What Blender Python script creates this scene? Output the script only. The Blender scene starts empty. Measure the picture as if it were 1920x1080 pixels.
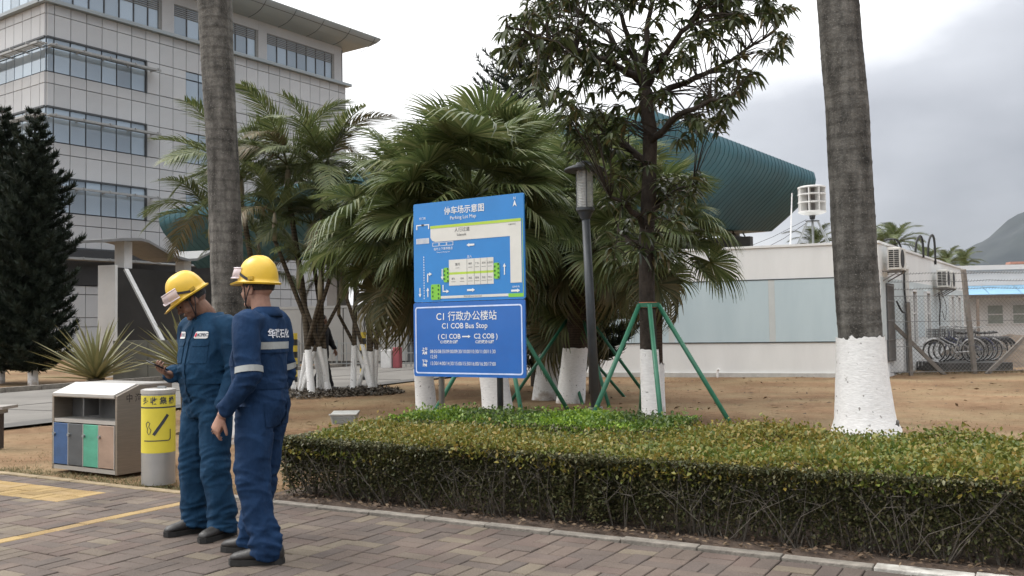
import bpy, bmesh, math, random
import numpy as np
from mathutils import Vector, Matrix, noise
from mathutils.bvhtree import BVHTree
R = math.radians
rng = np.random.default_rng(7)
random.seed(7)
scene = bpy.context.scene
col = scene.collection

# ------------------------------------------------------------------ camera
FPX, PITCH, ROLL, CAMH = 1750.0, math.atan(75/1750), R(0.86), 1.35
CAM = Vector((0, 0, CAMH))
_f = Vector((0, math.cos(PITCH), math.sin(PITCH)))
_u = Vector((0, -math.sin(PITCH), math.cos(PITCH)))
_r = Vector((1, 0, 0))
_rr = _r*math.cos(ROLL) - _u*math.sin(ROLL)
_uu = _u*math.cos(ROLL) + _r*math.sin(ROLL)
cd = bpy.data.cameras.new('camera'); cam = bpy.data.objects.new('camera', cd); col.objects.link(cam)
cd.sensor_width = 36; cd.lens = 36*FPX/1920; cd.clip_end = 12000; cd.clip_start = 0.05
cam.matrix_world = Matrix(((_rr.x, _uu.x, -_f.x, CAM.x), (_rr.y, _uu.y, -_f.y, CAM.y), (_rr.z, _uu.z, -_f.z, CAM.z), (0, 0, 0, 1)))
scene.camera = cam

# ------------------------------------------------------------------ light
SUN_EL, SUN_AZ = R(48), R(-75)          # azimuth from +Y towards +X (the sun stands to the left, behind cloud)
SUN = Vector((math.sin(SUN_AZ)*math.cos(SUN_EL), math.cos(SUN_AZ)*math.cos(SUN_EL), math.sin(SUN_EL)))
sd = bpy.data.lights.new('sun', 'SUN'); so = bpy.data.objects.new('sun', sd); col.objects.link(so)
sd.energy = 1.5; sd.angle = R(22); sd.color = (1.0, 0.965, 0.91)
so.rotation_euler = (-SUN).to_track_quat('-Z', 'Y').to_euler(); so.location = (0, 0, 60)
world = bpy.data.worlds.new('World'); scene.world = world; world.use_nodes = True
_nt = world.node_tree; _nt.nodes.clear()
def wn(t, **k):
    n = _nt.nodes.new(t)
    for a, b in k.items(): setattr(n, a, b)
    return n
wout = wn('ShaderNodeOutputWorld')
sky = wn('ShaderNodeTexSky', sky_type='NISHITA', sun_disc=False, sun_elevation=SUN_EL, sun_rotation=SUN_AZ)
bg1 = wn('ShaderNodeBackground'); bg1.inputs[1].default_value = 0.1
_nt.links.new(sky.outputs[0], bg1.inputs[0])
tc = wn('ShaderNodeTexCoord')
mp = wn('ShaderNodeMapping'); mp.inputs['Scale'].default_value = (1, 1, 2.2)
_nt.links.new(tc.outputs['Generated'], mp.inputs[0])
nz = wn('ShaderNodeTexNoise'); nz.inputs['Scale'].default_value = 2.6; nz.inputs['Detail'].default_value = 6; nz.inputs['Roughness'].default_value = 0.5
mp.inputs['Location'].default_value = (3.15, 0.4, 0.0)
_nt.links.new(mp.outputs[0], nz.inputs['Vector'])
dt = wn('ShaderNodeVectorMath', operation='DOT_PRODUCT'); dt.inputs[1].default_value = SUN
_nt.links.new(tc.outputs['Generated'], dt.inputs[0])
mc = wn('ShaderNodeMath', operation='MAXIMUM'); mc.inputs[1].default_value = -0.10
_nt.links.new(dt.outputs['Value'], mc.inputs[0])
m1 = wn('ShaderNodeMath', operation='MULTIPLY_ADD'); m1.inputs[1].default_value = 1.05; m1.inputs[2].default_value = 0.0
_nt.links.new(mc.outputs[0], m1.inputs[0])
m2 = wn('ShaderNodeMath', operation='MULTIPLY_ADD'); m2.inputs[1].default_value = 0.72
_nt.links.new(nz.outputs[0], m2.inputs[0]); _nt.links.new(m1.outputs[0], m2.inputs[2])
cr = wn('ShaderNodeValToRGB')
cr.color_ramp.elements[0].position = 0.20; cr.color_ramp.elements[0].color = (0.27, 0.283, 0.315, 1)
cr.color_ramp.elements[1].position = 0.66; cr.color_ramp.elements[1].color = (1.0, 1.0, 1.0, 1)
e = cr.color_ramp.elements.new(0.42); e.color = (0.47, 0.485, 0.52, 1)
e = cr.color_ramp.elements.new(0.55); e.color = (0.80, 0.81, 0.83, 1)
_nt.links.new(m2.outputs[0], cr.inputs[0])
sx = wn('ShaderNodeSeparateXYZ'); _nt.links.new(tc.outputs['Generated'], sx.inputs[0])
mz = wn('ShaderNodeMath', operation='MAXIMUM'); mz.inputs[1].default_value = 0.0; _nt.links.new(sx.outputs[2], mz.inputs[0])
mz2 = wn('ShaderNodeMath', operation='MULTIPLY_ADD'); mz2.inputs[1].default_value = 1.9; mz2.inputs[2].default_value = 0.72   # overcast sky: brighter overhead than at the horizon
_nt.links.new(mz.outputs[0], mz2.inputs[0])
bg2 = wn('ShaderNodeBackground'); _nt.links.new(mz2.outputs[0], bg2.inputs[1])
_nt.links.new(cr.outputs[0], bg2.inputs[0])
mx = wn('ShaderNodeMixShader'); mx.inputs[0].default_value = 0.93
_nt.links.new(bg1.outputs[0], mx.inputs[1]); _nt.links.new(bg2.outputs[0], mx.inputs[2])
_nt.links.new(mx.outputs[0], wout.inputs[0])
vs = scene.view_settings
vs.view_transform = 'Standard'; vs.look = 'None'; vs.gamma = 1.0; vs.use_curve_mapping = False; vs.exposure = 0.46
scene.cycles.max_bounces = 6; scene.cycles.transparent_max_bounces = 12; scene.cycles.volume_bounces = 0

# ------------------------------------------------------------------ pixel -> place
def ray(px, py):
    return (_f*FPX + _rr*(px-960) - _uu*(py-540)).normalized()
def at(px, py, Y):
    d = ray(px, py); return CAM + d*(Y/d.y)
def G(px, py, z=0.0):
    d = ray(px, py); return CAM + d*((z-CAMH)/d.z)
TH = R(30)
AU = Vector((math.cos(TH), -math.sin(TH), 0)); AV = Vector((math.sin(TH), math.cos(TH), 0)); AO = Vector((0, 6.29, 0))
def AB(a, b, z=0.0):
    p = AO + AU*a + AV*b; p.z = z; return p

# ------------------------------------------------------------------ materials
MATS = {}
def _new(name):
    m = bpy.data.materials.new(name); m.use_nodes = True
    return m, m.node_tree, m.node_tree.nodes['Principled BSDF']
def ln(nt, a, b): nt.links.new(a, b)
def mat(name, rgb, rough=0.6, metal=0.0, var=0.12, scale=6.0, bump=0.0, bscale=None, spec=0.5, detail=5, stretch=None, rnd=0.0, rgb2=None, coat=0.0):
    """plain procedural surface: noise-varied colour, optional per-object random tone, optional bump"""
    if name in MATS: return MATS[name]
    m, nt, b = _new(name)
    tcn = nt.nodes.new('ShaderNodeTexCoord'); src = tcn.outputs['Object']
    if stretch:
        mpn = nt.nodes.new('ShaderNodeMapping'); mpn.inputs['Scale'].default_value = stretch
        ln(nt, src, mpn.inputs[0]); src = mpn.outputs[0]
    n = nt.nodes.new('ShaderNodeTexNoise'); n.inputs['Scale'].default_value = scale; n.inputs['Detail'].default_value = detail; n.inputs['Roughness'].default_value = 0.62
    ln(nt, src, n.inputs['Vector'])
    c1 = [max(0, c*(1-var)) for c in rgb]; c2 = [min(1, c*(1+var)) for c in (rgb2 or rgb)]
    if rgb2: c1 = list(rgb); c2 = list(rgb2)
    ramp = nt.nodes.new('ShaderNodeValToRGB')
    ramp.color_ramp.elements[0].position = 0.32; ramp.color_ramp.elements[0].color = (*c1, 1)
    ramp.color_ramp.elements[1].position = 0.68; ramp.color_ramp.elements[1].color = (*c2, 1)
    ln(nt, n.outputs[0], ramp.inputs[0]); out = ramp.outputs[0]
    if rnd:
        oi = nt.nodes.new('ShaderNodeObjectInfo')
        mm = nt.nodes.new('ShaderNodeMath'); mm.operation = 'MULTIPLY_ADD'; mm.inputs[1].default_value = 2*rnd; mm.inputs[2].default_value = 1-rnd
        ln(nt, oi.outputs['Random'], mm.inputs[0])
        hs = nt.nodes.new('ShaderNodeHueSaturation'); ln(nt, mm.outputs[0], hs.inputs['Value']); ln(nt, out, hs.inputs['Color']); out = hs.outputs[0]
    ln(nt, out, b.inputs['Base Color'])
    b.inputs['Roughness'].default_value = rough; b.inputs['Metallic'].default_value = metal
    b.inputs['Specular IOR Level'].default_value = spec
    if coat: b.inputs['Coat Weight'].default_value = coat
    if bump:
        n2 = nt.nodes.new('ShaderNodeTexNoise'); n2.inputs['Scale'].default_value = bscale or scale*6; n2.inputs['Detail'].default_value = 4
        ln(nt, src, n2.inputs['Vector'])
        bp = nt.nodes.new('ShaderNodeBump'); bp.inputs['Strength'].default_value = bump; bp.inputs['Distance'].default_value = 0.02
        ln(nt, n2.outputs[0], bp.inputs['Height']); ln(nt, bp.outputs[0], b.inputs['Normal'])
    MATS[name] = m; return m
def leafmat(name, cols, trans=0.25, rough=0.45, patch=None, pscale=1.5, spec=0.35):
    """leaf: colour picked per leaf (mesh island), some light let through; patch = second colour set in broad patches"""
    if name in MATS: return MATS[name]
    m, nt, b = _new(name)
    g = nt.nodes.new('ShaderNodeNewGeometry')
    def ramp(cs):
        r = nt.nodes.new('ShaderNodeValToRGB'); r.color_ramp.interpolation = 'LINEAR'
        els = r.color_ramp.elements
        els[0].position = 0; els[0].color = (*cs[0], 1); els[1].position = 1; els[1].color = (*cs[-1], 1)
        for i, c in enumerate(cs[1:-1]): e = els.new((i+1)/(len(cs)-1)); e.color = (*c, 1)
        ln(nt, g.outputs['Random Per Island'], r.inputs[0]); return r.outputs[0]
    out = ramp(cols)
    if patch:
        o2 = ramp(patch)
        tcn = nt.nodes.new('ShaderNodeTexCoord'); n = nt.nodes.new('ShaderNodeTexNoise'); n.inputs['Scale'].default_value = pscale; n.inputs['Detail'].default_value = 3
        ln(nt, tcn.outputs['Object'], n.inputs['Vector'])
        rr = nt.nodes.new('ShaderNodeValToRGB'); rr.color_ramp.elements[0].position = 0.45; rr.color_ramp.elements[1].position = 0.66
        ln(nt, n.outputs[0], rr.inputs[0])
        mi = nt.nodes.new('ShaderNodeMix'); mi.data_type = 'RGBA'
        ln(nt, rr.outputs[0], mi.inputs['Factor']); ln(nt, out, mi.inputs['A']); ln(nt, o2, mi.inputs['B']); out = mi.outputs['Result']
    ln(nt, out, b.inputs['Base Color']); b.inputs['Roughness'].default_value = rough; b.inputs['Specular IOR Level'].default_value = spec
    t = nt.nodes.new('ShaderNodeBsdfTranslucent'); ln(nt, out, t.inputs[0])
    ms = nt.nodes.new('ShaderNodeMixShader'); ms.inputs[0].default_value = trans
    o = nt.nodes['Material Output']
    ln(nt, b.outputs[0], ms.inputs[1]); ln(nt, t.outputs[0], ms.inputs[2]); ln(nt, ms.outputs[0], o.inputs[0])
    MATS[name] = m; return m
def glassmat(name, rgb, alpha=0.25, rough=0.08):
    if name in MATS: return MATS[name]
    m, nt, b = _new(name)
    b.inputs['Base Color'].default_value = (*rgb, 1); b.inputs['Roughness'].default_value = rough
    t = nt.nodes.new('ShaderNodeBsdfTransparent'); ms = nt.nodes.new('ShaderNodeMixShader'); ms.inputs[0].default_value = alpha
    ln(nt, t.outputs[0], ms.inputs[1]); ln(nt, b.outputs[0], ms.inputs[2]); ln(nt, ms.outputs[0], nt.nodes['Material Output'].inputs[0])
    MATS[name] = m; return m

# ------------------------------------------------------------------ meshes and objects
def tag(o, label=None, cat=None, group=None, kind=None):
    if label: o['label'] = label
    if cat: o['category'] = cat
    if group: o['group'] = group
    if kind: o['kind'] = kind
    return o
def empty(name, loc, label=None, cat=None, group=None, rz=0.0):
    o = bpy.data.objects.new(name, None); col.objects.link(o); o.location = loc; o.rotation_euler = (0, 0, rz)
    o.empty_display_size = 0.2
    return tag(o, label, cat, group)
def basis(o):
    return Matrix.LocRotScale(o.location, o.rotation_euler.to_quaternion() if o.rotation_mode != 'QUATERNION' else o.rotation_quaternion, o.scale)
def wmat(o):
    m = basis(o)
    return wmat(o.parent) @ o.matrix_parent_inverse @ m if o.parent else m
def attach(o, parent, world=True):
    if parent is not None:
        o.parent = parent
        if world: o.matrix_parent_inverse = wmat(parent).inverted()
    return o
def link_mesh(name, me, m, parent=None, world=True, smooth=False):
    o = bpy.data.objects.new(name, me); col.objects.link(o)
    if m is not None and not len(me.materials):
        for q in (m if isinstance(m, (list, tuple)) else [m]): me.materials.append(q)
    if smooth: me.shade_smooth()
    return attach(o, parent, world)
def npmesh(name, V, F):
    """V (n,3) array, F (m,k) array of equal-size faces"""
    me = bpy.data.meshes.new(name); V = np.asarray(V, dtype=np.float32).reshape(-1, 3); F = np.asarray(F, dtype=np.int32)
    k = F.shape[1]; n = len(F)
    me.vertices.add(len(V)); me.vertices.foreach_set('co', V.ravel())
    me.loops.add(n*k); me.loops.foreach_set('vertex_index', F.ravel())
    me.polygons.add(n); me.polygons.foreach_set('loop_start', np.arange(0, n*k, k, dtype=np.int32))
    me.update(calc_edges=True)
    return me
class MB:
    def __init__(s): s.v = []; s.f = []; s.mi = []; s.cur = 0
    def face(s, *ids): s.f.append(ids); s.mi.append(s.cur)
    def add(s, vs, fs):
        o = len(s.v); s.v += [tuple(p) for p in vs]
        for f in fs: s.f.append(tuple(i+o for i in f)); s.mi.append(s.cur)
        return s
    def quad(s, a, b, c, d): return s.add([a, b, c, d], [(0, 1, 2, 3)])
    def poly(s, pts): return s.add(pts, [tuple(range(len(pts)))])
    def obox(s, c, ax, ay, az):
        """box from centre and three half-axis vectors"""
        c = Vector(c); ax = Vector(ax); ay = Vector(ay); az = Vector(az)
        vs = [c+ax*i+ay*j+az*k for i in (-1, 1) for j in (-1, 1) for k in (-1, 1)]
        return s.add(vs, [(0, 1, 3, 2), (4, 6, 7, 5), (0, 4, 5, 1), (2, 3, 7, 6), (0, 2, 6, 4), (1, 5, 7, 3)])
    def box(s, lo, hi):
        c = [(a+b)/2 for a, b in zip(lo, hi)]; h = [(b-a)/2 for a, b in zip(lo, hi)]
        return s.obox(c, (h[0], 0, 0), (0, h[1], 0), (0, 0, h[2]))
    def bar(s, a, b, w, d=None, up=(0, 0, 1)):
        """rectangular bar a->b, w wide, d deep"""
        a = Vector(a); b = Vector(b); t = (b-a); L = t.length; t.normalize(); up = Vector(up)
        if abs(t.dot(up)) > 0.98: up = Vector((0, 1, 0))
        x = t.cross(up).normalized(); y = x.cross(t)
        return s.obox((a+b)/2, t*L/2, x*w/2, y*(d or w)/2)
    def tube(s, pts, rad, n=8, cap=True):
        pts = [Vector(p) for p in pts]; k = len(pts)
        if not isinstance(rad, (list, tuple)): rad = [rad]*k
        o = len(s.v); prev = None
        for i, p in enumerate(pts):
            t = (pts[min(i+1, k-1)]-pts[max(i-1, 0)])
            if t.length < 1e-9: t = Vector((0, 0, 1))
            t.normalize()
            if prev is None:
                x = t.orthogonal().normalized() if abs(t.z) < 0.99 else Vector((1, 0, 0))
            else:
                x = prev-t*prev.dot(t)
                x = x.normalized() if x.length > 1e-6 else t.orthogonal().normalized()
            prev = x; y = t.cross(x)
            for j in range(n):
                a = 2*math.pi*j/n; s.v.append(tuple(p+(x*math.cos(a)+y*math.sin(a))*rad[i]))
        for i in range(k-1):
            for j in range(n):
                s.f.append((o+i*n+j, o+i*n+(j+1) % n, o+(i+1)*n+(j+1) % n, o+(i+1)*n+j)); s.mi.append(s.cur)
        if cap:
            s.f.append(tuple(o+j for j in reversed(range(n)))); s.mi.append(s.cur)
            s.f.append(tuple(o+(k-1)*n+j for j in range(n))); s.mi.append(s.cur)
        return s
    def lathe(s, c, prof, n=24, cap=True, jit=0.0):
        """prof = [(radius, z)]"""
        c = Vector(c); o = len(s.v); k = len(prof)
        for r, z in prof:
            for j in range(n):
                a = 2*math.pi*j/n; q = r*(1+jit*random.uniform(-1, 1)); s.v.append((c.x+q*math.cos(a), c.y+q*math.sin(a), c.z+z))
        for i in range(k-1):
            for j in range(n):
                s.f.append((o+i*n+j, o+i*n+(j+1) % n, o+(i+1)*n+(j+1) % n, o+(i+1)*n+j)); s.mi.append(s.cur)
        if cap:
            s.f.append(tuple(o+j for j in reversed(range(n)))); s.mi.append(s.cur)
            s.f.append(tuple(o+(k-1)*n+j for j in range(n))); s.mi.append(s.cur)
        return s
    def prism(s, pts, ext):
        """closed polygon pts swept by vector ext"""
        ext = Vector(ext); n = len(pts); vs = [Vector(p) for p in pts]; vs2 = [p+ext for p in vs]
        fs = [tuple(reversed(range(n))), tuple(range(n, 2*n))]+[(i, (i+1) % n, n+(i+1) % n, n+i) for i in range(n)]
        return s.add(vs+vs2, fs)
    def grid(s, rows):
        """rows of points -> quad sheet"""
        o = len(s.v); n = len(rows[0])
        for r in rows: s.v += [tuple(p) for p in r]
        for i in range(len(rows)-1):
            for j in range(n-1):
                s.f.append((o+i*n+j, o+i*n+j+1, o+(i+1)*n+j+1, o+(i+1)*n+j)); s.mi.append(s.cur)
        return s
    def mesh(s, name, fixn=True):
        me = bpy.data.meshes.new(name); me.from_pydata(s.v, [], s.f)
        if any(s.mi): me.polygons.foreach_set('material_index', s.mi)
        if fixn:
            bm = bmesh.new(); bm.from_mesh(me); bmesh.ops.recalc_face_normals(bm, faces=bm.faces); bm.to_mesh(me); bm.free()
        me.update(); return me
    def build(s, name, m, parent=None, world=True, smooth=False, bevel=0.0, label=None):
        o = link_mesh(name, s.mesh(name), m, parent, world, smooth)
        if bevel:
            md = o.modifiers.new('bevel', 'BEVEL'); md.width = bevel; md.segments = 2; md.limit_method = 'ANGLE'; md.angle_limit = R(40)
        if label: o['label'] = label
        return o
def autosmooth(o, ang=40):
    me = o.data; me.shade_smooth()
    try: me.set_sharp_from_angle(angle=R(ang))
    except Exception: pass
    return o
def copy_tree(o, parent=None):
    c = o.copy(); col.objects.link(c)
    if parent is not None: c.parent = parent
    for ch in list(o.children): copy_tree(ch, c)
    return c
# writing: outline text turned into flat faces
_fc = None
def text_geo(body, size=1.0, align='CENTER', bold=0.0, xs=1.0):
    cu = bpy.data.curves.new('txt', 'FONT'); cu.body = body; cu.size = size; cu.align_x = align; cu.align_y = 'CENTER'; cu.offset = bold
    cu.resolution_u = 3
    ob = bpy.data.objects.new('txt', cu); me = ob.to_mesh()
    V = np.array([v.co[:] for v in me.vertices]) if len(me.vertices) else np.zeros((0, 3))
    F = [tuple(p.vertices) for p in me.polygons]
    ob.to_mesh_clear(); bpy.data.objects.remove(ob); bpy.data.curves.remove(cu)
    if len(V): V[:, 0] *= xs
    return V, F
# ================================================================== the setting
def groundmat():
    m, nt, b = _new('dry_lawn')
    tcn = nt.nodes.new('ShaderNodeTexCoord')
    def nse(s, d=6, r=0.65):
        n = nt.nodes.new('ShaderNodeTexNoise'); n.inputs['Scale'].default_value = s; n.inputs['Detail'].default_value = d; n.inputs['Roughness'].default_value = r
        ln(nt, tcn.outputs['Object'], n.inputs['Vector']); return n.outputs[0]
    def rmp(src, stops):
        r = nt.nodes.new('ShaderNodeValToRGB'); els = r.color_ramp.elements
        els[0].position, els[0].color = stops[0][0], (*stops[0][1], 1); els[1].position, els[1].color = stops[-1][0], (*stops[-1][1], 1)
        for p, c in stops[1:-1]: e = els.new(p); e.color = (*c, 1)
        ln(nt, src, r.inputs[0]); return r.outputs[0]
    def mix(f, a, c):
        mi = nt.nodes.new('ShaderNodeMix'); mi.data_type = 'RGBA'
        ln(nt, f, mi.inputs['Factor']); ln(nt, a, mi.inputs['A']); ln(nt, c, mi.inputs['B']); return mi.outputs['Result']
    soil = rmp(nse(9), [(0.3, (0.155, 0.094, 0.053)), (0.5, (0.215, 0.135, 0.078)), (0.7, (0.26, 0.172, 0.105))])
    straw = rmp(nse(30), [(0.3, (0.145, 0.115, 0.065)), (0.7, (0.27, 0.21, 0.125))])
    f = rmp(nse(0.55, 6), [(0.42, (0, 0, 0)), (0.66, (0.85, 0.85, 0.85))])
    c = mix(f, soil, straw)
    speck = rmp(nse(70, 2), [(0.62, (0, 0, 0)), (0.74, (0.35, 0.35, 0.35))])
    dark = rmp(nse(3), [(0.0, (0.11, 0.065, 0.035)), (1.0, (0.15, 0.09, 0.05))])
    c = mix(speck, c, dark)
    damp = rmp(nse(0.28, 4), [(0.38, (0.62, 0.60, 0.58)), (0.6, (1.05, 1.05, 1.05))])
    mu = nt.nodes.new('ShaderNodeMix'); mu.data_type = 'RGBA'; mu.blend_type = 'MULTIPLY'; mu.inputs['Factor'].default_value = 1
    ln(nt, c, mu.inputs['A']); ln(nt, damp, mu.inputs['B']); c = mu.outputs['Result']
    ln(nt, c, b.inputs['Base Color']); b.inputs['Roughness'].default_value = 0.95; b.inputs['Specular IOR Level'].default_value = 0.1
    bp = nt.nodes.new('ShaderNodeBump'); bp.inputs['Strength'].default_value = 0.6; bp.inputs['Distance'].default_value = 0.03
    ln(nt, nse(26), bp.inputs['Height']); ln(nt, bp.outputs[0], b.inputs['Normal'])
    return m
M_lawn = groundmat()
xs = np.sinh(np.linspace(-1, 1, 161)*7.2)/np.sinh(7.2)*3000
V = []
for y in xs:
    for x in xs:
        yy = y+14
        bb = 0.5*x+0.866*(yy-6.29)
        dd = math.hypot(x, yy-14)
        z = -0.02
        if bb > 0.15 and dd < 60: z += 0.035*noise.noise((x*0.35, yy*0.35, 0))-0.012+0.012*noise.noise((x*1.7, yy*1.7, 3))
        if bb <= 0.15: z = -0.05
        V.append((x, yy, min(z, -0.004)))
n = len(xs); I = np.arange(n*n).reshape(n, n)
F = np.stack([I[:-1, :-1], I[:-1, 1:], I[1:, 1:], I[1:, :-1]], -1).reshape(-1, 4)
o = link_mesh('ground', npmesh('ground', V, F), M_lawn, smooth=True); tag(o, kind='structure')

# road running off behind the lawn
M_road = mat('road_concrete', (0.115, 0.107, 0.096), 0.9, var=0.16, scale=0.9, bump=0.25, bscale=40, rgb2=(0.17, 0.158, 0.142))
M_gutter = mat('gutter', (0.085, 0.08, 0.074), 0.9, var=0.2, scale=3, bump=0.3, bscale=50)
RD = Vector((0.408, 0.913, 0)).normalized(); RN = Vector((-RD.y, RD.x, 0)); RP = Vector((-7.35, 14.1, 0))
def road(t, s, z=0.0):
    p = RP + RD*t + RN*s; p.z = z; return p
mb = MB(); mb.grid([[road(t, s, 0.0) for s in (0.55, 3, 5, 7.6)] for t in range(-30, 61, 10)])
o = mb.build('road', M_road); tag(o, kind='structure')
mb = MB(); mb.grid([[road(t, s, 0.004) for s in (-0.05, 0.55)] for t in range(-30, 61, 10)])
o = mb.build('gutter_strip', M_gutter); tag(o, kind='structure')
M_kerb = mat('kerb_stone', (0.19, 0.17, 0.145), 0.9, var=0.3, scale=9, bump=0.4, bscale=60, rnd=0.12)
far = MB().obox((0, 0, 0), RD*0.49, RN*0.07, (0, 0, 0.08)).mesh('kerb_stone')
rk = empty('road_kerb', road(0, 7.7)); tag(rk, kind='structure')
for k in range(-6, 46):
    c = link_mesh('kerb_stone', far, M_kerb, rk); c.location = road(k, 7.7, 0.035)
# joints in the road slab
M_joint = mat('road_joint', (0.07, 0.065, 0.06), 0.9)
mb = MB()
for t in (2, 7, 12, 17, 22): mb.obox(road(t, 4.05, 0.004), RN*3.4, RD*0.012, (0, 0, 0.002))
mb.obox(road(8, 3.6, 0.004), RD*18, RN*0.012, (0, 0, 0.002))
o = mb.build('road_joint', M_joint); tag(o, kind='structure')

# ---- paving bricks in basket weave
def brickmat(name, island, cols):
    m, nt, b = _new(name)
    if island: g = nt.nodes.new('ShaderNodeNewGeometry'); src = g.outputs['Random Per Island']
    else: g = nt.nodes.new('ShaderNodeObjectInfo'); src = g.outputs['Random']
    r = nt.nodes.new('ShaderNodeValToRGB'); els = r.color_ramp.elements; r.color_ramp.interpolation = 'CONSTANT'
    els[0].position = 0; els[0].color = (*cols[0], 1); els[1].position = 1-1/len(cols); els[1].color = (*cols[-1], 1)
    for i, c in enumerate(cols[1:-1]): e = els.new((i+1)/len(cols)); e.color = (*c, 1)
    ln(nt, src, r.inputs[0])
    g2 = nt.nodes.new('ShaderNodeNewGeometry')
    n = nt.nodes.new('ShaderNodeTexNoise'); n.inputs['Scale'].default_value = 110; n.inputs['Detail'].default_value = 3
    ln(nt, g2.outputs['Position'], n.inputs['Vector'])
    n2 = nt.nodes.new('ShaderNodeTexNoise'); n2.inputs['Scale'].default_value = 2.3; n2.inputs['Detail'].default_value = 6
    ln(nt, g2.outputs['Position'], n2.inputs['Vector'])
    ad = nt.nodes.new('ShaderNodeMath'); ad.operation = 'ADD'; ln(nt, n.outputs[0], ad.inputs[0]); ln(nt, n2.outputs[0], ad.inputs[1])
    mr = nt.nodes.new('ShaderNodeMapRange'); mr.inputs['From Min'].default_value = 0.6; mr.inputs['From Max'].default_value = 1.4; mr.inputs['To Min'].default_value = 0.58; mr.inputs['To Max'].default_value = 1.38
    ln(nt, ad.outputs[0], mr.inputs[0])
    hs = nt.nodes.new('ShaderNodeHueSaturation'); ln(nt, mr.outputs[0], hs.inputs['Value']); ln(nt, r.outputs[0], hs.inputs['Color'])
    ln(nt, hs.outputs[0], b.inputs['Base Color']); b.inputs['Roughness'].default_value = 0.88; b.inputs['Specular IOR Level'].default_value = 0.25
    bp = nt.nodes.new('ShaderNodeBump'); bp.inputs['Strength'].default_value = 0.5; bp.inputs['Distance'].default_value = 0.006
    ln(nt, n.outputs[0], bp.inputs['Height']); ln(nt, bp.outputs[0], b.inputs['Normal'])
    return m
BC = [(0.110, 0.086, 0.074), (0.100, 0.080, 0.070), (0.122, 0.096, 0.080), (0.148, 0.122, 0.092), (0.105, 0.084, 0.072), (0.116, 0.087, 0.074), (0.134, 0.108, 0.086), (0.096, 0.078, 0.068), (0.122, 0.094, 0.078)]
YC = [(0.281, 0.191, 0.078), (0.312, 0.218, 0.098), (0.257, 0.176, 0.078), (0.296, 0.207, 0.101)]
MB_o, MB_i = brickmat('paving_brick', False, BC), brickmat('paving_brick_joined', True, BC)
MY_o, MY_i = brickmat('yellow_paving_brick', False, YC), brickmat('yellow_paving_brick_joined', True, YC)
def brick_geo(l, w, h=0.045, bv=0.004):
    x, y = l/2, w/2
    vs = [(-x, -y, -h), (x, -y, -h), (x, y, -h), (-x, y, -h), (-x, -y, -bv), (x, -y, -bv), (x, y, -bv), (-x, y, -bv),
          (-x+bv, -y+bv, 0), (x-bv, -y+bv, 0), (x-bv, y-bv, 0), (-x+bv, y-bv, 0)]
    fs = []
    for o in (0, 4): fs += [(o+i, o+(i+1) % 4, o+4+(i+1) % 4, o+4+i) for i in range(4)]
    return vs, fs+[(8, 9, 10, 11)]
BL, BW, SQ = 0.224, 0.109, 0.23
bricks = []     # (a, b, turned, yellow)
def weave(i0, i1, a0, sgn):
    for i in range(i0, i1):
        for j in range(0, 20):
            ca = a0+sgn*(i+0.5)*SQ; cb = -0.012-(j+0.5)*SQ
            yel = sgn < 0 and i >= 4 and j in (1, 2)
            for q in (-1, 1):
                if (i+j) % 2: bricks.append((ca+q*SQ/4, cb, True, yel))
                else: bricks.append((ca, cb+q*SQ/4, False, yel))
weave(0, 32, -2.8425, 1); weave(0, 24, -2.9575, -1)
for j in range(20): bricks.append((-2.9, -0.012-(j+0.5)*SQ, True, True))
def vis(p):
    d = p-CAM; z = d.dot(_f)
    if z < 0.3: return None
    x = 960+FPX*d.dot(_rr)/z; y = 540-FPX*d.dot(_uu)/z
    return (x, y, z)
def inview(p, mrg=60):
    v = vis(p); return v is not None and -mrg < v[0] < 1920+mrg and -mrg < v[1] < 1080+mrg
M_bed = mat('joint_sand', (0.085, 0.068, 0.052), 0.95, var=0.3, scale=30)
pts = [AB(-14, 0.02, -0.016), AB(9, 0.02, -0.016), AB(9, -9, -0.016), AB(-14, -9, -0.016)]
pave = MB().poly(pts).build('pavement', M_bed); tag(pave, kind='structure')
order = sorted(bricks, key=lambda q: vis(AB(q[0], q[1]))[2] if inview(AB(q[0], q[1])) else 99)
bv, bf = brick_geo(BL, BW)
bmeA = bpy.data.meshes.new('brick'); bmeA.from_pydata(bv, [], bf); bmeA.materials.append(MB_o)
bmeY = bpy.data.meshes.new('yellow_brick'); bmeY.from_pydata(bv, [], bf); bmeY.materials.append(MY_o)
restV = {False: [], True: []}; restF = {False: [], True: []}
for k, (a, b, turned, yel) in enumerate(order):
    p = AB(a, b, random.uniform(-0.0035, 0.002)); rz = -TH+(math.pi/2 if turned else 0)+random.uniform(-0.008, 0.008)
    rx, ry = random.uniform(-.008, .008), random.uniform(-.008, .008)
    if k < 299:
        o = bpy.data.objects.new('brick', bmeY if yel else bmeA); col.objects.link(o); o.parent = pave
        o.location = p; o.rotation_euler = (rx, ry, rz)
    else:
        mtx = Matrix.LocRotScale(p, Matrix.Rotation(rz, 3, 'Z').to_quaternion(), None)
        o_ = len(restV[yel]); restV[yel] += [tuple(mtx @ Vector(v)) for v in bv]; restF[yel] += [tuple(i+o_ for i in f) for f in bf]
for yel in (False, True):
    me = bpy.data.meshes.new('brick_field'); me.from_pydata(restV[yel], [], restF[yel])
    o = link_mesh('yellow_brick_field' if yel else 'brick_field', me, MY_i if yel else MB_i, pave); tag(o, kind='stuff')
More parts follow.
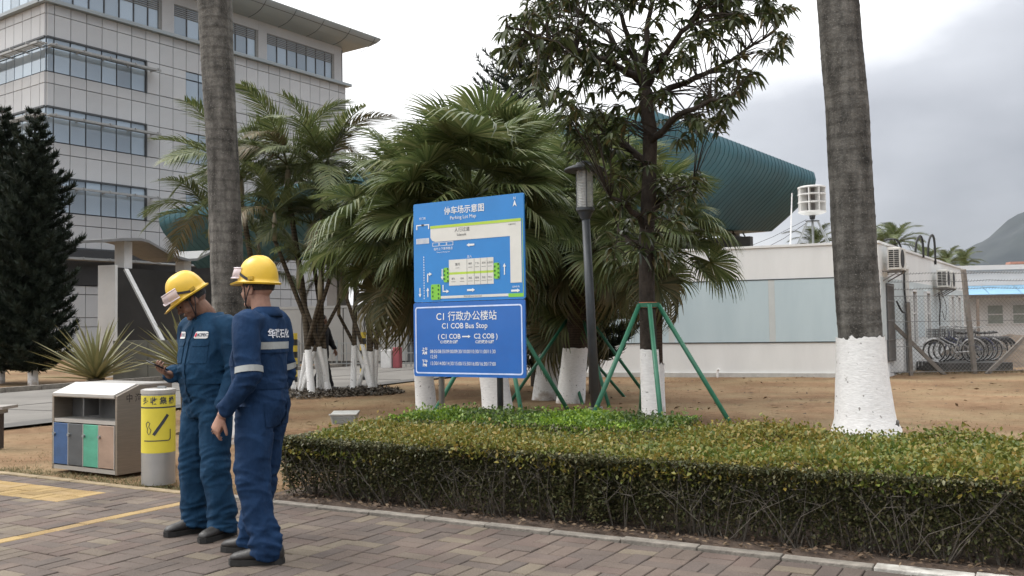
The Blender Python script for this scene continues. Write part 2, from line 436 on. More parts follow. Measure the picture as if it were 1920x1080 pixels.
# kerb along the planting bed
M_kerbt = mat('tan_kerb_stone', (0.26, 0.20, 0.12), 0.9, var=0.25, scale=9, bump=0.4, bscale=60, rnd=0.12)
M_kerbw = mat('painted_kerb_stone', (0.22, 0.20, 0.175), 0.85, scale=7, bump=0.3, bscale=60, rgb2=(0.56, 0.545, 0.50), rnd=0.06)
kr = empty('bed_kerb', AB(0, 0.05)); tag(kr, kind='structure')
def stone(l, w):
    mb = MB(); mb.box((-l/2, -w/2, -0.08), (l/2, w/2, 0)); me = mb.mesh('kerb_stone'); return me
sm = {}
for k in range(-26, 18):
    a = k*0.5
    w = 0.085 if a < 2.3 else 0.12
    m = M_kerbt if a < -2.6 else (M_kerb if a < 2.3 else M_kerbw)
    if (w, m.name) not in sm: sm[(w, m.name)] = stone(0.494, w)
    o = link_mesh('kerb_stone', sm[(w, m.name)], m, kr)
    p = AB(a, 0.008+w/2, 0.016+random.uniform(-.004, .004)); o.location = p
    o.rotation_euler = (random.uniform(-.01, .01), random.uniform(-.004, .004), -TH+random.uniform(-.006, .006))
    if a < -2.6: o.location.z -= 0.012
    md = o.modifiers.new('bevel', 'BEVEL'); md.width = 0.006; md.segments = 2
# bare dark earth of the bed under the hedge, with fallen leaves
M_bedsoil = mat('bed_soil', (0.075, 0.052, 0.038), 0.97, var=0.35, scale=14, bump=0.9, bscale=35)
rows = []
for b in np.linspace(0.10, 2.75, 22):
    rows.append([AB(a, b, 0.0+0.02*noise.noise((a*3, b*3, 1))+0.012*(1 if 0.2 < b < 2.6 else -1)) for a in np.linspace(-2.5, 6.5, 80)])
o = MB().grid(rows).build('planting_bed', M_bedsoil, smooth=True); tag(o, kind='structure')

# mountains behind haze
M_hill = mat('hill_scrub', (0.010, 0.017, 0.022), 0.95, var=0.5, scale=0.012, rgb2=(0.024, 0.032, 0.034))
rows = []
ND = 70
for j in range(26):
    t = j/25
    row = []
    for i in range(ND):
        px = 1400+i*1400/(ND-1)
        # skyline of the mountain read along the horizon, higher towards the right
        prof = max(4.0, (px-1608)*0.62) if px < 1930 else 199+ (px-1930)*0.25
        h = prof/FPX*2459*(math.sin(min(t*1.45, 1)*math.pi/2))*(1 if t < 0.72 else max(0, 1-(t-0.72)*1.5))
        Y = 1700+t*1100
        x = (px-960)/FPX*(1700+0.69*1100)*(1+0.0*t)
        h *= 1.03*(1+0.10*noise.noise((x*0.006, Y*0.006, 0))+0.05*noise.noise((x*0.02, Y*0.02, 2)))
        row.append((x, Y, h-3))
    rows.append(row)
o = MB().grid(rows).build('mountain', M_hill, smooth=True); tag(o, kind='structure')
# ================================================================== buildings
M_panel = mat('facade_panel', (0.435, 0.445, 0.455), 0.55, var=0.07, scale=0.35, rnd=0.06)
M_gap = mat('panel_joint', (0.06, 0.06, 0.062), 0.9)
M_core = mat('facade_core', (0.09, 0.092, 0.095), 0.9)
def panemat(name, c, rough=0.06, rnd=0.25):
    m, nt, b = _new(name)
    oi = nt.nodes.new('ShaderNodeObjectInfo'); mm = nt.nodes.new('ShaderNodeMath'); mm.operation = 'MULTIPLY_ADD'; mm.inputs[1].default_value = 2*rnd; mm.inputs[2].default_value = 1-rnd
    ln(nt, oi.outputs['Random'], mm.inputs[0])
    hs = nt.nodes.new('ShaderNodeHueSaturation'); hs.inputs['Color'].default_value = (*c, 1); ln(nt, mm.outputs[0], hs.inputs['Value'])
    ln(nt, hs.outputs[0], b.inputs['Base Color']); b.inputs['Roughness'].default_value = rough; b.inputs['Metallic'].default_value = 0.35
    b.inputs['Specular IOR Level'].default_value = 0.9
    tcn = nt.nodes.new('ShaderNodeTexCoord'); n = nt.nodes.new('ShaderNodeTexNoise'); n.inputs['Scale'].default_value = 0.7
    ln(nt, tcn.outputs['Object'], n.inputs['Vector'])
    bp = nt.nodes.new('ShaderNodeBump'); bp.inputs['Strength'].default_value = 0.06; bp.inputs['Distance'].default_value = 0.05
    ln(nt, n.outputs[0], bp.inputs['Height']); ln(nt, bp.outputs[0], b.inputs['Normal'])
    return m
M_pane = panemat('blue_grey_window_glass', (0.36, 0.43, 0.49))
M_mull = mat('mullion', (0.055, 0.06, 0.065), 0.5)
M_shade = mat('sunshade_steel', (0.30, 0.305, 0.30), 0.5, 0.3)
M_louv = mat('louvre_metal', (0.21, 0.21, 0.20), 0.5, 0.3)
M_eave = mat('eave_metal', (0.29, 0.33, 0.35), 0.5, var=0.05, scale=0.3)
M_white = mat('white_render', (0.68, 0.67, 0.65), 0.85, var=0.05, scale=2, bump=0.08)
TD = Vector((math.sin(R(35.1)), math.cos(R(35.1)), 0)); TE = Vector((-TD.y, TD.x, 0))
TC = Vector(((83-960)/FPX*51, 51, 0)); TLEN, TLEFT = 22.9, 9.0
tower = empty('office_tower', TC+TD*8, 'tall office block in grey panels with ribbon windows and upswept roof edge', 'building')
def tw(face, t, z, off=0.0):
    """point on the tower: face 0 = right side along TD, 1 = left side along TE, off = outwards"""
    d, n_ = (TD, -TE) if face == 0 else (TE, -TD)
    p = TC+d*t+n_*off; p.z = z; return p
core = MB()
cpts = [tw(0, 0.02, -0.1)-TD*-0.1+TE*0.12, TC+TD*(TLEN-0.1)+TE*0.12, TC+TD*(TLEN-0.1)+TE*14, TC+TD*0.12+TE*14]
core.prism([Vector((p.x, p.y, -0.1)) for p in cpts], (0, 0, 22.6))
core.build('core', M_core, tower)
LEDGE = 19.75
st0 = 3.89
win_top = [1.35+(628-62)/34.3, ]                       # 17.85
wt = win_top[0]
pan_cache = {}
def unit_mesh(kind, w, h, d):
    k = (kind, round(w, 3), round(h, 3), d)
    if k not in pan_cache:
        mb = MB(); bv_ = 0.012
        x, y = w/2, h/2
        vs = [(-x, 0, -y), (x, 0, -y), (x, 0, y), (-x, 0, y), (-x+bv_, -d, -y+bv_), (x-bv_, -d, -y+bv_), (x-bv_, -d, y-bv_), (-x+bv_, -d, y-bv_)]
        mb.add(vs, [(4, 5, 6, 7), (0, 1, 5, 4), (1, 2, 6, 5), (2, 3, 7, 6), (3, 0, 4, 7)])
        pan_cache[k] = mb.mesh(kind)
    return pan_cache[k]
npan = [0]; pan_rest = []
def slab(kind, face, t0, t1, z0, z1, m, d=0.10, gap=0.010):
    w, h = t1-t0-2*gap, z1-z0-2*gap
    if w <= 0.02 or h <= 0.02: return
    c = tw(face, (t0+t1)/2, (z0+z1)/2, 0)
    d_ = TD if face == 0 else -TE
    rz = math.atan2(d_.y, d_.x)
    if kind == 'panel':
        npan[0] += 1
        if npan[0] > 298 or not inview(c, 40):
            pan_rest.append((unit_mesh(kind, w, h, d), c, rz)); return
    o = link_mesh(kind, unit_mesh(kind, w, h, d), m, None); o.parent = tower
    o.matrix_parent_inverse = wmat(tower).inverted(); o.location = c; o.rotation_euler = (0, 0, rz)
    return o
cols0 = [0.0, 0.4]+[0.4+0.946*i for i in range(1, 24)]
cols0 = [c for c in cols0 if c < TLEN-0.3]+[TLEN]
cols1 = [0.0, 0.5]+[0.5+0.946*i for i in range(1, 10)]
WIN0 = 6.08
DARK = (4.1, 6.05)
def rows_for(k):
    top = wt-k*st0
    return top
specials = {(1, 7), (1, 8), (2, 7), (2, 8)}
for k in range(-1, 5):
    top = wt-k*st0
    # tall row above the window zone, narrow row above that
    zs = [(top+1.31, top+1.95), (top, top+1.31), (top-0.52, top), (top-1.93, top-0.52)]
    for face, cols in ((0, cols0), (1, cols1)):
        for c0, c1 in zip(cols[:-1], cols[1:]):
            for q, (z0, z1) in enumerate(zs):
                if k == -1: continue
                if z1 > LEDGE+0.05: z1 = LEDGE-0.02
                if z0 < -0.05: z0 = 0.0
                if z1-z0 < 0.1: continue
                if face == 0 and z0 < DARK[1] and z1 > DARK[0] and (c1 < 14):
                    if z1 > DARK[1]: z0 = max(z0, DARK[1])
                    elif z0 < DARK[0]: z1 = min(z1, DARK[0])
                    else: continue
                    if z1-z0 < 0.08: continue
                iswin = q >= 2 and (face == 1 or c1 <= WIN0+0.05) and k < 4
                if face == 0 and c0 > WIN0 and q >= 2 and k in (0, 1, 2) and 8.8 < (c0+c1)/2 < 10.9: iswin = True
                if iswin: slab('window_pane', face, c0, c1, z0, z1, M_pane, d=0.05, gap=0.03)
                elif face == 0 and k == 0 and q == 2 and 12.6 < (c0+c1)/2 < 14.6: 
                    mb = MB()
                    for i in range(6): mb.obox(tw(0, (c0+c1)/2, z0+0.05+(z1-z0)*i/6, 0.09), TD*((c1-c0)/2), (0, 0, 0.022), -TE*0.03)
                    mb.build('vent_louvre', M_louv, tower)
                else: slab('panel', face, c0, c1, z0, z1, M_panel)
pv, pf = [], []
for me, c, rz in pan_rest:
    o_ = len(pv); mx_ = Matrix.Translation(c) @ Matrix.Rotation(rz, 4, 'Z')
    pv += [tuple(mx_ @ v.co) for v in me.vertices]; pf += [tuple(i+o_ for i in p.vertices) for p in me.polygons]
if pv:
    me = bpy.data.meshes.new('panel_field'); me.from_pydata(pv, [], pf); o = link_mesh('panel_field', me, M_panel, tower); tag(o, kind='stuff')
# sunshades over the ribbon windows
for k in range(0, 4):
    z = wt-k*st0-0.62
    mb = MB()
    for off in (0.35, 0.5, 0.65, 0.8): mb.obox(tw(0, 3.2, z+0.05, off), TD*3.35, (0, 0, 0.025), -TE*0.045)
    mb.obox(tw(0, 3.2, z, 0.88), TD*3.4, (0, 0, 0.06), -TE*0.03)
    for t in (0.1, 1.7, 3.3, 4.9, 6.4): mb.obox(tw(0, t, z+0.05, 0.5), TD*0.03, (0, 0, 0.05), -TE*0.45)
    mb.build('sunshade', M_shade, tower)
    mb = MB()
    for off in (0.35, 0.5, 0.65, 0.8): mb.obox(tw(1, 4.2, z+0.05, off), TE*4.9, (0, 0, 0.025), -TD*0.045)
    mb.obox(tw(1, 4.2, z, 0.88), TE*4.9, (0, 0, 0.06), -TD*0.03)
    for t in (0.2, 1.9, 3.6, 5.3): mb.obox(tw(1, t, z+0.05, 0.55), TE*0.03, (0, 0, 0.05), -TD*0.5)
    mb.build('sunshade', M_shade, tower)
# dark window heads
mb = MB()
for k in range(0, 4):
    z = wt-k*st0
    mb.obox(tw(0, WIN0/2, z, 0.10), TD*(WIN0/2+0.02), (0, 0, 0.05), -TE*0.05)
    mb.obox(tw(1, 4.5, z, 0.10), TE*4.5, (0, 0, 0.05), -TD*0.05)
    mb.obox(tw(0, WIN0+0.02, z-0.97, 0.10), TD*0.05, (0, 0, 1.0), -TE*0.05)
mb.build('window_frame', M_mull, tower)
# ledge (coping) and recessed top storey
mb = MB()
mb.obox(tw(0, TLEN/2, LEDGE+0.08, 0.12), TD*(TLEN/2+0.35), (0, 0, 0.10), -TE*0.28)
mb.obox(tw(1, 4.8, LEDGE+0.08, 0.12), TE*4.6, (0, 0, 0.10), -TD*0.28)
mb.build('coping', M_eave, tower)
TZ0, TZ1 = LEDGE+0.18, 22.7
ribs = [(-0.4, 7.2), (8.06, 14.66), (15.4, 21.75)]
edges = [-0.05]+[x for r in ribs for x in r if x > 0]+[TLEN-0.5]
pil = [(7.2, 8.06), (14.66, 15.4), (21.75, 22.5)]
for a_, b_ in pil:
    MB().obox(tw(0, (a_+b_)/2, (TZ0+TZ1)/2, -0.08), TD*((b_-a_)/2), (0, 0, (TZ1-TZ0)/2), -TE*0.16).build('pier', M_panel, tower)
MB().obox(tw(0, TLEN/2-0.2, 22.35, -0.07), TD*(TLEN/2-0.2), (0, 0, 0.42), -TE*0.14).build('lintel', M_panel, tower)
for a_, b_ in ribs:
    nn = max(1, int(round((b_-a_)/0.95))); w = (b_-a_)/nn
    for i in range(nn):
        slab('window_pane', 0, a_+i*w, a_+(i+1)*w, TZ0, 21.9, M_pane, d=0.0, gap=0.03)
    mb = MB()
    for j in range(6): mb.obox(tw(0, (a_+b_)/2, 21.25+j*0.125, 0.02), TD*((b_-a_)/2-0.05), (0, 0, 0.028), -TE*0.04)
    mb.build('louvre', M_louv, tower)
    mb = MB()
    for i in range(1, nn): mb.obox(tw(0, a_+i*w, (TZ0+21.9)/2, 0.0), TD*0.035, (0, 0, (21.9-TZ0)/2), -TE*0.05)
    mb.build('mullion', M_mull, tower)
    MB().obox(tw(0, b_-0.12, (TZ0+21.9)/2, 0.02), TD*0.12, (0, 0, (21.9-TZ0)/2), -TE*0.06).build('window_reveal', M_louv, tower)
for i in range(9): slab('window_pane', 1, 0.1+i*0.95, 0.1+(i+1)*0.95, TZ0, 21.9, M_pane, d=0.0, gap=0.03)
# upswept roof edge
def eave_ring(off, z):
    return [tw(0, -9, z, off), tw(0, TLEN+off, z, off), TC+TD*(TLEN+off)+TE*14+Vector((0, 0, z))]
prof = [(-0.2, 22.58), (0.5, 22.64), (1.0, 22.75), (1.4, 22.92), (1.7, 23.14), (1.9, 23.36), (1.95, 23.5), (1.8, 23.58), (-0.2, 23.9)]
mb = MB(); mb.grid([eave_ring(o_, z_) for o_, z_ in prof])
roofo = mb.build('roof_eave', M_eave, tower); autosmooth(roofo, 30)
mb = MB()
for t in np.arange(-7, 25, 2.6):
    mb.tube([tw(0, t, z_-0.004, o_+0.004) for o_, z_ in prof[:7]], 0.018, 5, False)
for q in (4,): mb.tube([tw(0, -9, prof[q][1], prof[q][0]), tw(0, TLEN+prof[q][0], prof[q][1], prof[q][0])], 0.018, 5)
mb.build('roof_seam', M_gap, roofo)
# dark ground-floor ribbon with a pale rail
mb = MB(); mb.obox(tw(0, 6.5, (DARK[0]+DARK[1])/2+0.05, 0.05), TD*7.0, (0, 0, (DARK[1]-DARK[0])/2+0.02), -TE*0.12); mb.build('canopy_band', mat('dark_band', (0.035, 0.035, 0.036), 0.5), tower)
mb = MB(); mb.tube([tw(0, -0.5, 5.55, 0.35), tw(0, 13, 5.55, 0.35)], 0.07, 8); mb.build('rail', M_shade, tower)

# ---- entrance gate wall with winged canopy
M_dstone = mat('dark_polished_stone', (0.035, 0.033, 0.031), 0.35, var=0.25, scale=1.2, spec=0.5)
GP = at(217, 600, 30); GP.z = 0
GQ = at(390, 600, 34.7); GQ.z = 0
GW = (GQ-GP).normalized(); GN = Vector((-GW.y, GW.x, 0))
gate = empty('gate_wall', GP, 'dark stone entrance wall with white end pier and winged grey canopy', 'gate wall')
MB().obox(GP+GW*4.0+GN*0.33+Vector((0, 0, 1.72)), GW*3.95, GN*0.30, (0, 0, 1.78)).build('wall', M_dstone, gate)
MB().obox(GP+GW*0.02+GN*0.33+Vector((0, 0, 1.74)), GW*0.06, GN*0.335, (0, 0, 1.83)).build('end_pier', M_white, gate, bevel=0.01)
for t, z0, z1 in ((0.75, 3.50, 4.40), (3.9, 3.50, 3.96)):
    MB().obox(GP+GW*t+GN*0.33+Vector((0, 0, (z0+z1)/2)), GW*0.19, GN*0.19, (0, 0, (z1-z0)/2)).build('canopy_post', M_white, gate)
cp = [(-0.9, 4.22), (0.0, 4.34), (0.9, 4.42), (1.3, 4.38), (1.9, 4.2), (2.7, 3.98), (3.4, 3.90), (3.9, 3.95), (4.9, 4.32)]
mb = MB()
up = [(t, z+0.09) for t, z in cp]
def cpt(t, z, s): p = GP+GW*t+GN*s; p.z = z; return p
mb.grid([[cpt(t, z, s) for t, z in up] for s in (-0.25, 1.2)]); mb.grid([[cpt(t, z, s) for t, z in cp] for s in (-0.25, 1.2)])
for s in (-0.25, 1.2): mb.grid([[cpt(t, z, s) for t, z in cp], [cpt(t, z, s) for t, z in up]])
mb.quad(cpt(*cp[0], -0.25), cpt(*up[0], -0.25), cpt(*up[0], 1.2), cpt(*cp[0], 1.2))
mb.quad(cpt(*cp[-1], -0.25), cpt(*up[-1], -0.25), cpt(*up[-1], 1.2), cpt(*cp[-1], 1.2))
mb.build('canopy', mat('canopy_metal', (0.19, 0.192, 0.19), 0.55, var=0.08), gate)
MB().bar(at(236, 505, 29.6), at(318, 665, 28.4), 0.14, 0.07).build('strut', mat('strut_steel', (0.33, 0.33, 0.32), 0.5, 0.4), gate)
M_olive = mat('olive_reflection', (0.10, 0.098, 0.082), 0.7, var=0.2, scale=1.5)  # olive slabs added to paint the reflection on the dark wall's lower part
lw = empty('wall_reflection', at(300, 690, 27.0), 'added olive grey slabs painting the reflection low on the dark gate wall', 'wall')
q0 = at(218, 690, 27.6); q1 = at(420, 690, 26.6); q0.z = q1.z = 0
w_ = (q1-q0); L_ = w_.length; w_.normalize()
for i in range(3):
    MB().obox(q0+w_*(L_*(i+0.5)/3)+Vector((0, 0, 0.55)), w_*(L_/6-0.01), Vector((-w_.y, w_.x, 0))*0.15, (0, 0, 0.60)).build('slab', M_olive, lw)

# ---- teal boat-shaped roof on columns
M_teal = mat('teal_roof_sheet', (0.030, 0.105, 0.130), 0.5, 0.2, var=0.12, scale=0.6, rnd=0.07)
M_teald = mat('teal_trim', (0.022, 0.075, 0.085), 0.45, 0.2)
NC = at(1230, 600, 32); NC.z = 0
tealr = empty('canopy_hall', NC-TD*-8+TE*10, 'teal metal boat shaped canopy roof on columns behind the trees', 'canopy')
def teal_side(base, d, inward, L, n, hN, hF, sgn):
    for i in range(n):
        for_t = (i+0.002)/n, (i+0.998)/n
        rows = []
        for f in for_t:
            p = base+d*(L*f); H = hN+(hF-hN)*f
            # fascia cap, rounded shoulder, slanting belly down to the keel
            bulge = 0.35*math.sin(f*math.pi)
            prf = [(0.6, H+0.16), (0.05, H+0.10), (0.0, H-0.02), (-0.06, H-0.3), (0.0, H-0.62), (0.2, H-0.95), (0.62, H-1.4), (1.5, H-2.15), (2.3+bulge*0.3, H-2.75-bulge)]
            rows.append([p+inward*o_+Vector((0, 0, z_)) for o_, z_ in prf])
        mb = MB(); mb.grid(rows)
        o = mb.build('roof_panel', M_teal, tealr); autosmooth(o, 60)
        mb = MB(); mb.tube([q+(-inward)*0.012 for q in rows[0][1:]], 0.010, 4, False); mb.build('seam', M_teald, o)
teal_side(NC, TD, TE, 18.2, 40, 8.75, 8.9, 1)
teal_side(NC, TE, TD, 28.3, 62, 8.75, 7.55, -1)
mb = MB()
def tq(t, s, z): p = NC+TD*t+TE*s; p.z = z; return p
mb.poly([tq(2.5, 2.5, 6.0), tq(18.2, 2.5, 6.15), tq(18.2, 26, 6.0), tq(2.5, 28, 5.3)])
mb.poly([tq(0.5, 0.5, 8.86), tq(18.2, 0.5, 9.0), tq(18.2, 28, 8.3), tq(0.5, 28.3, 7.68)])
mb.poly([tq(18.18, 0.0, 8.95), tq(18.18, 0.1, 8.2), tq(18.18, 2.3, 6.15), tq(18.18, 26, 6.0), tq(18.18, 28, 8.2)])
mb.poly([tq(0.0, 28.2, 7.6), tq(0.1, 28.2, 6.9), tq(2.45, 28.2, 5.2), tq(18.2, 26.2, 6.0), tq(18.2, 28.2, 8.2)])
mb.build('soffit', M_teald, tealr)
M_col = mat('column_render', (0.23, 0.215, 0.20), 0.8, var=0.12, scale=1)
for (t, s) in ((16.6, 3.9), (4.5, 4.3), (4.5, 12), (4.5, 20), (12, 20)):
    b_ = tq(t, s, 0); mb = MB(); mb.obox(b_+Vector((0, 0, 3.0)), TD*0.36, TE*0.36, (0, 0, 3.05)); mb.build('column', M_col, tealr)
mb = MB()
M_truss = mat('truss_steel', (0.10, 0.095, 0.09), 0.5, 0.3)
for s in np.arange(3.2, 12, 1.3): mb.bar(tq(3.2, s, 5.55), tq(17.4, s, 5.8), 0.07)
for t in np.arange(3.2, 17.5, 1.4):
    mb.bar(tq(t, 3.2, 5.6), tq(t, 12, 5.6), 0.06)
    for s in np.arange(3.2, 11, 1.3): mb.bar(tq(t, s, 5.6), tq(t+0.7, s+0.65, 6.35), 0.05)
mb.build('truss', M_truss, tealr)
# dark back wall of the hall under the roof
MB().obox(tq(14.5, 14, 2.8), TD*0.2, TE*12, (0, 0, 2.8)).build('back_wall', mat('hall_wall', (0.09, 0.088, 0.085), 0.8, var=0.2, scale=0.8), tealr)

# ---- low white building
M_cream = mat('cream_render', (0.66, 0.665, 0.65), 0.88, scale=1.6, bump=0.07, bscale=30, rgb2=(0.73, 0.735, 0.72), stretch=(1, 1, 0.25))
M_pale = mat('pale_blue_render', (0.42, 0.515, 0.55), 0.88, scale=1.8, bump=0.07, bscale=30, rgb2=(0.47, 0.565, 0.595), stretch=(1, 1, 0.2))
M_strip = mat('pale_strip', (0.50, 0.53, 0.52), 0.88, var=0.06, scale=2)
M_line = mat('dark_line_paint', (0.045, 0.055, 0.06), 0.7)
WK = at(1650, 600, 23.2); WK.z = 0
WA = R(21); WL = Vector((-math.cos(WA), math.sin(WA), 0)); WLn = Vector((-math.sin(WA), -math.cos(WA), 0))
WR = Vector((math.sin(R(33)), math.cos(R(33)), 0)); WRn = Vector((WR.y, -WR.x, 0))
WH = 3.34
shed = empty('flat_roof_building', WK+WL*5+WR*3, 'low cream building with pale blue band and flat roof', 'building')
def wl(t, z, off=0.0): p = WK+WL*t+WLn*off; p.z = z; return p
def wr(t, z, off=0.0): p = WK+WR*t+WRn*off; p.z = z; return p
LW = 9.6
mb = MB(); a_, b_, c_, d_ = WK, WK+WR*15, WK+WR*15+WL*LW, WK+WL*LW
mb.prism([a_+Vector((0, 0, -0.1)), b_+Vector((0, 0, -0.1)), c_+Vector((0, 0, -0.1)), d_+Vector((0, 0, -0.1))], (0, 0, WH+0.1))
mb.build('wall', M_cream, shed)
pw = 2.62
for i in range(4):
    t0 = 0.05+i*pw; t1 = min(LW-0.1, t0+pw-0.16)
    MB().obox(wl((t0+t1)/2, 1.69, 0.006), WL*((t1-t0)/2), (0, 0, 0.80), WLn*0.006).build('blue_panel', M_pale, shed)
    MB().obox(wl(t1+0.08, 1.69, 0.005), WL*0.078, (0, 0, 0.80), WLn*0.005).build('panel_strip', M_strip, shed)
for z in (0.88, 2.50): MB().obox(wl(LW/2, z, 0.010), WL*(LW/2-0.03), (0, 0, 0.013), WLn*0.008).build('painted_line', M_line, shed)
MB().obox(wl(LW/2, 0.03, 0.02), WL*(LW/2), (0, 0, 0.06), WLn*0.03).build('plinth', mat('plinth', (0.45, 0.44, 0.41), 0.9), shed)
MB().obox(wr(7.5, 1.7, 0.006), WR*7.3, (0, 0, 0.80), WRn*0.006).build('blue_panel', mat('pale_blue_render_side', (0.50, 0.55, 0.555), 0.88, var=0.05), shed)
M_dwin = mat('dark_window', (0.10, 0.105, 0.11), 0.25, var=0.2, scale=3)
M_grille = mat('grille', (0.20, 0.19, 0.18), 0.6, 0.3)
# grille door and narrow windows on the side wall
dr = MB().obox(wr(1.15, 1.35, 0.02), WR*0.42, (0, 0, 1.0), WRn*0.02).build('door', M_dwin, shed)
mb = MB()
for i in range(9): mb.obox(wr(0.78+i*0.093, 1.35, 0.05), WR*0.012, (0, 0, 1.0), WRn*0.012)
for z in (0.4, 0.9, 1.4, 1.9, 2.3): mb.obox(wr(1.15, z, 0.052), WR*0.42, (0, 0, 0.015), WRn*0.012)
mb.build('door_grille', M_grille, dr)
for t in (4.3, 6.6, 11.6, 13.2):
    w_o = MB().obox(wr(t, 1.5, 0.012), WR*0.30, (0, 0, 0.72), WRn*0.012).build('window', M_dwin, shed)
    mb = MB()
    for s in (-1, 1): mb.obox(wr(t+s*0.32, 1.5, 0.05), WR*0.03, (0, 0, 0.78), WRn*0.05)
    mb.obox(wr(t, 2.25, 0.05), WR*0.35, (0, 0, 0.03), WRn*0.05); mb.obox(wr(t, 1.6, 0.03), WR*0.29, (0, 0, 0.02), WRn*0.02)
    mb.build('frame', M_white, w_o)
# parapet lip
MB().obox(wl(LW/2, WH+0.02, 0.0), WL*(LW/2+0.03), (0, 0, 0.03), WLn*0.03).build('parapet_lip', M_cream, shed)
MB().obox(wr(7.5, WH+0.021, 0.0), WR*7.53, (0, 0, 0.03), WRn*0.03).build('parapet_lip', M_cream, shed)

# ---- far white building with a blue awning
M_fw = mat('far_white_render', (0.62, 0.61, 0.60), 0.9, var=0.06, scale=0.7)
FB = at(1812, 600, 40); FB.z = 0
FD = Vector((0.985, -0.17, 0)).normalized(); FN = Vector((FD.y, -FD.x, 0)); FN = FN if FN.y < 0 else -FN
fard = empty('awning_building', FB+FD*6, 'white building with pale blue awning beyond the bicycles', 'building')
def fb(t, z, off=0.0): p = FB+FD*t+FN*off; p.z = z; return p
mb = MB(); mb.obox(fb(6, 1.8, -3), FD*7.5, FN*3, (0, 0, 1.9)); mb.build('wall', M_fw, fard)
MB().obox(fb(6, 3.62, -3.0), FD*7.7, FN*3.15, (0, 0, 0.10)).build('roof_slab', M_fw, fard)
for i in range(7):
    t = -0.6+i*1.25
    mb = MB(); mb.quad(fb(t, 2.86, 0.02), fb(t+1.22, 2.86, 0.02), fb(t+1.22, 2.45, 1.1), fb(t, 2.45, 1.1)); mb.quad(fb(t, 2.84, 0.02), fb(t+1.22, 2.84, 0.02), fb(t+1.22, 2.43, 1.1), fb(t, 2.43, 1.1))
    mb.build('awning_sheet', mat('blue_awning', (0.20, 0.36, 0.50), 0.5, var=0.08, scale=3, rnd=0.08), fard)
MB().obox(fb(4, 2.36, 1.08), FD*4.7, FN*0.04, (0, 0, 0.06)).build('awning_beam', mat('brown_beam', (0.09, 0.065, 0.05), 0.7), fard)
for t in (0.15, 3.6, 7): MB().obox(fb(t, 1.15, 1.05), FD*0.05, FN*0.05, (0, 0, 1.18)).build('awning_post', mat('brown_post', (0.20, 0.15, 0.115), 0.7), fard)
for t in (1.15, 2.15, 3.4):
    o = MB().obox(fb(t, 1.62, 0.01), FD*0.30, FN*0.012, (0, 0, 0.38)).build('window', mat('green_grey_window', (0.20, 0.225, 0.19), 0.3, var=0.2, scale=4), fard)
    mb = MB()
    for s in (-1, 1): mb.obox(fb(t+s*0.33, 1.62, 0.03), FD*0.03, FN*0.03, (0, 0, 0.44))
    for z in (2.03, 1.21, 1.62): mb.obox(fb(t, z, 0.031), FD*0.30, FN*0.03, (0, 0, 0.025))
    mb.build('frame', M_fw, o)
MB().obox(fb(3.2, 3.9, -2.0), FD*0.8, FN*0.3, (0, 0, 0.05)).build('roof_sheet', mat('rust_sheet', (0.30, 0.15, 0.11), 0.8), fard)

# ---- grey panel boundary wall and rail fence far off between the palms
M_hoard = mat('grey_boundary_panel', (0.27, 0.265, 0.25), 0.75, var=0.08, scale=0.8, rnd=0.06)
hb0 = at(455, 640, 41); hb1 = at(800, 640, 38.5); hb0.z = hb1.z = 0
hd = (hb1-hb0).normalized(); hn = Vector((hd.y, -hd.x, 0)); HL = (hb1-hb0).length
hoard = empty('panel_wall', (hb0+hb1)/2, 'grey boundary wall of tall flat panels behind the striped bollards', 'wall')
k = int(HL/0.98)
for i in range(k):
    MB().obox(hb0+hd*(0.98*(i+0.5))+Vector((0, 0, 1.18)), hd*0.465, hn*0.04, (0, 0, 1.12)).build('panel', M_hoard, hoard)
MB().obox(hb0+hd*(HL/2)+Vector((0, 0, 1.1))-hn*0.07, hd*(HL/2), hn*0.03, (0, 0, 1.15)).build('backing', M_core, hoard)
MB().obox(hb0+hd*(HL/2)+Vector((0, 0, 2.36)), hd*(HL/2), hn*0.06, (0, 0, 0.05)).build('cap_rail', M_hoard, hoard)
M_rail = mat('grey_rail', (0.26, 0.27, 0.265), 0.5, 0.4)
r0 = at(560, 660, 35.5); r1 = at(800, 660, 34); r0.z = r1.z = 0
rd = (r1-r0).normalized(); RLn = (r1-r0).length
rail = empty('rail_fence', (r0+r1)/2, 'low grey metal rail fence along the far road edge', 'fence')
for z in (0.12, 0.5, 0.88): MB().bar(r0+Vector((0, 0, z)), r1+Vector((0, 0, z)), 0.04).build('rail', M_rail, rail)
for i in range(int(RLn/0.2)+1):
    p = r0+rd*(0.2*i)
    th = 0.03 if i % 8 else 0.07
    MB().bar(p+Vector((0, 0, -0.05)), p+Vector((0, 0, 0.92 if i % 8 else 1.0)), th).build('picket' if i % 8 else 'post', M_rail, rail)
rb = empty('traffic_barrier', at(733, 690, 33.2), 'red and white plastic traffic barrier by the rail fence', 'barrier')
pb = at(733, 690, 33.2); pb.z = 0
MB().obox(pb+Vector((-0.12, 0, 0.32)), rd*0.20, Vector((-rd.y, rd.x, 0))*0.15, (0, 0, 0.33)).build('white_block', mat('barrier_white', (0.55, 0.54, 0.53), 0.5), rb, bevel=0.03)
MB().obox(pb+Vector((0.24, -0.05, 0.36)), rd*0.13, Vector((-rd.y, rd.x, 0))*0.14, (0, 0, 0.37)).build('red_block', mat('barrier_red', (0.26, 0.06, 0.07), 0.5), rb, bevel=0.03)
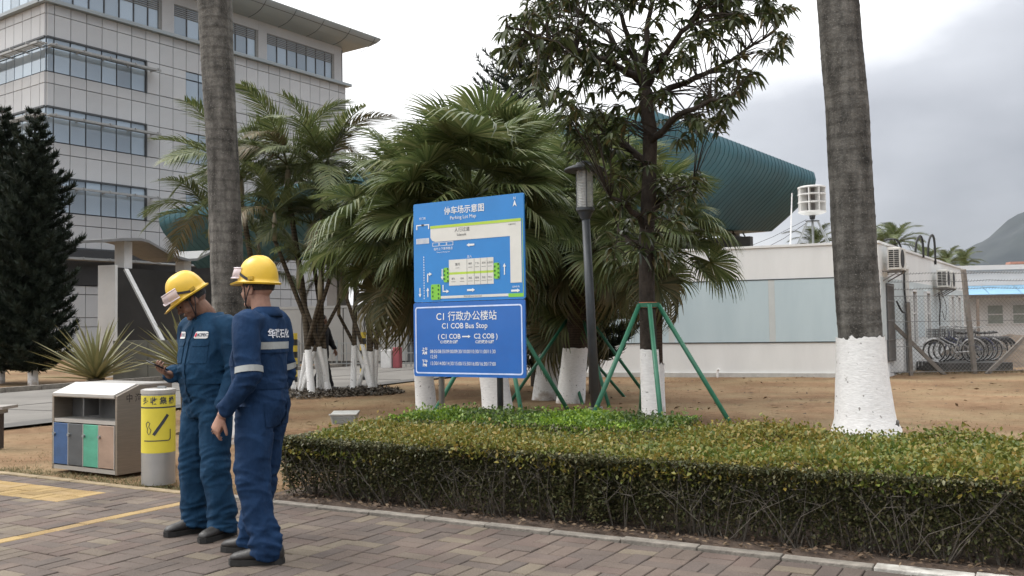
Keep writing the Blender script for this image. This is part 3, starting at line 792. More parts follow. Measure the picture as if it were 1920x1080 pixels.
# ================================================================== vegetation
def strips(paths, widths, up=None, fold=0.0):
    """many ribbons at once: paths (n,k,3), widths (n,k), side vectors (n,3) -> V,F ; fold lifts the two edges (V section)"""
    n, k, _ = paths.shape
    side = up
    L = paths-side[:, None, :]*widths[:, :, None]; Rr = paths+side[:, None, :]*widths[:, :, None]
    if fold:
        L = L.copy(); Rr = Rr.copy(); L[:, :, 2] += fold*widths; Rr[:, :, 2] += fold*widths
        V = np.stack([L, paths, Rr], 2).reshape(-1, 3); w = 3
    else:
        V = np.stack([L, Rr], 2).reshape(-1, 3); w = 2
    idx = np.arange(n*k*w).reshape(n, k, w)
    fs = []
    for j in range(w-1):
        fs.append(np.stack([idx[:, :-1, j], idx[:, :-1, j+1], idx[:, 1:, j+1], idx[:, 1:, j]], -1).reshape(-1, 4))
    return V, np.concatenate(fs)
def join_np(parts):
    V, F, o = [], [], 0
    for v, f in parts: V.append(v); F.append(f+o); o += len(v)
    return np.concatenate(V), np.concatenate(F)
def tube_np(pts, rad, n=6):
    mb = MB(); mb.tube(pts, rad, n, False); return np.array(mb.v), np.array(mb.f)

# ---------------------------------------------------------------- leaf shapes
def fan_leaf(seed, petiole=1.0, rad=0.85, droop=0.5, nseg=54):
    r = np.random.default_rng(seed)
    parts = []
    pp = [Vector((0, petiole*t, -0.10*t*t)) for t in np.linspace(0, 1, 6)]
    parts.append(tube_np(pp, [0.022-0.010*t for t in np.linspace(0, 1, 6)], 5))
    c = np.array(pp[-1]); tilt = -0.45
    ang = np.linspace(-2.55, 2.55, nseg)+r.normal(0, 0.012, nseg)
    k = 7; ts = np.linspace(0, 1, k)
    ln_ = rad*(0.78+0.22*np.cos(ang*0.55))*r.uniform(0.88, 1.05, nseg)
    # local blade plane: forward f, side s, normal u
    f = np.array([0, math.cos(tilt), math.sin(tilt)]); s = np.array([1, 0, 0]); u = np.cross(s, f)
    dirs = np.cos(ang)[:, None]*f+np.sin(ang)[:, None]*s
    cup = 0.20*np.abs(np.sin(ang))            # the fan is folded along its middle
    paths = c+dirs[:, None, :]*(ln_[:, None]*ts)[:, :, None]+u*(cup[:, None]*(ln_[:, None]*ts))[:, :, None]
    dr = droop*r.uniform(0.6, 1.4, nseg)
    fall = np.clip(ts-0.60, 0, 1)**1.5
    paths[:, :, 2] -= (dr*ln_)[:, None]*fall*2.1
    paths -= (dirs[:, None, :]*(ln_[:, None]*np.clip(ts-0.6, 0, 1)**2*1.0*dr[:, None])[:, :, None])
    side = np.cross(dirs, u); side /= np.linalg.norm(side, axis=1)[:, None]
    step = 5.1/nseg
    w0 = ln_[:, None]*ts*step*0.5
    prof = np.where(ts < 0.6, 1.0, np.clip((1.03-ts)/0.43, 0, 1))
    w = np.minimum(w0, 0.5*step*ln_[:, None]*0.62)*prof+0.0015
    V, F = strips(paths, w, side, fold=0.55)
    parts.append((V, F))
    return join_np(parts)
def pinnate(seed, L=1.9, nl=62, lw=0.0125, leaf=0.5, arch=0.9, vee=0.5):
    r = np.random.default_rng(seed)
    ts = np.linspace(0, 1, 14)
    def sp(t): return np.stack([0*t, L*(t-0.18*arch*t**3), L*(0.10*t-0.55*arch*t**2.4)], -1)
    pts = sp(ts)
    parts = [tube_np([Vector(p) for p in pts], [0.018*(1-0.85*t)+0.002 for t in ts], 4)]
    for sd in (-1, 1):
        t = np.linspace(0.16, 0.995, nl)+r.normal(0, 0.004, nl); t = np.clip(t, 0.1, 1)
        base = sp(t); d = sp(np.clip(t+0.01, 0, 1.02))-sp(t-0.01); d /= np.linalg.norm(d, axis=1)[:, None]
        ll = leaf*(0.35+0.9*np.sin(np.clip(t*1.02, 0, 1)**0.8*math.pi)**0.8*0.75)*r.uniform(0.85, 1.1, nl)
        out = np.array([sd, 0, 0])[None]*0.80+d*(0.55+0.5*t[:, None])+np.array([0, 0, 1])[None]*(vee+r.normal(0, 0.10, nl))[:, None]
        out /= np.linalg.norm(out, axis=1)[:, None]
        k = 5; q = np.linspace(0, 1, k)
        paths = base[:, None, :]+out[:, None, :]*(ll[:, None]*q)[:, :, None]
        paths[:, :, 2] -= (ll[:, None]*q**2)*r.uniform(0.25, 0.75, nl)[:, None]
        w = lw*np.array([0.5, 1.0, 0.9, 0.55, 0.06])[None]*np.ones((nl, 1))
        side = np.cross(out, np.array([0, 0, 1.0])); side = np.cross(out, np.cross(out, d)); side /= np.linalg.norm(side, axis=1)[:, None]+1e-9
        parts.append(strips(paths, w, side))
    return join_np(parts)
def place(name, me, m, parent, base, az, el, roll=0.0, sc=1.0):
    o = bpy.data.objects.new(name, me); col.objects.link(o)
    if not len(me.materials): me.materials.append(m)
    o.parent = parent; o.matrix_parent_inverse = wmat(parent).inverted()
    q = Matrix.Rotation(az, 3, 'Z') @ Matrix.Rotation(el, 3, 'X') @ Matrix.Rotation(roll, 3, 'Y')
    o.rotation_mode = 'QUATERNION'; o.rotation_quaternion = q.to_quaternion(); o.location = base; o.scale = (sc, sc, sc)
    return o
M_fan = leafmat('fan_palm_leaf', [(0.050, 0.074, 0.024), (0.09, 0.122, 0.042), (0.14, 0.17, 0.062), (0.22, 0.225, 0.105)], 0.28, 0.42)
M_fano = leafmat('fan_palm_leaf_old', [(0.05, 0.06, 0.022), (0.10, 0.095, 0.038), (0.16, 0.125, 0.055)], 0.18, 0.5)
M_pin = leafmat('feather_palm_leaf', [(0.06, 0.084, 0.028), (0.11, 0.135, 0.048), (0.18, 0.19, 0.075)], 0.3, 0.45)
M_pino = leafmat('feather_palm_leaf_old', [(0.07, 0.07, 0.03), (0.13, 0.11, 0.05), (0.17, 0.12, 0.07)], 0.2, 0.5)
FAN = []
for i in range(7):
    v, f = fan_leaf(100+i, petiole=random.uniform(0.6, 1.0), rad=random.uniform(0.56, 0.74), droop=[0.30, 0.42, 0.5, 0.6, 0.8, 0.36, 0.55][i])
    FAN.append(npmesh('frond', v, f))
FANO = []
for i in range(2):
    v, f = fan_leaf(200+i, 0.9, 0.85, 0.9); FANO.append(npmesh('old_frond', v, f))
PIN = []
for i in range(6):
    v, f = pinnate(300+i, L=random.uniform(1.6, 2.1), arch=random.uniform(0.5, 1.1), vee=random.uniform(0.2, 0.6), leaf=random.uniform(0.42, 0.55)); PIN.append(npmesh('frond', v, f))
PINO = [npmesh('old_frond', *pinnate(320, L=1.8, arch=1.2, vee=0.2))]

# ---------------------------------------------------------------- trunks
def barkmat(name, c1, c2, ring=0.0, rs=9.0, lichen=None, rough=0.9):
    m, nt, b = _new(name)
    tcn = nt.nodes.new('ShaderNodeTexCoord')
    n = nt.nodes.new('ShaderNodeTexNoise'); n.inputs['Scale'].default_value = 7; n.inputs['Detail'].default_value = 8; n.inputs['Roughness'].default_value = 0.72
    mpn = nt.nodes.new('ShaderNodeMapping'); mpn.inputs['Scale'].default_value = (1, 1, 0.55)
    ln(nt, tcn.outputs['Object'], mpn.inputs[0]); ln(nt, mpn.outputs[0], n.inputs['Vector'])
    r = nt.nodes.new('ShaderNodeValToRGB'); r.color_ramp.elements[0].position = 0.33; r.color_ramp.elements[0].color = (*c1, 1); r.color_ramp.elements[1].position = 0.68; r.color_ramp.elements[1].color = (*c2, 1)
    ln(nt, n.outputs[0], r.inputs[0]); out = r.outputs[0]; h = n.outputs[0]
    if ring:
        w = nt.nodes.new('ShaderNodeTexWave'); w.bands_direction = 'Z'; w.inputs['Scale'].default_value = rs; w.inputs['Distortion'].default_value = 2.5; w.inputs['Detail'].default_value = 3; w.inputs['Detail Scale'].default_value = 2
        ln(nt, tcn.outputs['Object'], w.inputs['Vector'])
        r2 = nt.nodes.new('ShaderNodeValToRGB'); r2.color_ramp.elements[0].position = 0.05; r2.color_ramp.elements[0].color = (1-ring, 1-ring, 1-ring, 1); r2.color_ramp.elements[1].position = 0.35
        ln(nt, w.outputs[0], r2.inputs[0])
        mi = nt.nodes.new('ShaderNodeMix'); mi.data_type = 'RGBA'; mi.blend_type = 'MULTIPLY'; mi.inputs['Factor'].default_value = 1
        ln(nt, out, mi.inputs['A']); ln(nt, r2.outputs[0], mi.inputs['B']); out = mi.outputs['Result']
    if lichen:
        mps = nt.nodes.new('ShaderNodeMapping'); mps.inputs['Scale'].default_value = (7, 7, 0.5); ln(nt, tcn.outputs['Object'], mps.inputs[0])
        ns_ = nt.nodes.new('ShaderNodeTexNoise'); ns_.inputs['Scale'].default_value = 1.0; ns_.inputs['Detail'].default_value = 6; ln(nt, mps.outputs[0], ns_.inputs['Vector'])
        rs_ = nt.nodes.new('ShaderNodeValToRGB'); rs_.color_ramp.elements[0].position = 0.36; rs_.color_ramp.elements[0].color = (0.5, 0.49, 0.48, 1); rs_.color_ramp.elements[1].position = 0.62; rs_.color_ramp.elements[1].color = (1.15, 1.15, 1.15, 1); ln(nt, ns_.outputs[0], rs_.inputs[0])
        mi = nt.nodes.new('ShaderNodeMix'); mi.data_type = 'RGBA'; mi.blend_type = 'MULTIPLY'; mi.inputs['Factor'].default_value = 1; ln(nt, out, mi.inputs['A']); ln(nt, rs_.outputs[0], mi.inputs['B']); out = mi.outputs['Result']
        n3 = nt.nodes.new('ShaderNodeTexNoise'); n3.inputs['Scale'].default_value = 70; n3.inputs['Detail'].default_value = 3
        ln(nt, tcn.outputs['Object'], n3.inputs['Vector'])
        r3 = nt.nodes.new('ShaderNodeValToRGB'); r3.color_ramp.elements[0].position = 0.60; r3.color_ramp.elements[1].position = 0.70
        r3.color_ramp.elements[1].color = (0.6, 0.6, 0.6, 1)
        ln(nt, n3.outputs[0], r3.inputs[0])
        mi = nt.nodes.new('ShaderNodeMix'); mi.data_type = 'RGBA'
        ln(nt, r3.outputs[0], mi.inputs['Factor']); ln(nt, out, mi.inputs['A']); mi.inputs['B'].default_value = (*lichen, 1); out = mi.outputs['Result']
    ln(nt, out, b.inputs['Base Color']); b.inputs['Roughness'].default_value = rough; b.inputs['Specular IOR Level'].default_value = 0.2
    bp = nt.nodes.new('ShaderNodeBump'); bp.inputs['Strength'].default_value = 0.55; bp.inputs['Distance'].default_value = 0.02
    n4 = nt.nodes.new('ShaderNodeTexNoise'); n4.inputs['Scale'].default_value = 38; n4.inputs['Detail'].default_value = 5; ln(nt, tcn.outputs['Object'], n4.inputs['Vector'])
    ln(nt, n4.outputs[0], bp.inputs['Height']); ln(nt, bp.outputs[0], b.inputs['Normal'])
    return m
M_royal = barkmat('royal_palm_bark', (0.050, 0.048, 0.044), (0.195, 0.185, 0.168), ring=0.22, rs=2.4, lichen=(0.25, 0.235, 0.215))
M_fanb = barkmat('fan_palm_bark', (0.035, 0.026, 0.02), (0.10, 0.07, 0.05), ring=0.4, rs=7)
M_cane = barkmat('cane_stem_bark', (0.045, 0.036, 0.026), (0.14, 0.11, 0.075), ring=0.55, rs=4.5)
M_shaft = mat('crownshaft', (0.19, 0.16, 0.10), 0.6, scale=8, rgb2=(0.30, 0.26, 0.18))
M_bark = barkmat('mango_bark', (0.022, 0.018, 0.015), (0.065, 0.052, 0.042))
def limemat():
    m = mat('limewash', (0.70, 0.695, 0.68), 0.9, scale=16, bump=0.28, bscale=28, rgb2=(0.84, 0.835, 0.82), stretch=(1, 1, 3)); nt = m.node_tree; b = nt.nodes['Principled BSDF']
    src = b.inputs['Base Color'].links[0].from_socket; tcn = nt.nodes.new('ShaderNodeTexCoord')
    def spots(scale, lo, hi, mx_, colr, src, zfall=False):
        n = nt.nodes.new('ShaderNodeTexNoise'); n.inputs['Scale'].default_value = scale; n.inputs['Detail'].default_value = 5; ln(nt, tcn.outputs['Object'], n.inputs['Vector'])
        h = n.outputs[0]
        if zfall:       # mud splashed up from the ground
            sp_ = nt.nodes.new('ShaderNodeSeparateXYZ'); ln(nt, tcn.outputs['Object'], sp_.inputs[0])
            q = nt.nodes.new('ShaderNodeMath'); q.operation = 'MULTIPLY_ADD'; q.inputs[1].default_value = -1.1; ln(nt, sp_.outputs[2], q.inputs[0]); ln(nt, h, q.inputs[2]); h = q.outputs[0]
        r = nt.nodes.new('ShaderNodeValToRGB'); r.color_ramp.elements[0].position = lo; r.color_ramp.elements[1].position = hi; r.color_ramp.elements[1].color = (mx_, mx_, mx_, 1); ln(nt, h, r.inputs[0])
        mi = nt.nodes.new('ShaderNodeMix'); mi.data_type = 'RGBA'; ln(nt, r.outputs[0], mi.inputs['Factor']); ln(nt, src, mi.inputs['A']); mi.inputs['B'].default_value = (*colr, 1); return mi.outputs['Result']
    src = spots(24, 0.66, 0.71, 0.75, (0.10, 0.085, 0.07), src); src = spots(5, 0.40, 0.60, 0.7, (0.30, 0.21, 0.14), src, True)
    ln(nt, src, b.inputs['Base Color']); return m
M_lime = limemat()
def trunk_mesh(path, radii, n=20, jit=0.015, sub=8, seed=0, rings=0.0):
    """tapered trunk along a path of points with gentle irregularity"""
    P = [Vector(p) for p in path]; pts, rr = [], []
    for i in range(len(P)-1):
        for q in range(sub):
            t = q/sub; pts.append(P[i].lerp(P[i+1], t)); rr.append(radii[i]*(1-t)+radii[i+1]*t)
    pts.append(P[-1]); rr.append(radii[-1])
    mb = MB(); mb.tube(pts, rr, n, True)
    for i, v in enumerate(mb.v):
        c = pts[min(i//n, len(pts)-1)]
        d = Vector(v)-c; f = 1+jit*2*noise.noise((v[0]*6+seed, v[1]*6, v[2]*3))
        if rings: f += rings*(max(0.0, math.sin(v[2]*2*math.pi/0.13+2.2*noise.noise((v[0]*2, v[1]*2, v[2]*1.5))))**6)*(0.6+0.8*noise.noise((v[0]*5, v[1]*5, v[2]*2)))
        mb.v[i] = tuple(c+d*f)
    return mb, pts, rr
def limewash(parent, path, radii, ztop, n=28, extra=0.006, rag=0.03, seed=0):
    mb = MB(); P = [Vector(p) for p in path]
    def at_z(z):
        for i in range(len(P)-1):
            if P[i].z <= z <= P[i+1].z:
                t = (z-P[i].z)/(P[i+1].z-P[i].z); return P[i].lerp(P[i+1], t), radii[i]*(1-t)+radii[i+1]*t
        return P[-1], radii[-1]
    zs = np.linspace(P[0].z, ztop, 16); rows = []
    for q, z in enumerate(zs):
        row = []
        for j in range(n+1):
            a = 2*math.pi*j/n; zz = z
            if q == len(zs)-1: zz += rag*noise.noise((math.cos(a)*3+seed, math.sin(a)*3, 0))+rag*0.6*noise.noise((math.cos(a)*11+seed, math.sin(a)*11, 5))
            c, r_ = at_z(min(zz, P[-1].z))
            r_ = r_*(1+0.03*noise.noise((math.cos(a)*6+seed, math.sin(a)*6, z*4)))+extra
            row.append(c+Vector((math.cos(a)*r_, math.sin(a)*r_, 0)))
        rows.append(row)
    mb.grid(rows); return mb.build('limewash', M_lime, parent, smooth=True)

# ---------------------------------------------------------------- royal palms (the two thick trunks)
def royal(base, top, pathr, label, white, crown_h):
    t = empty('royal_palm', base, label, 'palm tree', 'tall royal palms')
    mb, _, _ = trunk_mesh([p for p, r in pathr], [r for p, r in pathr], n=40, jit=0.014, sub=46, rings=0.022)
    mb.build('trunk', M_royal, t, smooth=True)
    if white: limewash(t, [p for p, r in pathr], [r for p, r in pathr], white, n=64, rag=0.035, extra=0.018)
    tp = pathr[-1][0]
    MB().tube([tp, tp+Vector((0, 0, 0.9))], [pathr[-1][1]*0.95, 0.10], 16).build('crownshaft', M_shaft, t, smooth=True)
    for i in range(13):
        place('frond', PIN[i % 6], M_pin, t, tp+Vector((0, 0, 0.85)), i*2.4, random.uniform(0.1, 1.1), sc=1.5)
    return t
def P_(px, py, Y): return at(px, py, Y)
b = at(1628, 850, 9.0); b.z = -0.1
bz = 9.0
royal(b, None, [(b, 0.37), (Vector((b.x-0.005, 9, 0.12)), 0.33), (Vector((b.x-0.01, 9, 0.35)), 0.295), (at(1623, 795, bz), 0.267), (at(1617, 720, bz), 0.228), (at(1613, 640, bz), 0.203), (at(1602, 460, bz), 0.205), (at(1588, 200, bz), 0.200), (at(1570, 0, bz), 0.196), (at(1545, -300, bz), 0.19), (at(1520, -640, bz), 0.17)],
      'thick royal palm trunk with whitewashed flared base at the right, behind the hedge', at(1613, 632, bz).z, 0)
b = at(440, 800, 11.9); b.z = -0.1; bz = 11.9
royal(b, None, [(b, 0.30), (at(434, 700, bz), 0.235), (at(428, 560, bz), 0.205), (at(418, 300, bz), 0.196), (at(408, 120, bz), 0.205), (at(402, 0, bz), 0.215), (at(392, -250, bz), 0.22), (at(386, -560, bz), 0.17)],
      'grey ringed royal palm trunk rising behind the two workers', 0.9, 0)

# ---------------------------------------------------------------- fan palms
def fan_palm(base, top, r0, r1, n, label, white, seed, spread=1.0, old=4, sc=1.0, elmin=-0.42):
    rr = random.Random(seed)
    t = empty('fan_palm', base, label, 'palm tree', 'fan palms behind the sign')
    mid = base.lerp(top, 0.5)
    path = [base+Vector((0, 0, -0.1)), base.lerp(top, 0.15), mid, top]; rad = [r0*1.15, r0, (r0+r1)/2, r1]
    mb, _, _ = trunk_mesh(path, rad, 18, 0.05, 10, seed); mb.build('trunk', M_fanb, t, smooth=True)
    if white: limewash(t, path, rad, white, rag=0.035, seed=seed, extra=0.022)
    for i in range(n):
        f = i/(n-1)
        el = 1.35-(1.35-elmin)*f**0.85+rr.uniform(-0.12, 0.12); az = i*2.39996+rr.uniform(-0.2, 0.2)
        mid_ = int(rr.random()*7)
        place('frond', FAN[mid_], M_fan, t, top+Vector((0, 0, 0.12-0.45*f)), az, el, rr.uniform(-0.5, 0.5), sc*rr.uniform(0.85, 1.1)*spread)
    for i in range(old):
        place('old_frond', FANO[i % 2], M_fano, t, top+Vector((0, 0, -0.42)), i*1.7+seed, -0.75+rr.uniform(-0.3, 0.15), rr.uniform(-0.6, 0.6), sc*0.85*spread)
    return t
def gp(px, Y): p = at(px, 700, Y); p.z = 0; return p
fan_palm(gp(936, 13.6), at(880, 375, 13.8), 0.19, 0.14, 64, 'broad fan palm with whitewashed base directly behind the blue sign', 0.95, 11, 1.2, 5)
fan_palm(gp(1018, 18.2), at(1050, 500, 18.2), 0.19, 0.15, 40, 'slanting fan palm with whitewashed base between sign and lamp', at(1028, 662, 18.2).z, 12, 1.25, 5)
fan_palm(gp(1068, 17.2), at(1105, 395, 17.0), 0.22, 0.17, 52, 'stout fan palm with whitewashed base just left of the lamp post', at(1082, 652, 17.2).z, 13, 1.2, 5)
fan_palm(gp(1222, 13.6), at(1225, 425, 13.6), 0.15, 0.12, 44, 'fan palm with drooping fronds behind the staked mango tree', 0.8, 14, 0.82, 5)
fan_palm(gp(1048, 20.5), at(945, 372, 20.5), 0.17, 0.14, 52, 'tallest fan palm standing behind the others above the sign', at(1050, 650, 20.5).z, 15, 1.55, 3)
fan_palm(gp(800, 15.5), at(768, 420, 15.5), 0.14, 0.12, 42, 'fan palm whose fronds spread left of the sign', 0.7, 16, 1.2, 4)

# ---------------------------------------------------------------- clump palms with feather fronds
def clump(base, stems, label, seed, spread=0.45):
    rr = random.Random(seed)
    t = empty('clump_palm', base, label, 'palm tree', 'clump palms by the road')
    for (top, r0, nf, sc) in stems:
        a = rr.uniform(0, 6.28); q = rr.uniform(0.3, 1)*spread
        b0 = base+Vector((math.cos(a)*q, math.sin(a)*q*0.7, -0.05))
        mid = b0.lerp(top, 0.5)+Vector((0, 0, 0))*0.1
        mid.x += (b0.x-top.x)*0.12
        path = [b0, b0.lerp(mid, 0.5), mid, top]
        mb, _, _ = trunk_mesh(path, [r0*1.15, r0, r0*0.9, r0*0.8], 10, 0.03, 6, seed); o = mb.build('stem', M_cane, t, smooth=True)
        wz = 0.98+rr.uniform(-0.1, 0.1)
        o2 = limewash(t, path, [r0*1.15, r0, r0*0.9, r0*0.8], wz, n=12, rag=0.03, seed=rr.random()*9, extra=0.004); o2.parent = o; o2.matrix_parent_inverse = wmat(o).inverted()
        if nf:
            MB().tube([top-Vector((0, 0, 0.02)), top+Vector((0, 0, 0.25)), top+Vector((0, 0, 0.6))], [r0*0.85, r0*1.05, r0*0.5], 10).build('crownshaft', M_shaft, o, smooth=True)
            for i in range(nf):
                f = i/max(1, nf-1)
                old = rr.random() < 0.10
                place('old_frond' if old else 'frond', PINO[0] if old else PIN[int(rr.random()*6)], M_pino if old else M_pin, t, top+Vector((0, 0, 0.58)), i*2.39996+rr.uniform(-.3, .3)+seed, 1.22-1.15*f+rr.uniform(-.15, .15), rr.uniform(-.3, .3), sc*rr.uniform(0.85, 1.08))
    return t
c1 = gp(573, 20.0); Y = 20.0
clump(c1, [(at(606, 375, Y), 0.075, 13, 1.15), (at(540, 360, Y+0.4), 0.07, 11, 1.1), (at(515, 450, Y-0.4), 0.055, 9, 0.95), (at(585, 470, Y+0.5), 0.055, 9, 0.9), (at(635, 470, Y), 0.05, 9, 0.85),
           (at(560, 540, Y-0.3), 0.05, 6, 0.6), (at(640, 560, Y+0.3), 0.045, 6, 0.55), (at(600, 560, Y-0.5), 0.05, 5, 0.6), (at(500, 560, Y), 0.045, 5, 0.6)]
      , 'clump of white-footed feather palms right beside the workers', 21, 0.62)
c2 = gp(682, 20.4); Y = 20.4
clump(c2, [(at(690, 480, Y), 0.07, 7, 0.75), (at(668, 520, Y+0.3), 0.06, 6, 0.7), (at(650, 560, Y-0.2), 0.05, 5, 0.6), (at(715, 540, Y), 0.055, 6, 0.65), (at(725, 590, Y), 0.045, 5, 0.5), (at(635, 590, Y+0.2), 0.045, 4, 0.5)],
      'smaller clump of white-footed feather palms left of the sign', 22, 0.40)
c3 = gp(475, 21.5); Y = 21.5
clump(c3, [(at(452, 375, Y), 0.075, 14, 1.25), (at(395, 455, Y), 0.06, 10, 1.05), (at(485, 500, Y+0.4), 0.05, 9, 0.9)], 'feather palm clump half hidden behind the grey royal palm trunk', 23, 0.4)

# ---------------------------------------------------------------- pines (dark conifers)
M_pine = leafmat('pine_needle', [(0.013, 0.022, 0.014), (0.022, 0.034, 0.021), (0.034, 0.046, 0.028)], 0.08, 0.6)
M_pineb = barkmat('pine_bark', (0.03, 0.026, 0.022), (0.08, 0.07, 0.06))
def pine(base, h, rad, label, seed, white=0.0, tiers=None, z0=0.5, up=0.25, group='dark pines', dens=1.0, lean=0.0):
    r = np.random.default_rng(seed)
    t = empty('pine_tree', base, label, 'pine tree', group)
    tp = base+Vector((lean, 0, h))
    path = [base+Vector((0, 0, -0.1)), base.lerp(tp, 0.3), base.lerp(tp, 0.7), tp]; rad_ = [0.13, 0.11, 0.06, 0.015]
    mb, _, _ = trunk_mesh(path, rad_, 10, 0.04, 6, seed); mb.build('trunk', M_pineb, t, smooth=True)
    if white: limewash(t, path, rad_, white, n=14, seed=seed)
    tiers = tiers or int(h*3.2)
    bmb = MB(); pos, dirs, lens = [], [], []
    for i in range(tiers):
        f = i/(tiers-1); z = z0+(h-z0)*f; rl = rad*(1-f**2.6*0.85)*(0.6+0.4*min(1, f*5+0.35))*r.uniform(0.78, 1.12)
        for j in range(6 if f < 0.9 else 4):
            a = j*1.047+i*0.62+r.uniform(-.2, .2); L = rl*r.uniform(0.7, 1.1)
            p0 = base.lerp(tp, z/h)
            k = max(4, int(L*9)); pp = []
            for q in range(k+1):
                s = q/k; pp.append(p0+Vector((math.cos(a)*L*s, math.sin(a)*L*s, L*(up*s+0.35*s**3-0.12*s))))
            bmb.tube(pp, [0.018*(1-0.7*q/k) for q in range(k+1)], 4, False)
            nb = int(L*55*dens)+6
            for q in range(nb):
                s = r.uniform(0.12, 1.0); x = s*k; i0 = min(int(x), k-1)
                p = pp[i0].lerp(pp[i0+1], x-i0); d = (pp[i0+1]-pp[i0]).normalized()
                sd = Vector((-math.sin(a), math.cos(a), 0))*r.choice([-1, 1])
                dv = (d*0.55+sd*r.uniform(0.1, 1.1)+Vector((r.normal(0, .35), r.normal(0, .35), r.normal(0.12, .45)))).normalized()
                pos.append(p); dirs.append(dv); lens.append((0.15+0.13*(1-s))*r.uniform(0.7, 1.3)*min(1, 0.5+L*0.6))
    tag(bmb.build('branches', M_pineb, t), kind='stuff')
    pos = np.array(pos); dirs = np.array(dirs); lens = np.array(lens); n = len(pos); k = 4; q = np.linspace(0, 1, k)
    V_, F_ = [], []
    for rot in (0, 1):
        paths = pos[:, None, :]+dirs[:, None, :]*(lens[:, None]*q)[:, :, None]; paths[:, :, 2] += lens[:, None]*0.3*q**2
        sd = np.cross(dirs, r.normal(0, 1, (n, 3))); sd /= np.linalg.norm(sd, axis=1)[:, None]
        V_.append(strips(paths, 0.013*np.array([1, 1.1, 0.8, 0.15])[None]*np.ones((n, 1)), sd))
    v, f = join_np(V_)
    o = link_mesh('needles', npmesh('needles', v, f), M_pine, t); tag(o, kind='stuff')
    return t
pine(gp(0, 27), 7.9, 1.75, 'dark pine at the left edge of the picture', 31, 0.5, dens=4.6, tiers=32, up=0.10, z0=0.4)
pine(gp(62, 26), 7.6, 1.3, 'slender dark pine between the left edge and the gate wall', 32, 0.45, dens=5.0, tiers=32, up=0.10, z0=0.4)
pine(gp(975, 30), 10.6, 2.6, 'tall tiered pine poking up behind the fan palms', 33, 0, tiers=20, z0=3, up=0.3, dens=1.6)
pine(gp(1115, 19.5), 4.2, 1.35, 'small dark pine behind the lamp post', 34, 0, tiers=14, z0=0.7, up=0.05, dens=2.2)
pine(gp(1005, 22), 4.4, 1.5, 'small dark pine half hidden behind the blue sign', 35, 0, tiers=14, z0=0.5, up=0.05, dens=2.0)

# ---------------------------------------------------------------- yuccas (spiky rosettes)
M_yuc = leafmat('yucca_leaf', [(0.09, 0.105, 0.045), (0.14, 0.15, 0.065), (0.20, 0.19, 0.09), (0.26, 0.23, 0.12)], 0.12, 0.45)
def sword(seed, L):
    r = np.random.default_rng(seed); k = 7; q = np.linspace(0, 1, k)
    path = np.stack([0*q, L*q, -0.05*L*q**2+0*q], -1)[None]
    w = 0.026*np.array([0.8, 1.0, 1.05, 0.95, 0.75, 0.4, 0.03])[None]
    return strips(path, w, np.array([[1.0, 0, 0]]), fold=0.7)
SW = [npmesh('leaf', *sword(i, 0.62+0.09*i)) for i in range(5)]
def yucca(base, h, n, label, seed, sc=1.0):
    rr = random.Random(seed)
    t = empty('yucca', base, label, 'yucca', 'yuccas behind the recycling bin')
    mb = MB(); mb.tube([base+Vector((0, 0, -0.05)), base+Vector((0, 0, h))], [0.09, 0.12], 14)
    mb.build('stem', barkmat('yucca_stem'+str(seed), (0.05, 0.04, 0.03), (0.16, 0.13, 0.09), ring=0.5, rs=14), t, smooth=True)
    mb = MB()
    for i in range(44):
        a = i*2.4; z = h-0.22+0.2*(i/44); p = base+Vector((math.cos(a)*0.125, math.sin(a)*0.125, z))
        mb.obox(p, Vector((math.cos(a), math.sin(a), 0.3))*0.018, Vector((-math.sin(a), math.cos(a), 0))*0.02, (0, 0, 0.008))
    mb.build('leaf_scars', mat('yucca_scar', (0.30, 0.28, 0.22), 0.8), t)
    for i in range(n):
        f = i/(n-1); el = 1.45-1.25*f**0.75+rr.uniform(-.08, .08)
        place('leaf', SW[int(rr.random()*5)], M_yuc, t, base+Vector((0, 0, h+0.02-0.05*f)), i*2.39996, el, rr.uniform(-.3, .3), sc*rr.uniform(0.85, 1.1))
    return t
yucca(gp(180, 13.4), 0.72, 78, 'large spiky yucca right behind the steel recycling bin', 41, 0.98)
yucca(gp(352, 14.4), 0.80, 66, 'spiky yucca half hidden behind the worker with the phone', 42, 1.1)

# ---------------------------------------------------------------- the staked broadleaf tree
M_mango = leafmat('broad_leaf', [(0.026, 0.040, 0.015), (0.040, 0.056, 0.020), (0.056, 0.074, 0.026), (0.072, 0.09, 0.032), (0.062, 0.08, 0.028), (0.12, 0.09, 0.035)], 0.34, 0.36, spec=0.5)
def leaf_cloud(pos, axis, L, W, r, droop=0.5, k=4, fold=0.35):
    n = len(pos); q = np.linspace(0, 1, k)
    paths = pos[:, None, :]+axis[:, None, :]*(L[:, None]*q)[:, :, None]
    paths[:, :, 2] -= L[:, None]*droop*q**2
    prof = np.sin(np.clip(q*0.94+0.04, 0, 1)*math.pi)**0.8
    sd = np.cross(axis, r.normal(0, 0.35, (n, 3))+np.array([0, 0, 1.0])); sd /= np.linalg.norm(sd, axis=1)[:, None]+1e-9
    return strips(paths, W[:, None]*prof[None], sd, fold=fold)
TY = 10.2
tb = gp(1224, TY)
tree = empty('broadleaf_tree', tb, 'young broadleaf tree with whitewashed foot held by green stakes', 'tree')
tpath = [tb+Vector((0, 0, -0.1)), at(1219, 700, TY), at(1213, 560, TY), at(1212, 450, TY), at(1218, 320, TY), at(1219, 250, TY), at(1208, 165, TY)]
trad = [0.12, 0.10, 0.088, 0.085, 0.08, 0.078, 0.07]
mb, _, _ = trunk_mesh(tpath, trad, 16, 0.04, 6, 3)
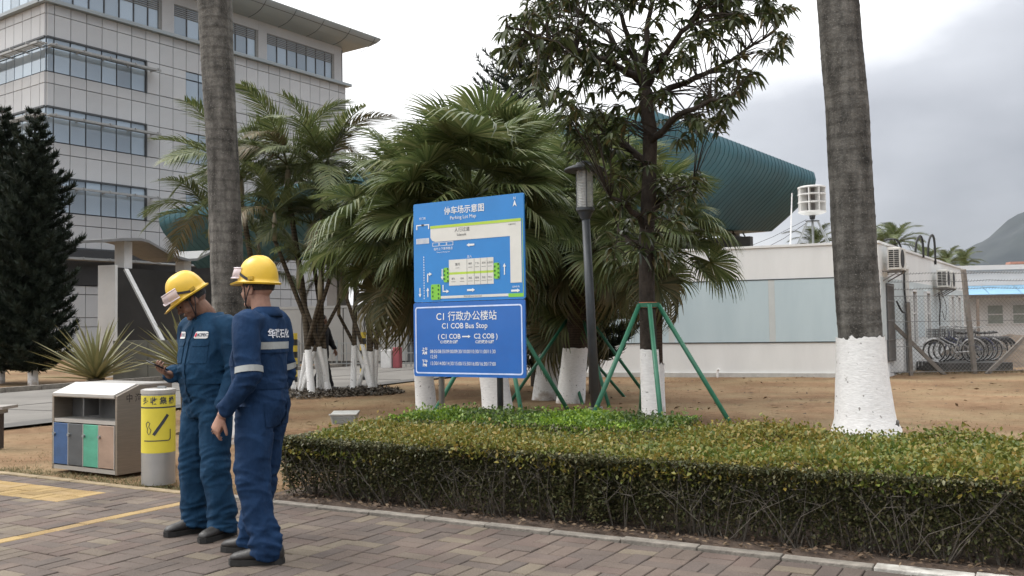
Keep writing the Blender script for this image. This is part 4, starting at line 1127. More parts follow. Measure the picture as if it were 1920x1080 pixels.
LIMBS = [[(1208, 165, 0), (1190, 110, .2), (1172, 50, .4), (1150, -20, .5), (1140, -90, .6)], [(1210, 160, 0), (1240, 120, -.2), (1275, 60, -.4), (1330, 5, -.5), (1390, -40, -.6)],
         [(1200, 150, 0), (1150, 118, -.3), (1080, 95, -.5), (1010, 70, -.8), (950, 50, -.9)], [(1213, 190, 0), (1270, 160, .3), (1340, 130, .6), (1400, 95, .8), (1460, 50, .9)],
         [(1218, 310, 0), (1165, 265, .4), (1110, 225, .7), (1050, 185, 1.0)], [(1219, 270, 0), (1270, 215, -.5), (1330, 190, -.9), (1370, 185, -1.0)],
         [(1208, 165, 0), (1212, 80, -.1), (1222, 0, 0), (1230, -100, .1)], [(1205, 160, 0), (1140, 60, .6), (1070, 10, .9), (1000, -30, 1.1)],
         [(1215, 430, 0), (1175, 385, -.3), (1145, 370, -.4)], [(1215, 400, 0), (1255, 365, .3), (1300, 345, .4)], [(1213, 470, 0), (1180, 450, .2), (1160, 430, .4)]]
segs = []
for Lm in LIMBS:
    pp = [at(x, y, TY+d*1.05) for x, y, d in Lm]
    fine = []
    for i in range(len(pp)-1):
        for q in range(4): fine.append(pp[i].lerp(pp[i+1], q/4)+Vector((random.uniform(-1, 1), random.uniform(-1, 1), random.uniform(-1, 1)))*0.018)
    fine.append(pp[-1])
    mb.tube(fine, [0.045*(1-0.82*i/len(fine)) for i in range(len(fine))], 7, False)
    segs += fine
mb.build('trunk', M_bark, tree, smooth=True)
limewash(tree, tpath, trad, at(1219, 655, TY).z, n=26, rag=0.012, seed=2)
poly = np.array([(920, 62), (955, 5), (1000, -60), (1100, -110), (1250, -130), (1400, -100), (1488, 15), (1472, 95), (1425, 140), (1385, 195), (1335, 262), (1285, 265), (1248, 235), (1235, 190), (1195, 235), (1150, 290), (1085, 262), (1035, 215), (985, 180), (950, 130)])
def inpoly(x, y, P):
    c = False; j = len(P)-1
    for i in range(len(P)):
        if (P[i][1] > y) != (P[j][1] > y) and x < (P[j][0]-P[i][0])*(y-P[i][1])/(P[j][1]-P[i][1])+P[i][0]: c = not c
        j = i
    return c
tips = []
r_ = np.random.default_rng(5)
while len(tips) < 450:
    x, y = r_.uniform(915, 1490), r_.uniform(-135, 290)
    if not inpoly(x, y, poly): continue
    g = noise.noise((x*0.014, y*0.014, 1.3))
    if g < -0.18 and r_.random() < 0.85: continue
    if math.hypot((x-1205)/90, (y-60)/110) < 1 and r_.random() < 0.55: continue
    tips.append(at(x, y, TY+r_.normal(0, 0.62)))
for (x0, x1, y0, y1, c) in ((1130, 1215, 300, 480, 26), (1215, 1320, 320, 440, 24), (1050, 1150, 200, 300, 22), (1150, 1260, 440, 500, 12)):
    for _ in range(c): tips.append(at(r_.uniform(x0, x1), r_.uniform(y0, y1), TY+r_.normal(0, 0.4)))
SG = np.array([s[:] for s in segs]); tw_ = MB(); LP, LA = [], []
for p in tips:
    d2 = np.linalg.norm(SG-np.array(p), axis=1)+np.where(SG[:, 2] > p.z+0.1, 0.5, 0)
    s = Vector(SG[int(np.argmin(d2))])
    m_ = s.lerp(p, 0.5)+Vector((0, 0, 0.06))
    tw_.tube([s, m_, p], [0.009, 0.006, 0.003], 4, False)
    nl = int(r_.integers(9, 15)); out = (p-s).normalized()
    for q in range(nl):
        a = r_.uniform(0, 6.28); el = r_.uniform(-0.75, 0.55)
        v = Vector((math.cos(a)*math.cos(el), math.sin(a)*math.cos(el), math.sin(el)))*0.9+out*0.35
        v.normalize(); LP.append(p-out*r_.uniform(0, 0.13)); LA.append(v)
tag(tw_.build('twigs', M_bark, tree), kind='stuff')
LP = np.array(LP); LA = np.array(LA); nL = len(LP)
v, f = leaf_cloud(LP, LA, r_.uniform(0.10, 0.17, nL), r_.uniform(0.015, 0.024, nL), r_, 0.55, 5)
o = link_mesh('foliage', npmesh('foliage', v, f), M_mango, tree); tag(o, kind='stuff')

# ---------------------------------------------------------------- clipped hedges
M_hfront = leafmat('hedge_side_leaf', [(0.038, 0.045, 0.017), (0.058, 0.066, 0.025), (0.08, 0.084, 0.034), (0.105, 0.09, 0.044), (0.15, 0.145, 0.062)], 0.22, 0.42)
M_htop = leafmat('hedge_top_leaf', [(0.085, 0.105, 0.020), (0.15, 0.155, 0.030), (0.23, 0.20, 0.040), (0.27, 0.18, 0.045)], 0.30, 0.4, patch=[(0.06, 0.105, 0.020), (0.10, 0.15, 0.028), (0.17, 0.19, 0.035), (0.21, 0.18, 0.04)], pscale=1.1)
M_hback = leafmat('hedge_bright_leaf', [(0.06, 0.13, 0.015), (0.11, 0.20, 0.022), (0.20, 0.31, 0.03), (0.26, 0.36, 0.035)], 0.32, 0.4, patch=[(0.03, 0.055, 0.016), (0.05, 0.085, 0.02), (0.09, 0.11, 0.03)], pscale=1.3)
M_twig = mat('hedge_twig', (0.045, 0.038, 0.03), 0.85, scale=20, rgb2=(0.115, 0.10, 0.08))
def hleaves(cnt, fpos, fnorm, r, L=(0.018, 0.038), W=0.30):
    p = fpos(cnt); nn = fnorm(cnt)
    ax = nn*r.uniform(0.15, 1.0, (cnt, 1))+r.normal(0, 0.55, (cnt, 3)); ax /= np.linalg.norm(ax, axis=1)[:, None]
    ll = r.uniform(L[0], L[1], cnt)
    return leaf_cloud(p, ax, ll, ll*W, r, 0.15, 3, 0.3)
def ab_np(a, b, z):
    return np.stack([AO.x+AU.x*a+AV.x*b, AO.y+AU.y*a+AV.y*b, z], -1)
def hedge(label, rects, H, mtop, mside, dtop, dside, seed, a_max, bump=0.05, front_lo=0.10):
    r = np.random.default_rng(seed)
    a0, b0 = rects[0][0], rects[0][2]
    t = empty('hedge', AB((rects[0][0]+rects[0][1])/2, (b0+rects[0][3])/2), label, 'hedge', 'clipped hedges of the planting bed')
    def hz(a, b, ed=0): return H-ed+bump*np.array([noise.noise((x*1.4, y*1.4, seed)) for x, y in zip(a, b)])+0.022*np.array([noise.noise((x*6, y*6, seed)) for x, y in zip(a, b)])
    tops, sides, st = [], [], MB()
    for (ra0, ra1, rb0, rb1) in rects:
        A = (ra1-ra0)*(rb1-rb0); n = int(A*dtop)
        def pos(c):
            a = r.uniform(ra0, ra1, c); b = r.uniform(rb0, rb1, c)
            ed = 0.085*np.exp(-np.minimum(np.minimum(b-rb0, 9), np.minimum(a-ra0 if ra0 < 0 else 9, 9))/0.07)   # shoulders rounded off by the shears
            return ab_np(a, b, hz(a, b, ed)-np.abs(r.normal(0, 0.035, c))+(r.random(c) < 0.10)*r.uniform(0, 0.075, c))
        tops.append(hleaves(n, pos, lambda c: np.tile([0, 0, 1.0], (c, 1)), r, (0.02, 0.045), 0.30))
        # four sides; each a loose leafy curtain with depth
        for (fa, fb, fc, fd, nv, dens) in ((ra0, ra1, rb0, rb0, -AV, 1.0), (ra0, ra0, rb0, rb1, -AU, 0.9), (ra0, ra1, rb1, rb1, AV, 0.35), (ra1, ra1, rb0, rb1, AU, 0.4)):
            ln_ = (fb-fa)+(fd-fc); n = int(ln_*H*dside*dens)
            nvn = np.array(nv)
            def pos2(c):
                s = r.random(c); a = fa+(fb-fa)*s; b = fc+(fd-fc)*s
                z = front_lo+(H-0.02-front_lo)*r.random(c)**0.55
                wob = 0.05*np.array([noise.noise((x*2.2, y*2.2, zz*3)) for x, y, zz in zip(a, b, z)])
                p = ab_np(a, b, z); taper = 0.10*(1-z/H)
                return p+nvn*(wob-taper-np.abs(r.normal(0, 0.07, c)))[:, None]
            sides.append(hleaves(n, pos2, lambda c: np.tile(nvn+np.array([0, 0, 0.4]), (c, 1)), r, (0.012, 0.032), 0.34))
        # stems: fanning crooked shoots
        ns = int(A*46)
        for _ in range(ns):
            a = r.uniform(ra0+0.1, ra1-0.05); b = rb0+(rb1-rb0)*r.random()**1.7+0.08; b = min(b, rb1-0.05)
            base = AB(a, b, -0.02)
            for q in range(int(r.integers(2, 5))):
                da, db = r.normal(0, 0.13), r.normal(-0.03, 0.13)
                e = AB(min(max(a+da*1.6, ra0+0.02), ra1), min(max(b+db*1.6, rb0+0.01), rb1-0.01), H*r.uniform(0.6, 0.98))
                m_ = AB(a+da*0.6+r.normal(0, 0.03), min(max(b+db*0.7, rb0+0.02), rb1), H*r.uniform(0.25, 0.45)); 
                st.tube([base, m_, e], [r.uniform(0.003, 0.007), 0.0028, 0.0012], 4, False)
                for w in range(3):
                    f0 = r.uniform(0.2, 0.9); s0 = m_.lerp(e, f0); s1 = s0+Vector((r.normal(0, 0.07), r.normal(0, 0.07), r.uniform(-0.01, 0.1)))
                    st.tube([s0, s1], [0.0018, 0.0008], 3, False)
    v, f = join_np(tops); o = link_mesh('top_leaves', npmesh('top_leaves', v, f), mtop, t); tag(o, kind='stuff')
    v, f = join_np(sides); o = link_mesh('side_leaves', npmesh('side_leaves', v, f), mside, t); tag(o, kind='stuff')
    o = st.build('stems', M_twig, t); tag(o, kind='stuff')
    return t
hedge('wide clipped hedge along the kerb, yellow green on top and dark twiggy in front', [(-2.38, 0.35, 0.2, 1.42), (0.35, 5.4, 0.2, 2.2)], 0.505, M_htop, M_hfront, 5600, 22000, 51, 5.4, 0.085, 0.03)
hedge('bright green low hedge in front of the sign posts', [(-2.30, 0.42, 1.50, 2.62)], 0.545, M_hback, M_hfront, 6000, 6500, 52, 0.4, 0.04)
# fallen leaves along the kerb and under the hedge
r = np.random.default_rng(61); n = 1300
a = r.uniform(-2.4, 4.2, n); b = 0.1+np.abs(r.normal(0, 0.22, n)); z = 0.028+r.uniform(0, 0.014, n)
ax = np.stack([r.normal(0, 1, n), r.normal(0, 1, n), r.normal(0, 0.18, n)], -1); ax /= np.linalg.norm(ax, axis=1)[:, None]
ll = r.uniform(0.02, 0.05, n)
v, f = leaf_cloud(ab_np(a, b, z), ax, ll, ll*0.28, r, 0.0, 3, 0.3)
M_litter = leafmat('dry_leaf', [(0.04, 0.026, 0.018), (0.075, 0.048, 0.03), (0.12, 0.08, 0.05), (0.22, 0.16, 0.10)], 0.1, 0.7)
o = link_mesh('leaf_litter', npmesh('leaf_litter', v, f), M_litter); tag(o, 'dry fallen leaves scattered under the front of the hedge', 'leaf litter', kind='stuff')
# dry grass stubble over the lawn
M_stub = leafmat('dry_grass', [(0.17, 0.11, 0.06), (0.22, 0.145, 0.085), (0.25, 0.175, 0.10), (0.18, 0.14, 0.07)], 0.15, 0.8, patch=[(0.15, 0.125, 0.06), (0.20, 0.16, 0.08), (0.23, 0.17, 0.09)], pscale=0.35)
n = 24000
X = r.uniform(-9, 14, n); Yg = 6.5+22*r.random(n)**1.4
bb = 0.5*X+0.866*(Yg-6.29); aa = 0.866*X-0.5*(Yg-6.29)
rt = (X-RP.x)*RN.x+(Yg-RP.y)*RN.y
keep = (rt < -0.15) & (bb > 0.14) & ~((aa > -2.45) & (aa < 6.5) & (bb < 2.7))
X, Yg = X[keep], Yg[keep]; n = len(X)
ax = np.stack([r.normal(0, 0.7, n), r.normal(0, 0.7, n), r.uniform(0.25, 1, n)], -1); ax /= np.linalg.norm(ax, axis=1)[:, None]
ll = r.uniform(0.012, 0.034, n)
v, f = leaf_cloud(np.stack([X, Yg, np.full(n, -0.03)], -1), ax, ll+0.012, np.full(n, 0.0032), r, 0.2, 3, 0)
o = link_mesh('dry_grass', npmesh('dry_grass', v, f), M_stub); tag(o, 'short dry brown grass stubble on the lawn', 'grass', kind='stuff')
n = 700; X = r.uniform(-6, 12, n); Yg = 9.5+14*r.random(n)
kp = ((X-RP.x)*RN.x+(Yg-RP.y)*RN.y < -0.3) & (0.5*X+0.866*(Yg-6.29) > 2.9); X, Yg = X[kp], Yg[kp]; n = len(X)
ax = np.stack([r.normal(0, 1, n), r.normal(0, 1, n), r.normal(0, 0.15, n)], -1); ax /= np.linalg.norm(ax, axis=1)[:, None]
v, f = leaf_cloud(np.stack([X, Yg, np.full(n, 0.004)], -1), ax, r.uniform(0.06, 0.14, n), r.uniform(0.012, 0.026, n), r, 0, 3, 0.25)
o = link_mesh('fallen_leaves', npmesh('fallen_leaves', v, f), leafmat('fallen_leaf', [(0.06, 0.038, 0.024), (0.12, 0.075, 0.04), (0.20, 0.13, 0.07)], 0.05, 0.8)); tag(o, 'dry leaves lying about on the brown lawn', 'leaves', kind='stuff')
n = 5200; a = r.uniform(-7.2, -2.4, n); b = 0.10+np.abs(r.normal(0, 0.16, n)); b = np.where(r.random(n) < 0.25, r.uniform(0.2, 1.3, n), b)
kp = np.array([noise.noise((x*1.6, y*2.5, 8)) > -0.12 for x, y in zip(a, b)]); a, b = a[kp], b[kp]; n = len(a)
ax = np.stack([r.normal(0, 0.5, n), r.normal(0, 0.5, n), r.uniform(0.4, 1, n)], -1); ax /= np.linalg.norm(ax, axis=1)[:, None]
v, f = leaf_cloud(ab_np(a, b, np.full(n, -0.015)), ax, r.uniform(0.02, 0.065, n), np.full(n, 0.0028), r, 0.3, 3, 0)
o = link_mesh('kerb_grass', npmesh('kerb_grass', v, f), leafmat('kerb_grass_blade', [(0.07, 0.075, 0.03), (0.12, 0.11, 0.045), (0.20, 0.16, 0.08)], 0.2, 0.7)); tag(o, 'thin olive grass growing along the kerb by the bins', 'grass', kind='stuff')
# dark mulch rings round the clump palms
M_mulch = leafmat('mulch_chip', [(0.035, 0.028, 0.022), (0.075, 0.06, 0.045), (0.15, 0.13, 0.10)], 0.0, 0.9)
for c, rad, lb in ((c1, 1.15, 'ring of dark leaf mulch round the larger clump palm'), (c2, 0.85, 'ring of dark leaf mulch round the smaller clump palm')):
    n = 2600; a = r.uniform(0, 6.28, n); q = rad*np.sqrt(r.random(n)); z = 0.10*np.clip(1-(q/rad)**2, 0, 1)+r.uniform(-0.02, 0.015, n)
    ax = np.stack([r.normal(0, 1, n), r.normal(0, 1, n), r.normal(0, 0.3, n)], -1); ax /= np.linalg.norm(ax, axis=1)[:, None]
    v, f = leaf_cloud(np.stack([c.x+np.cos(a)*q, c.y+np.sin(a)*q, z], -1), ax, r.uniform(0.05, 0.12, n), r.uniform(0.01, 0.022, n), r, 0, 3, 0.2)
    o = link_mesh('mulch', npmesh('mulch', v, f), M_mulch); tag(o, lb, 'mulch', kind='stuff')
# far palms above the roofs
def far_palm(px, py, Y, sc, n, label, seed):
    base = gp(px, Y); top = at(px, py, Y); rr = random.Random(seed)
    t = empty('distant_palm', base, label, 'palm tree', 'palms beyond the white building')
    MB().tube([base, top], [0.16, 0.12], 8).build('trunk', M_royal, t)
    for i in range(n):
        place('frond', PIN[i % 6], leafmat('far_palm_leaf', [(0.04, 0.06, 0.02), (0.075, 0.10, 0.03), (0.11, 0.13, 0.045)], 0.25, 0.5), t, top, i*2.4, 1.2-1.3*i/n+rr.uniform(-.1, .1), 0, sc*rr.uniform(.85, 1.1))
    return t
far_palm(1678, 458, 48, 1.15, 16, 'palm top beyond the roof nearest the thick trunk', 1)
far_palm(1655, 462, 52, 0.9, 12, 'palm top half hidden by the thick whitewashed trunk', 2)
far_palm(1742, 488, 56, 0.85, 12, 'pale palm top between the two cable loops', 3)
far_palm(1775, 494, 58, 1.0, 14, 'low palm top above the second air conditioner', 4)
far_palm(1806, 497, 60, 0.9, 14, 'rightmost palm top above the white roof corner', 5)
far_palm(1530, 462, 46, 0.95, 14, 'palm top showing between the legs of the siren stand', 6)
# ================================================================== objects
M_signb = mat('sign_blue', (0.010, 0.115, 0.42), 0.32, var=0.06, scale=3, coat=0.3)
M_signm = mat('map_blue', (0.012, 0.19, 0.52), 0.32, var=0.06, scale=3, coat=0.3)
M_sw = mat('sign_white', (0.72, 0.73, 0.72), 0.4, var=0.04)
M_sgrey = mat('sign_pale_grey', (0.62, 0.61, 0.57), 0.4, var=0.04)
M_slime = mat('sign_lime', (0.40, 0.56, 0.06), 0.4, var=0.05)
M_sgrn = mat('sign_green', (0.19, 0.50, 0.05), 0.4, var=0.05)
M_sdk = mat('sign_dark_print', (0.035, 0.04, 0.05), 0.5)
M_slav = mat('sign_border', (0.55, 0.64, 0.86), 0.4)
M_galv = mat('galvanised_steel', (0.28, 0.29, 0.29), 0.45, 0.55, var=0.15, scale=9)
M_dkst = mat('dark_steel', (0.055, 0.058, 0.06), 0.5, 0.3, var=0.2, scale=8)
# ---- two-panel sign; local frame s (right), t (up), origin bottom left of the timetable panel
SL = at(779, 707, 10.15); SR = at(988, 707, 9.36)
SS = (SR-SL); SS.z = 0; SWid = SS.length; SS.normalize(); SNrm = Vector((SS.y, -SS.x, 0))
SZ = 0.5*(SL.z+SR.z)
PXM = SWid/209.0                          # metres per photo pixel along the sign
SH1 = 0.79; SH2 = 1.07
sroot = AB(0, 0); sp = (SL+SR)/2; sp.z = 0
sign = empty('bus_stop_sign', sp, 'blue bus stop sign with parking lot map above a timetable panel', 'sign')
def sg(s, t, off=0.0):
    p = Vector((SL.x, SL.y, 0))+SS*s+SNrm*off; p.z = SZ+t; return p
def plate(s0, t0, s1, t1, rad, n=5):
    pts = []
    for cx, cy, a0 in ((s1-rad, t1-rad, 0), (s0+rad, t1-rad, 90), (s0+rad, t0+rad, 180), (s1-rad, t0+rad, 270)):
        for i in range(n+1): a = R(a0+90*i/n); pts.append((cx+rad*math.cos(a), cy+rad*math.sin(a)))
    return pts
def board(name, s0, t0, s1, t1, rad, m, off0, off1, parent=None):
    pts = plate(s0, t0, s1, t1, rad)
    return MB().prism([sg(s, t, off0) for s, t in pts], SNrm*(off1-off0)).build(name, m, parent or sign)
tt = board('timetable_panel', 0, 0, SWid, SH1, 0.025, M_signb, 0.0, 0.02)
mp_ = board('map_panel', 0.002, SH1+0.006, SWid-0.002, SH1+0.006+SH2, 0.02, M_signm, -0.012, 0.008)
def decal(name, geo, m, parent, s, t, off, sx=1.0, rot=0.0):
    V, F = geo
    if not len(V): return
    c, n_ = math.cos(rot), math.sin(rot)
    pts = [sg(s+(x*c-y*n_)*sx, t+(x*n_+y*c), off) for x, y, _ in V]
    return MB().add(pts, F).build(name, m, parent)
def rect(name, s0, t0, s1, t1, m, parent, off):
    return MB().quad(sg(s0, t0, off), sg(s1, t0, off), sg(s1, t1, off), sg(s0, t1, off)).build(name, m, parent)
def polyd(name, pts, m, parent, off):
    return MB().poly([sg(s, t, off) for s, t in pts]).build(name, m, parent)
# timetable panel: rounded border line and writing
W = SWid; o1 = 0.0225
outer, inner = plate(0.025, 0.03, W-0.03, SH1-0.045, 0.03), plate(0.040, 0.045, W-0.045, SH1-0.060, 0.022)
k = len(outer); mb = MB()
mb.add([sg(s, t, o1) for s, t in outer]+[sg(s, t, o1) for s, t in inner], [(i, (i+1) % k, k+(i+1) % k, k+i) for i in range(k)]); mb.build('border', M_slav, tt)
def txt(body, s, t, size, m, parent, off, align='CENTER', bold=0.0, xs=1.0): return decal('lettering', text_geo(body, size, align, bold, xs), m, parent, s, t, off)
txt('C1 行政办公楼站', W*0.49, SH1*0.80, 0.105, M_sw, tt, o1, bold=0.0006)
txt('C1 COB Bus Stop', W*0.475, SH1*0.675, 0.080, M_sw, tt, o1, bold=0.0006)
txt('( C1 COB', W*0.335, SH1*0.535, 0.072, M_sw, tt, o1, bold=0.0008); txt('C2 COB )', W*0.665, SH1*0.535, 0.072, M_sw, tt, o1, bold=0.0008)
def arrow(s0, t0, s1, t1, w, head, m, parent, off, name='arrow'):
    d = Vector((s1-s0, t1-t0)); L = d.length; d.normalize(); n_ = Vector((-d.y, d.x))
    q = lambda a, b: (s0+d.x*a+n_.x*b, t0+d.y*a+n_.y*b)
    return polyd(name, [q(0, -w), q(L-head, -w), q(L-head, -head*0.55), q(L, 0), q(L-head, head*0.55), q(L-head, w), q(0, w)], m, parent, off)
arrow(W*0.455, SH1*0.535, W*0.53, SH1*0.535, 0.006, 0.03, M_sw, tt, o1)
txt('C1行政办公楼', W*0.335, SH1*0.462, 0.038, M_sw, tt, o1, bold=0.0008); txt('C2行政办公楼', W*0.655, SH1*0.462, 0.038, M_sw, tt, o1, bold=0.0008)
txt('上午', W*0.105, SH1*0.365, 0.040, M_sw, tt, o1, bold=0.001); txt('AM', W*0.105, SH1*0.315, 0.045, M_sw, tt, o1, bold=0.0012)
txt('08:05/08:35/09:00/09:30/10:00/10:30/11:00/11:30', W*0.155, SH1*0.335, 0.054, M_sw, tt, o1, 'LEFT', 0.0, 0.80)
txt('12:50', W*0.155, SH1*0.265, 0.054, M_sw, tt, o1, 'LEFT', 0.0, 0.80)
txt('下午', W*0.105, SH1*0.20, 0.040, M_sw, tt, o1, bold=0.001); txt('PM', W*0.105, SH1*0.15, 0.045, M_sw, tt, o1, bold=0.0012)
txt('13:30/14:00/14:30/15:00/15:30/16:00/16:30/17:00', W*0.155, SH1*0.175, 0.054, M_sw, tt, o1, 'LEFT', 0.0, 0.80)
# map panel, drawn in unit coordinates (u right, v up)
o2 = 0.0105; o3 = 0.0125; o4 = 0.0145
def U(u, v): return (u*W, SH1+0.006+v*SH2)
def mrect(n_, u0, v0, u1, v1, m, off): a, b = U(u0, v0), U(u1, v1); return rect(n_, a[0], a[1], b[0], b[1], m, mp_, off)
def mtxt(b_, u, v, size, m, off=o3, bold=0.0): s, t = U(u, v); return txt(b_, s, t, size, m, mp_, off, bold=bold)
def marr(u0, v0, u1, v1, off=o3, w=0.006, head=0.035): a, b = U(u0, v0), U(u1, v1); return arrow(*a, *b, w, head, M_sw, mp_, off)
mtxt('停车场示意图', 0.48, 0.895, 0.088, M_sw, bold=0.001); mtxt('Parking Lot Map', 0.47, 0.825, 0.052, M_sw)
mtxt('N', 0.925, 0.955, 0.04, M_sw)
polyd('north_arrow', [U(0.908, 0.875), U(0.925, 0.895), U(0.942, 0.875), U(0.925, 0.94)], M_sw, mp_, o3)
polyd('walkway', [U(0.165, 0.76), U(0.975, 0.76), U(0.975, 0.155), U(0.88, 0.155), U(0.88, 0.60), U(0.21, 0.60), U(0.18, 0.615), U(0.165, 0.645)], M_sgrey, mp_, o2)
mrect('verge', 0.165, 0.735, 0.975, 0.762, M_slime, o3)
mtxt('人行过道', 0.46, 0.70, 0.050, M_sdk); mtxt('Sidewalk', 0.455, 0.652, 0.036, M_sdk); mtxt('访客停车区', 0.90, 0.71, 0.018, M_sdk)
mtxt('东门岗', 0.09, 0.845, 0.03, M_sw); mrect('barrier_line', 0.03, 0.775, 0.155, 0.785, M_sw, o3); mrect('barrier_line', 0.03, 0.735, 0.04, 0.775, M_sw, o3); mrect('barrier_line', 0.145, 0.735, 0.155, 0.775, M_sw, o3)
mrect('barrier_box', 0.08, 0.772, 0.105, 0.788, M_sdk, o4)
for i in range(11): mrect('crossing_bar', 0.03+i*0.0115, 0.59, 0.0375+i*0.0115, 0.645, M_sw, o3)
for u0, u1 in ((0.185, 0.245), (0.25, 0.315), (0.318, 0.378)):
    for q in ((u0, 0.555, u1, 0.559), (u0, 0.588, u1, 0.592), (u0, 0.559, u0+0.004, 0.588), (u1-0.004, 0.559, u1, 0.588)): mrect('bay_line', *q, M_sw, o3)
mtxt('临时上下客停靠点', 0.285, 0.525, 0.032, M_sw); mtxt('Temporary Parking Area', 0.285, 0.493, 0.018, M_sw); mtxt('出入', 0.525, 0.43, 0.032, M_sw)
marr(0.57, 0.545, 0.50, 0.545, w=0.010)
for i in range(17): mrect('centre_line_dash', 0.097, 0.03+i*0.026, 0.103, 0.046+i*0.026, M_sw, o3)
marr(0.06, 0.145, 0.06, 0.05); marr(0.135, 0.05, 0.135, 0.145)
mrect('arrow_stem', 0.13, 0.20, 0.14, 0.285, M_sw, o3); marr(0.13, 0.28, 0.175, 0.28)
mrect('bay_block', 0.335, 0.285, 0.735, 0.41, M_sgrey, o2); mrect('bay_block', 0.335, 0.155, 0.735, 0.262, M_sgrey, o2); mrect('bay_verge', 0.335, 0.262, 0.735, 0.285, M_slime, o2)
for u in (0.50, 0.565, 0.62, 0.68): mrect('bay_line', u, 0.155, u+0.002, 0.41, M_sdk, o3)
for u, b_ in ((0.415, '惠州'), (0.53, '博罗'), (0.59, '广州'), (0.65, '深圳'), (0.705, '大亚湾')): mtxt(b_, u, 0.36, 0.024 if u > 0.5 else 0.032, M_sdk); mrect('note_line', u-0.018, 0.325, u+0.018, 0.328, M_sdk, o3)
for u, b_ in ((0.375, '澳头'), (0.455, '淡水'), (0.53, '西区'), (0.59, '霞涌'), (0.65, '东区'), (0.705, '中心')): mtxt(b_, u, 0.22, 0.024, M_sdk); mrect('note_line', u-0.02, 0.19, u+0.02, 0.193, M_sdk, o3)
def verge(u0, v0, u1, v1):
    a, b = U(u0, v0), U(u1, v1); pts = plate(a[0], a[1], b[0], b[1], 0.018); o = polyd('green_island', pts, M_sgrn, mp_, o3)
    for q in range(7):
        f = q/6; cx = a[0]+(b[0]-a[0])*(0.2 if q % 2 else 0.8); cy = a[1]+(b[1]-a[1])*(0.1+0.8*f)
        polyd('island_shrub', [(cx-0.008, cy-0.012), (cx+0.010, cy-0.006), (cx+0.006, cy+0.012), (cx-0.010, cy+0.008)], mat('map_shrub', (0.02, 0.09, 0.02), 0.5), o, o4)
verge(0.285, 0.19, 0.335, 0.335); verge(0.738, 0.20, 0.788, 0.355); verge(0.165, 0.02, 0.255, 0.175)
marr(0.273, 0.325, 0.273, 0.215); marr(0.83, 0.235, 0.83, 0.345)
mrect('arrow_stem', 0.275, 0.10, 0.284, 0.165, M_sw, o3); marr(0.275, 0.10, 0.335, 0.10); marr(0.50, 0.103, 0.57, 0.103, w=0.010)
mtxt('出停车场', 0.925, 0.115, 0.022, M_sw); marr(0.885, 0.08, 0.96, 0.08, w=0.010)
polyd('exit_strip', [U(0.255, 0.03), U(0.86, 0.03), U(0.86, 0.055), U(0.255, 0.055)], M_sgrey, mp_, o2); mrect('green_island', 0.86, 0.02, 0.985, 0.055, M_sgrn, o2)
mtxt('石化大道 Petro-Chem Road', 0.55, 0.043, 0.02, M_sdk)
mrect('edge_line', 0.985, 0.02, 0.989, 0.76, M_slime, o3)
for px, m in ((827, M_galv), (937, M_dkst)):
    s = (px-779)/209*W; q = sg(s, 0, -0.035); q.z = -0.1; top = Vector((q.x, q.y, SZ+SH1+SH2-0.05))
    MB().tube([q, top], 0.032, 16).build('post', m, sign, smooth=True)
mb = MB()
for t in (0.15, 0.62, 1.0, 1.65): mb.obox(sg(W/2, t, -0.018 if t < SH1 else -0.02), SS*(W/2-0.1), (0, 0, 0.02), SNrm*0.008)
mb.build('bracket', M_galv, sign)

# ---- garden lamp
LB = gp(1118, 10.4); LT = at(1093, 305, 10.4)
lean = Vector(((LT.x-LB.x), 0, 0)); hT = LT.z
lampo = empty('garden_lamp', LB, 'dark grey garden lamp post with disc cap and ribbed clear lens', 'lamp')
def lp(z): return Vector((LB.x+lean.x*z/hT, LB.y, z))
M_lamp = mat('lamp_grey_paint', (0.060, 0.066, 0.072), 0.5, 0.2, var=0.15, scale=7)
MB().tube([lp(-0.1), lp(0.44)], [0.075, 0.072], 24).build('base_sleeve', M_lamp, lampo, smooth=True)
MB().tube([lp(0.44), lp(0.46)], 0.079, 24).build('base_ring', M_galv, lampo)
MB().tube([lp(0.45), lp(at(1095, 390, 10.4).z-0.06)], [0.056, 0.045], 24).build('pole', M_lamp, lampo, smooth=True)
c = lp(0)
def lz(py): return at(1095, py, 10.4).z
z0, z1, zt = lz(390), lz(318), lz(299)
ct = lp(z0)
MB().lathe((ct.x, ct.y, 0), [(0.05, z0-0.13), (0.062, z0-0.10), (0.085, z0-0.05), (0.105, z0-0.03), (0.105, z0), (0.06, z0+0.004)], 28).build('collar', M_lamp, lampo)
M_lens = glassmat('lamp_lens', (0.80, 0.81, 0.80), 0.34, 0.2)
mb = MB(); nR = 24; prof = []
for i in range(nR*2): prof.append((0.094 if i % 2 else 0.089, z0+0.004+(z1-z0-0.008)*i/(nR*2-1)))
mb.lathe((ct.x, ct.y, 0), prof, 28, False); mb.build('lens', M_lens, lampo)
mb = MB()
for i in range(9): mb.lathe((ct.x, ct.y, 0), [(0.03, z0+0.05+i*0.036), (0.07, z0+0.04+i*0.036), (0.07, z0+0.044+i*0.036), (0.03, z0+0.056+i*0.036)], 18, False)
mb.build('louvre', mat('lamp_louvre', (0.55, 0.56, 0.55), 0.25, 0.8), lampo)
MB().tube([(ct.x, ct.y, z0), (ct.x, ct.y, z1)], 0.022, 12).build('lamp_tube', mat('lamp_tube', (0.62, 0.62, 0.58), 0.4), lampo)
for a in (0.6, 2.7, 4.8): MB().tube([(ct.x+0.1*math.cos(a), ct.y+0.1*math.sin(a), z0), (ct.x+0.1*math.cos(a), ct.y+0.1*math.sin(a), z1)], 0.006, 6).build('rod', M_lamp, lampo)
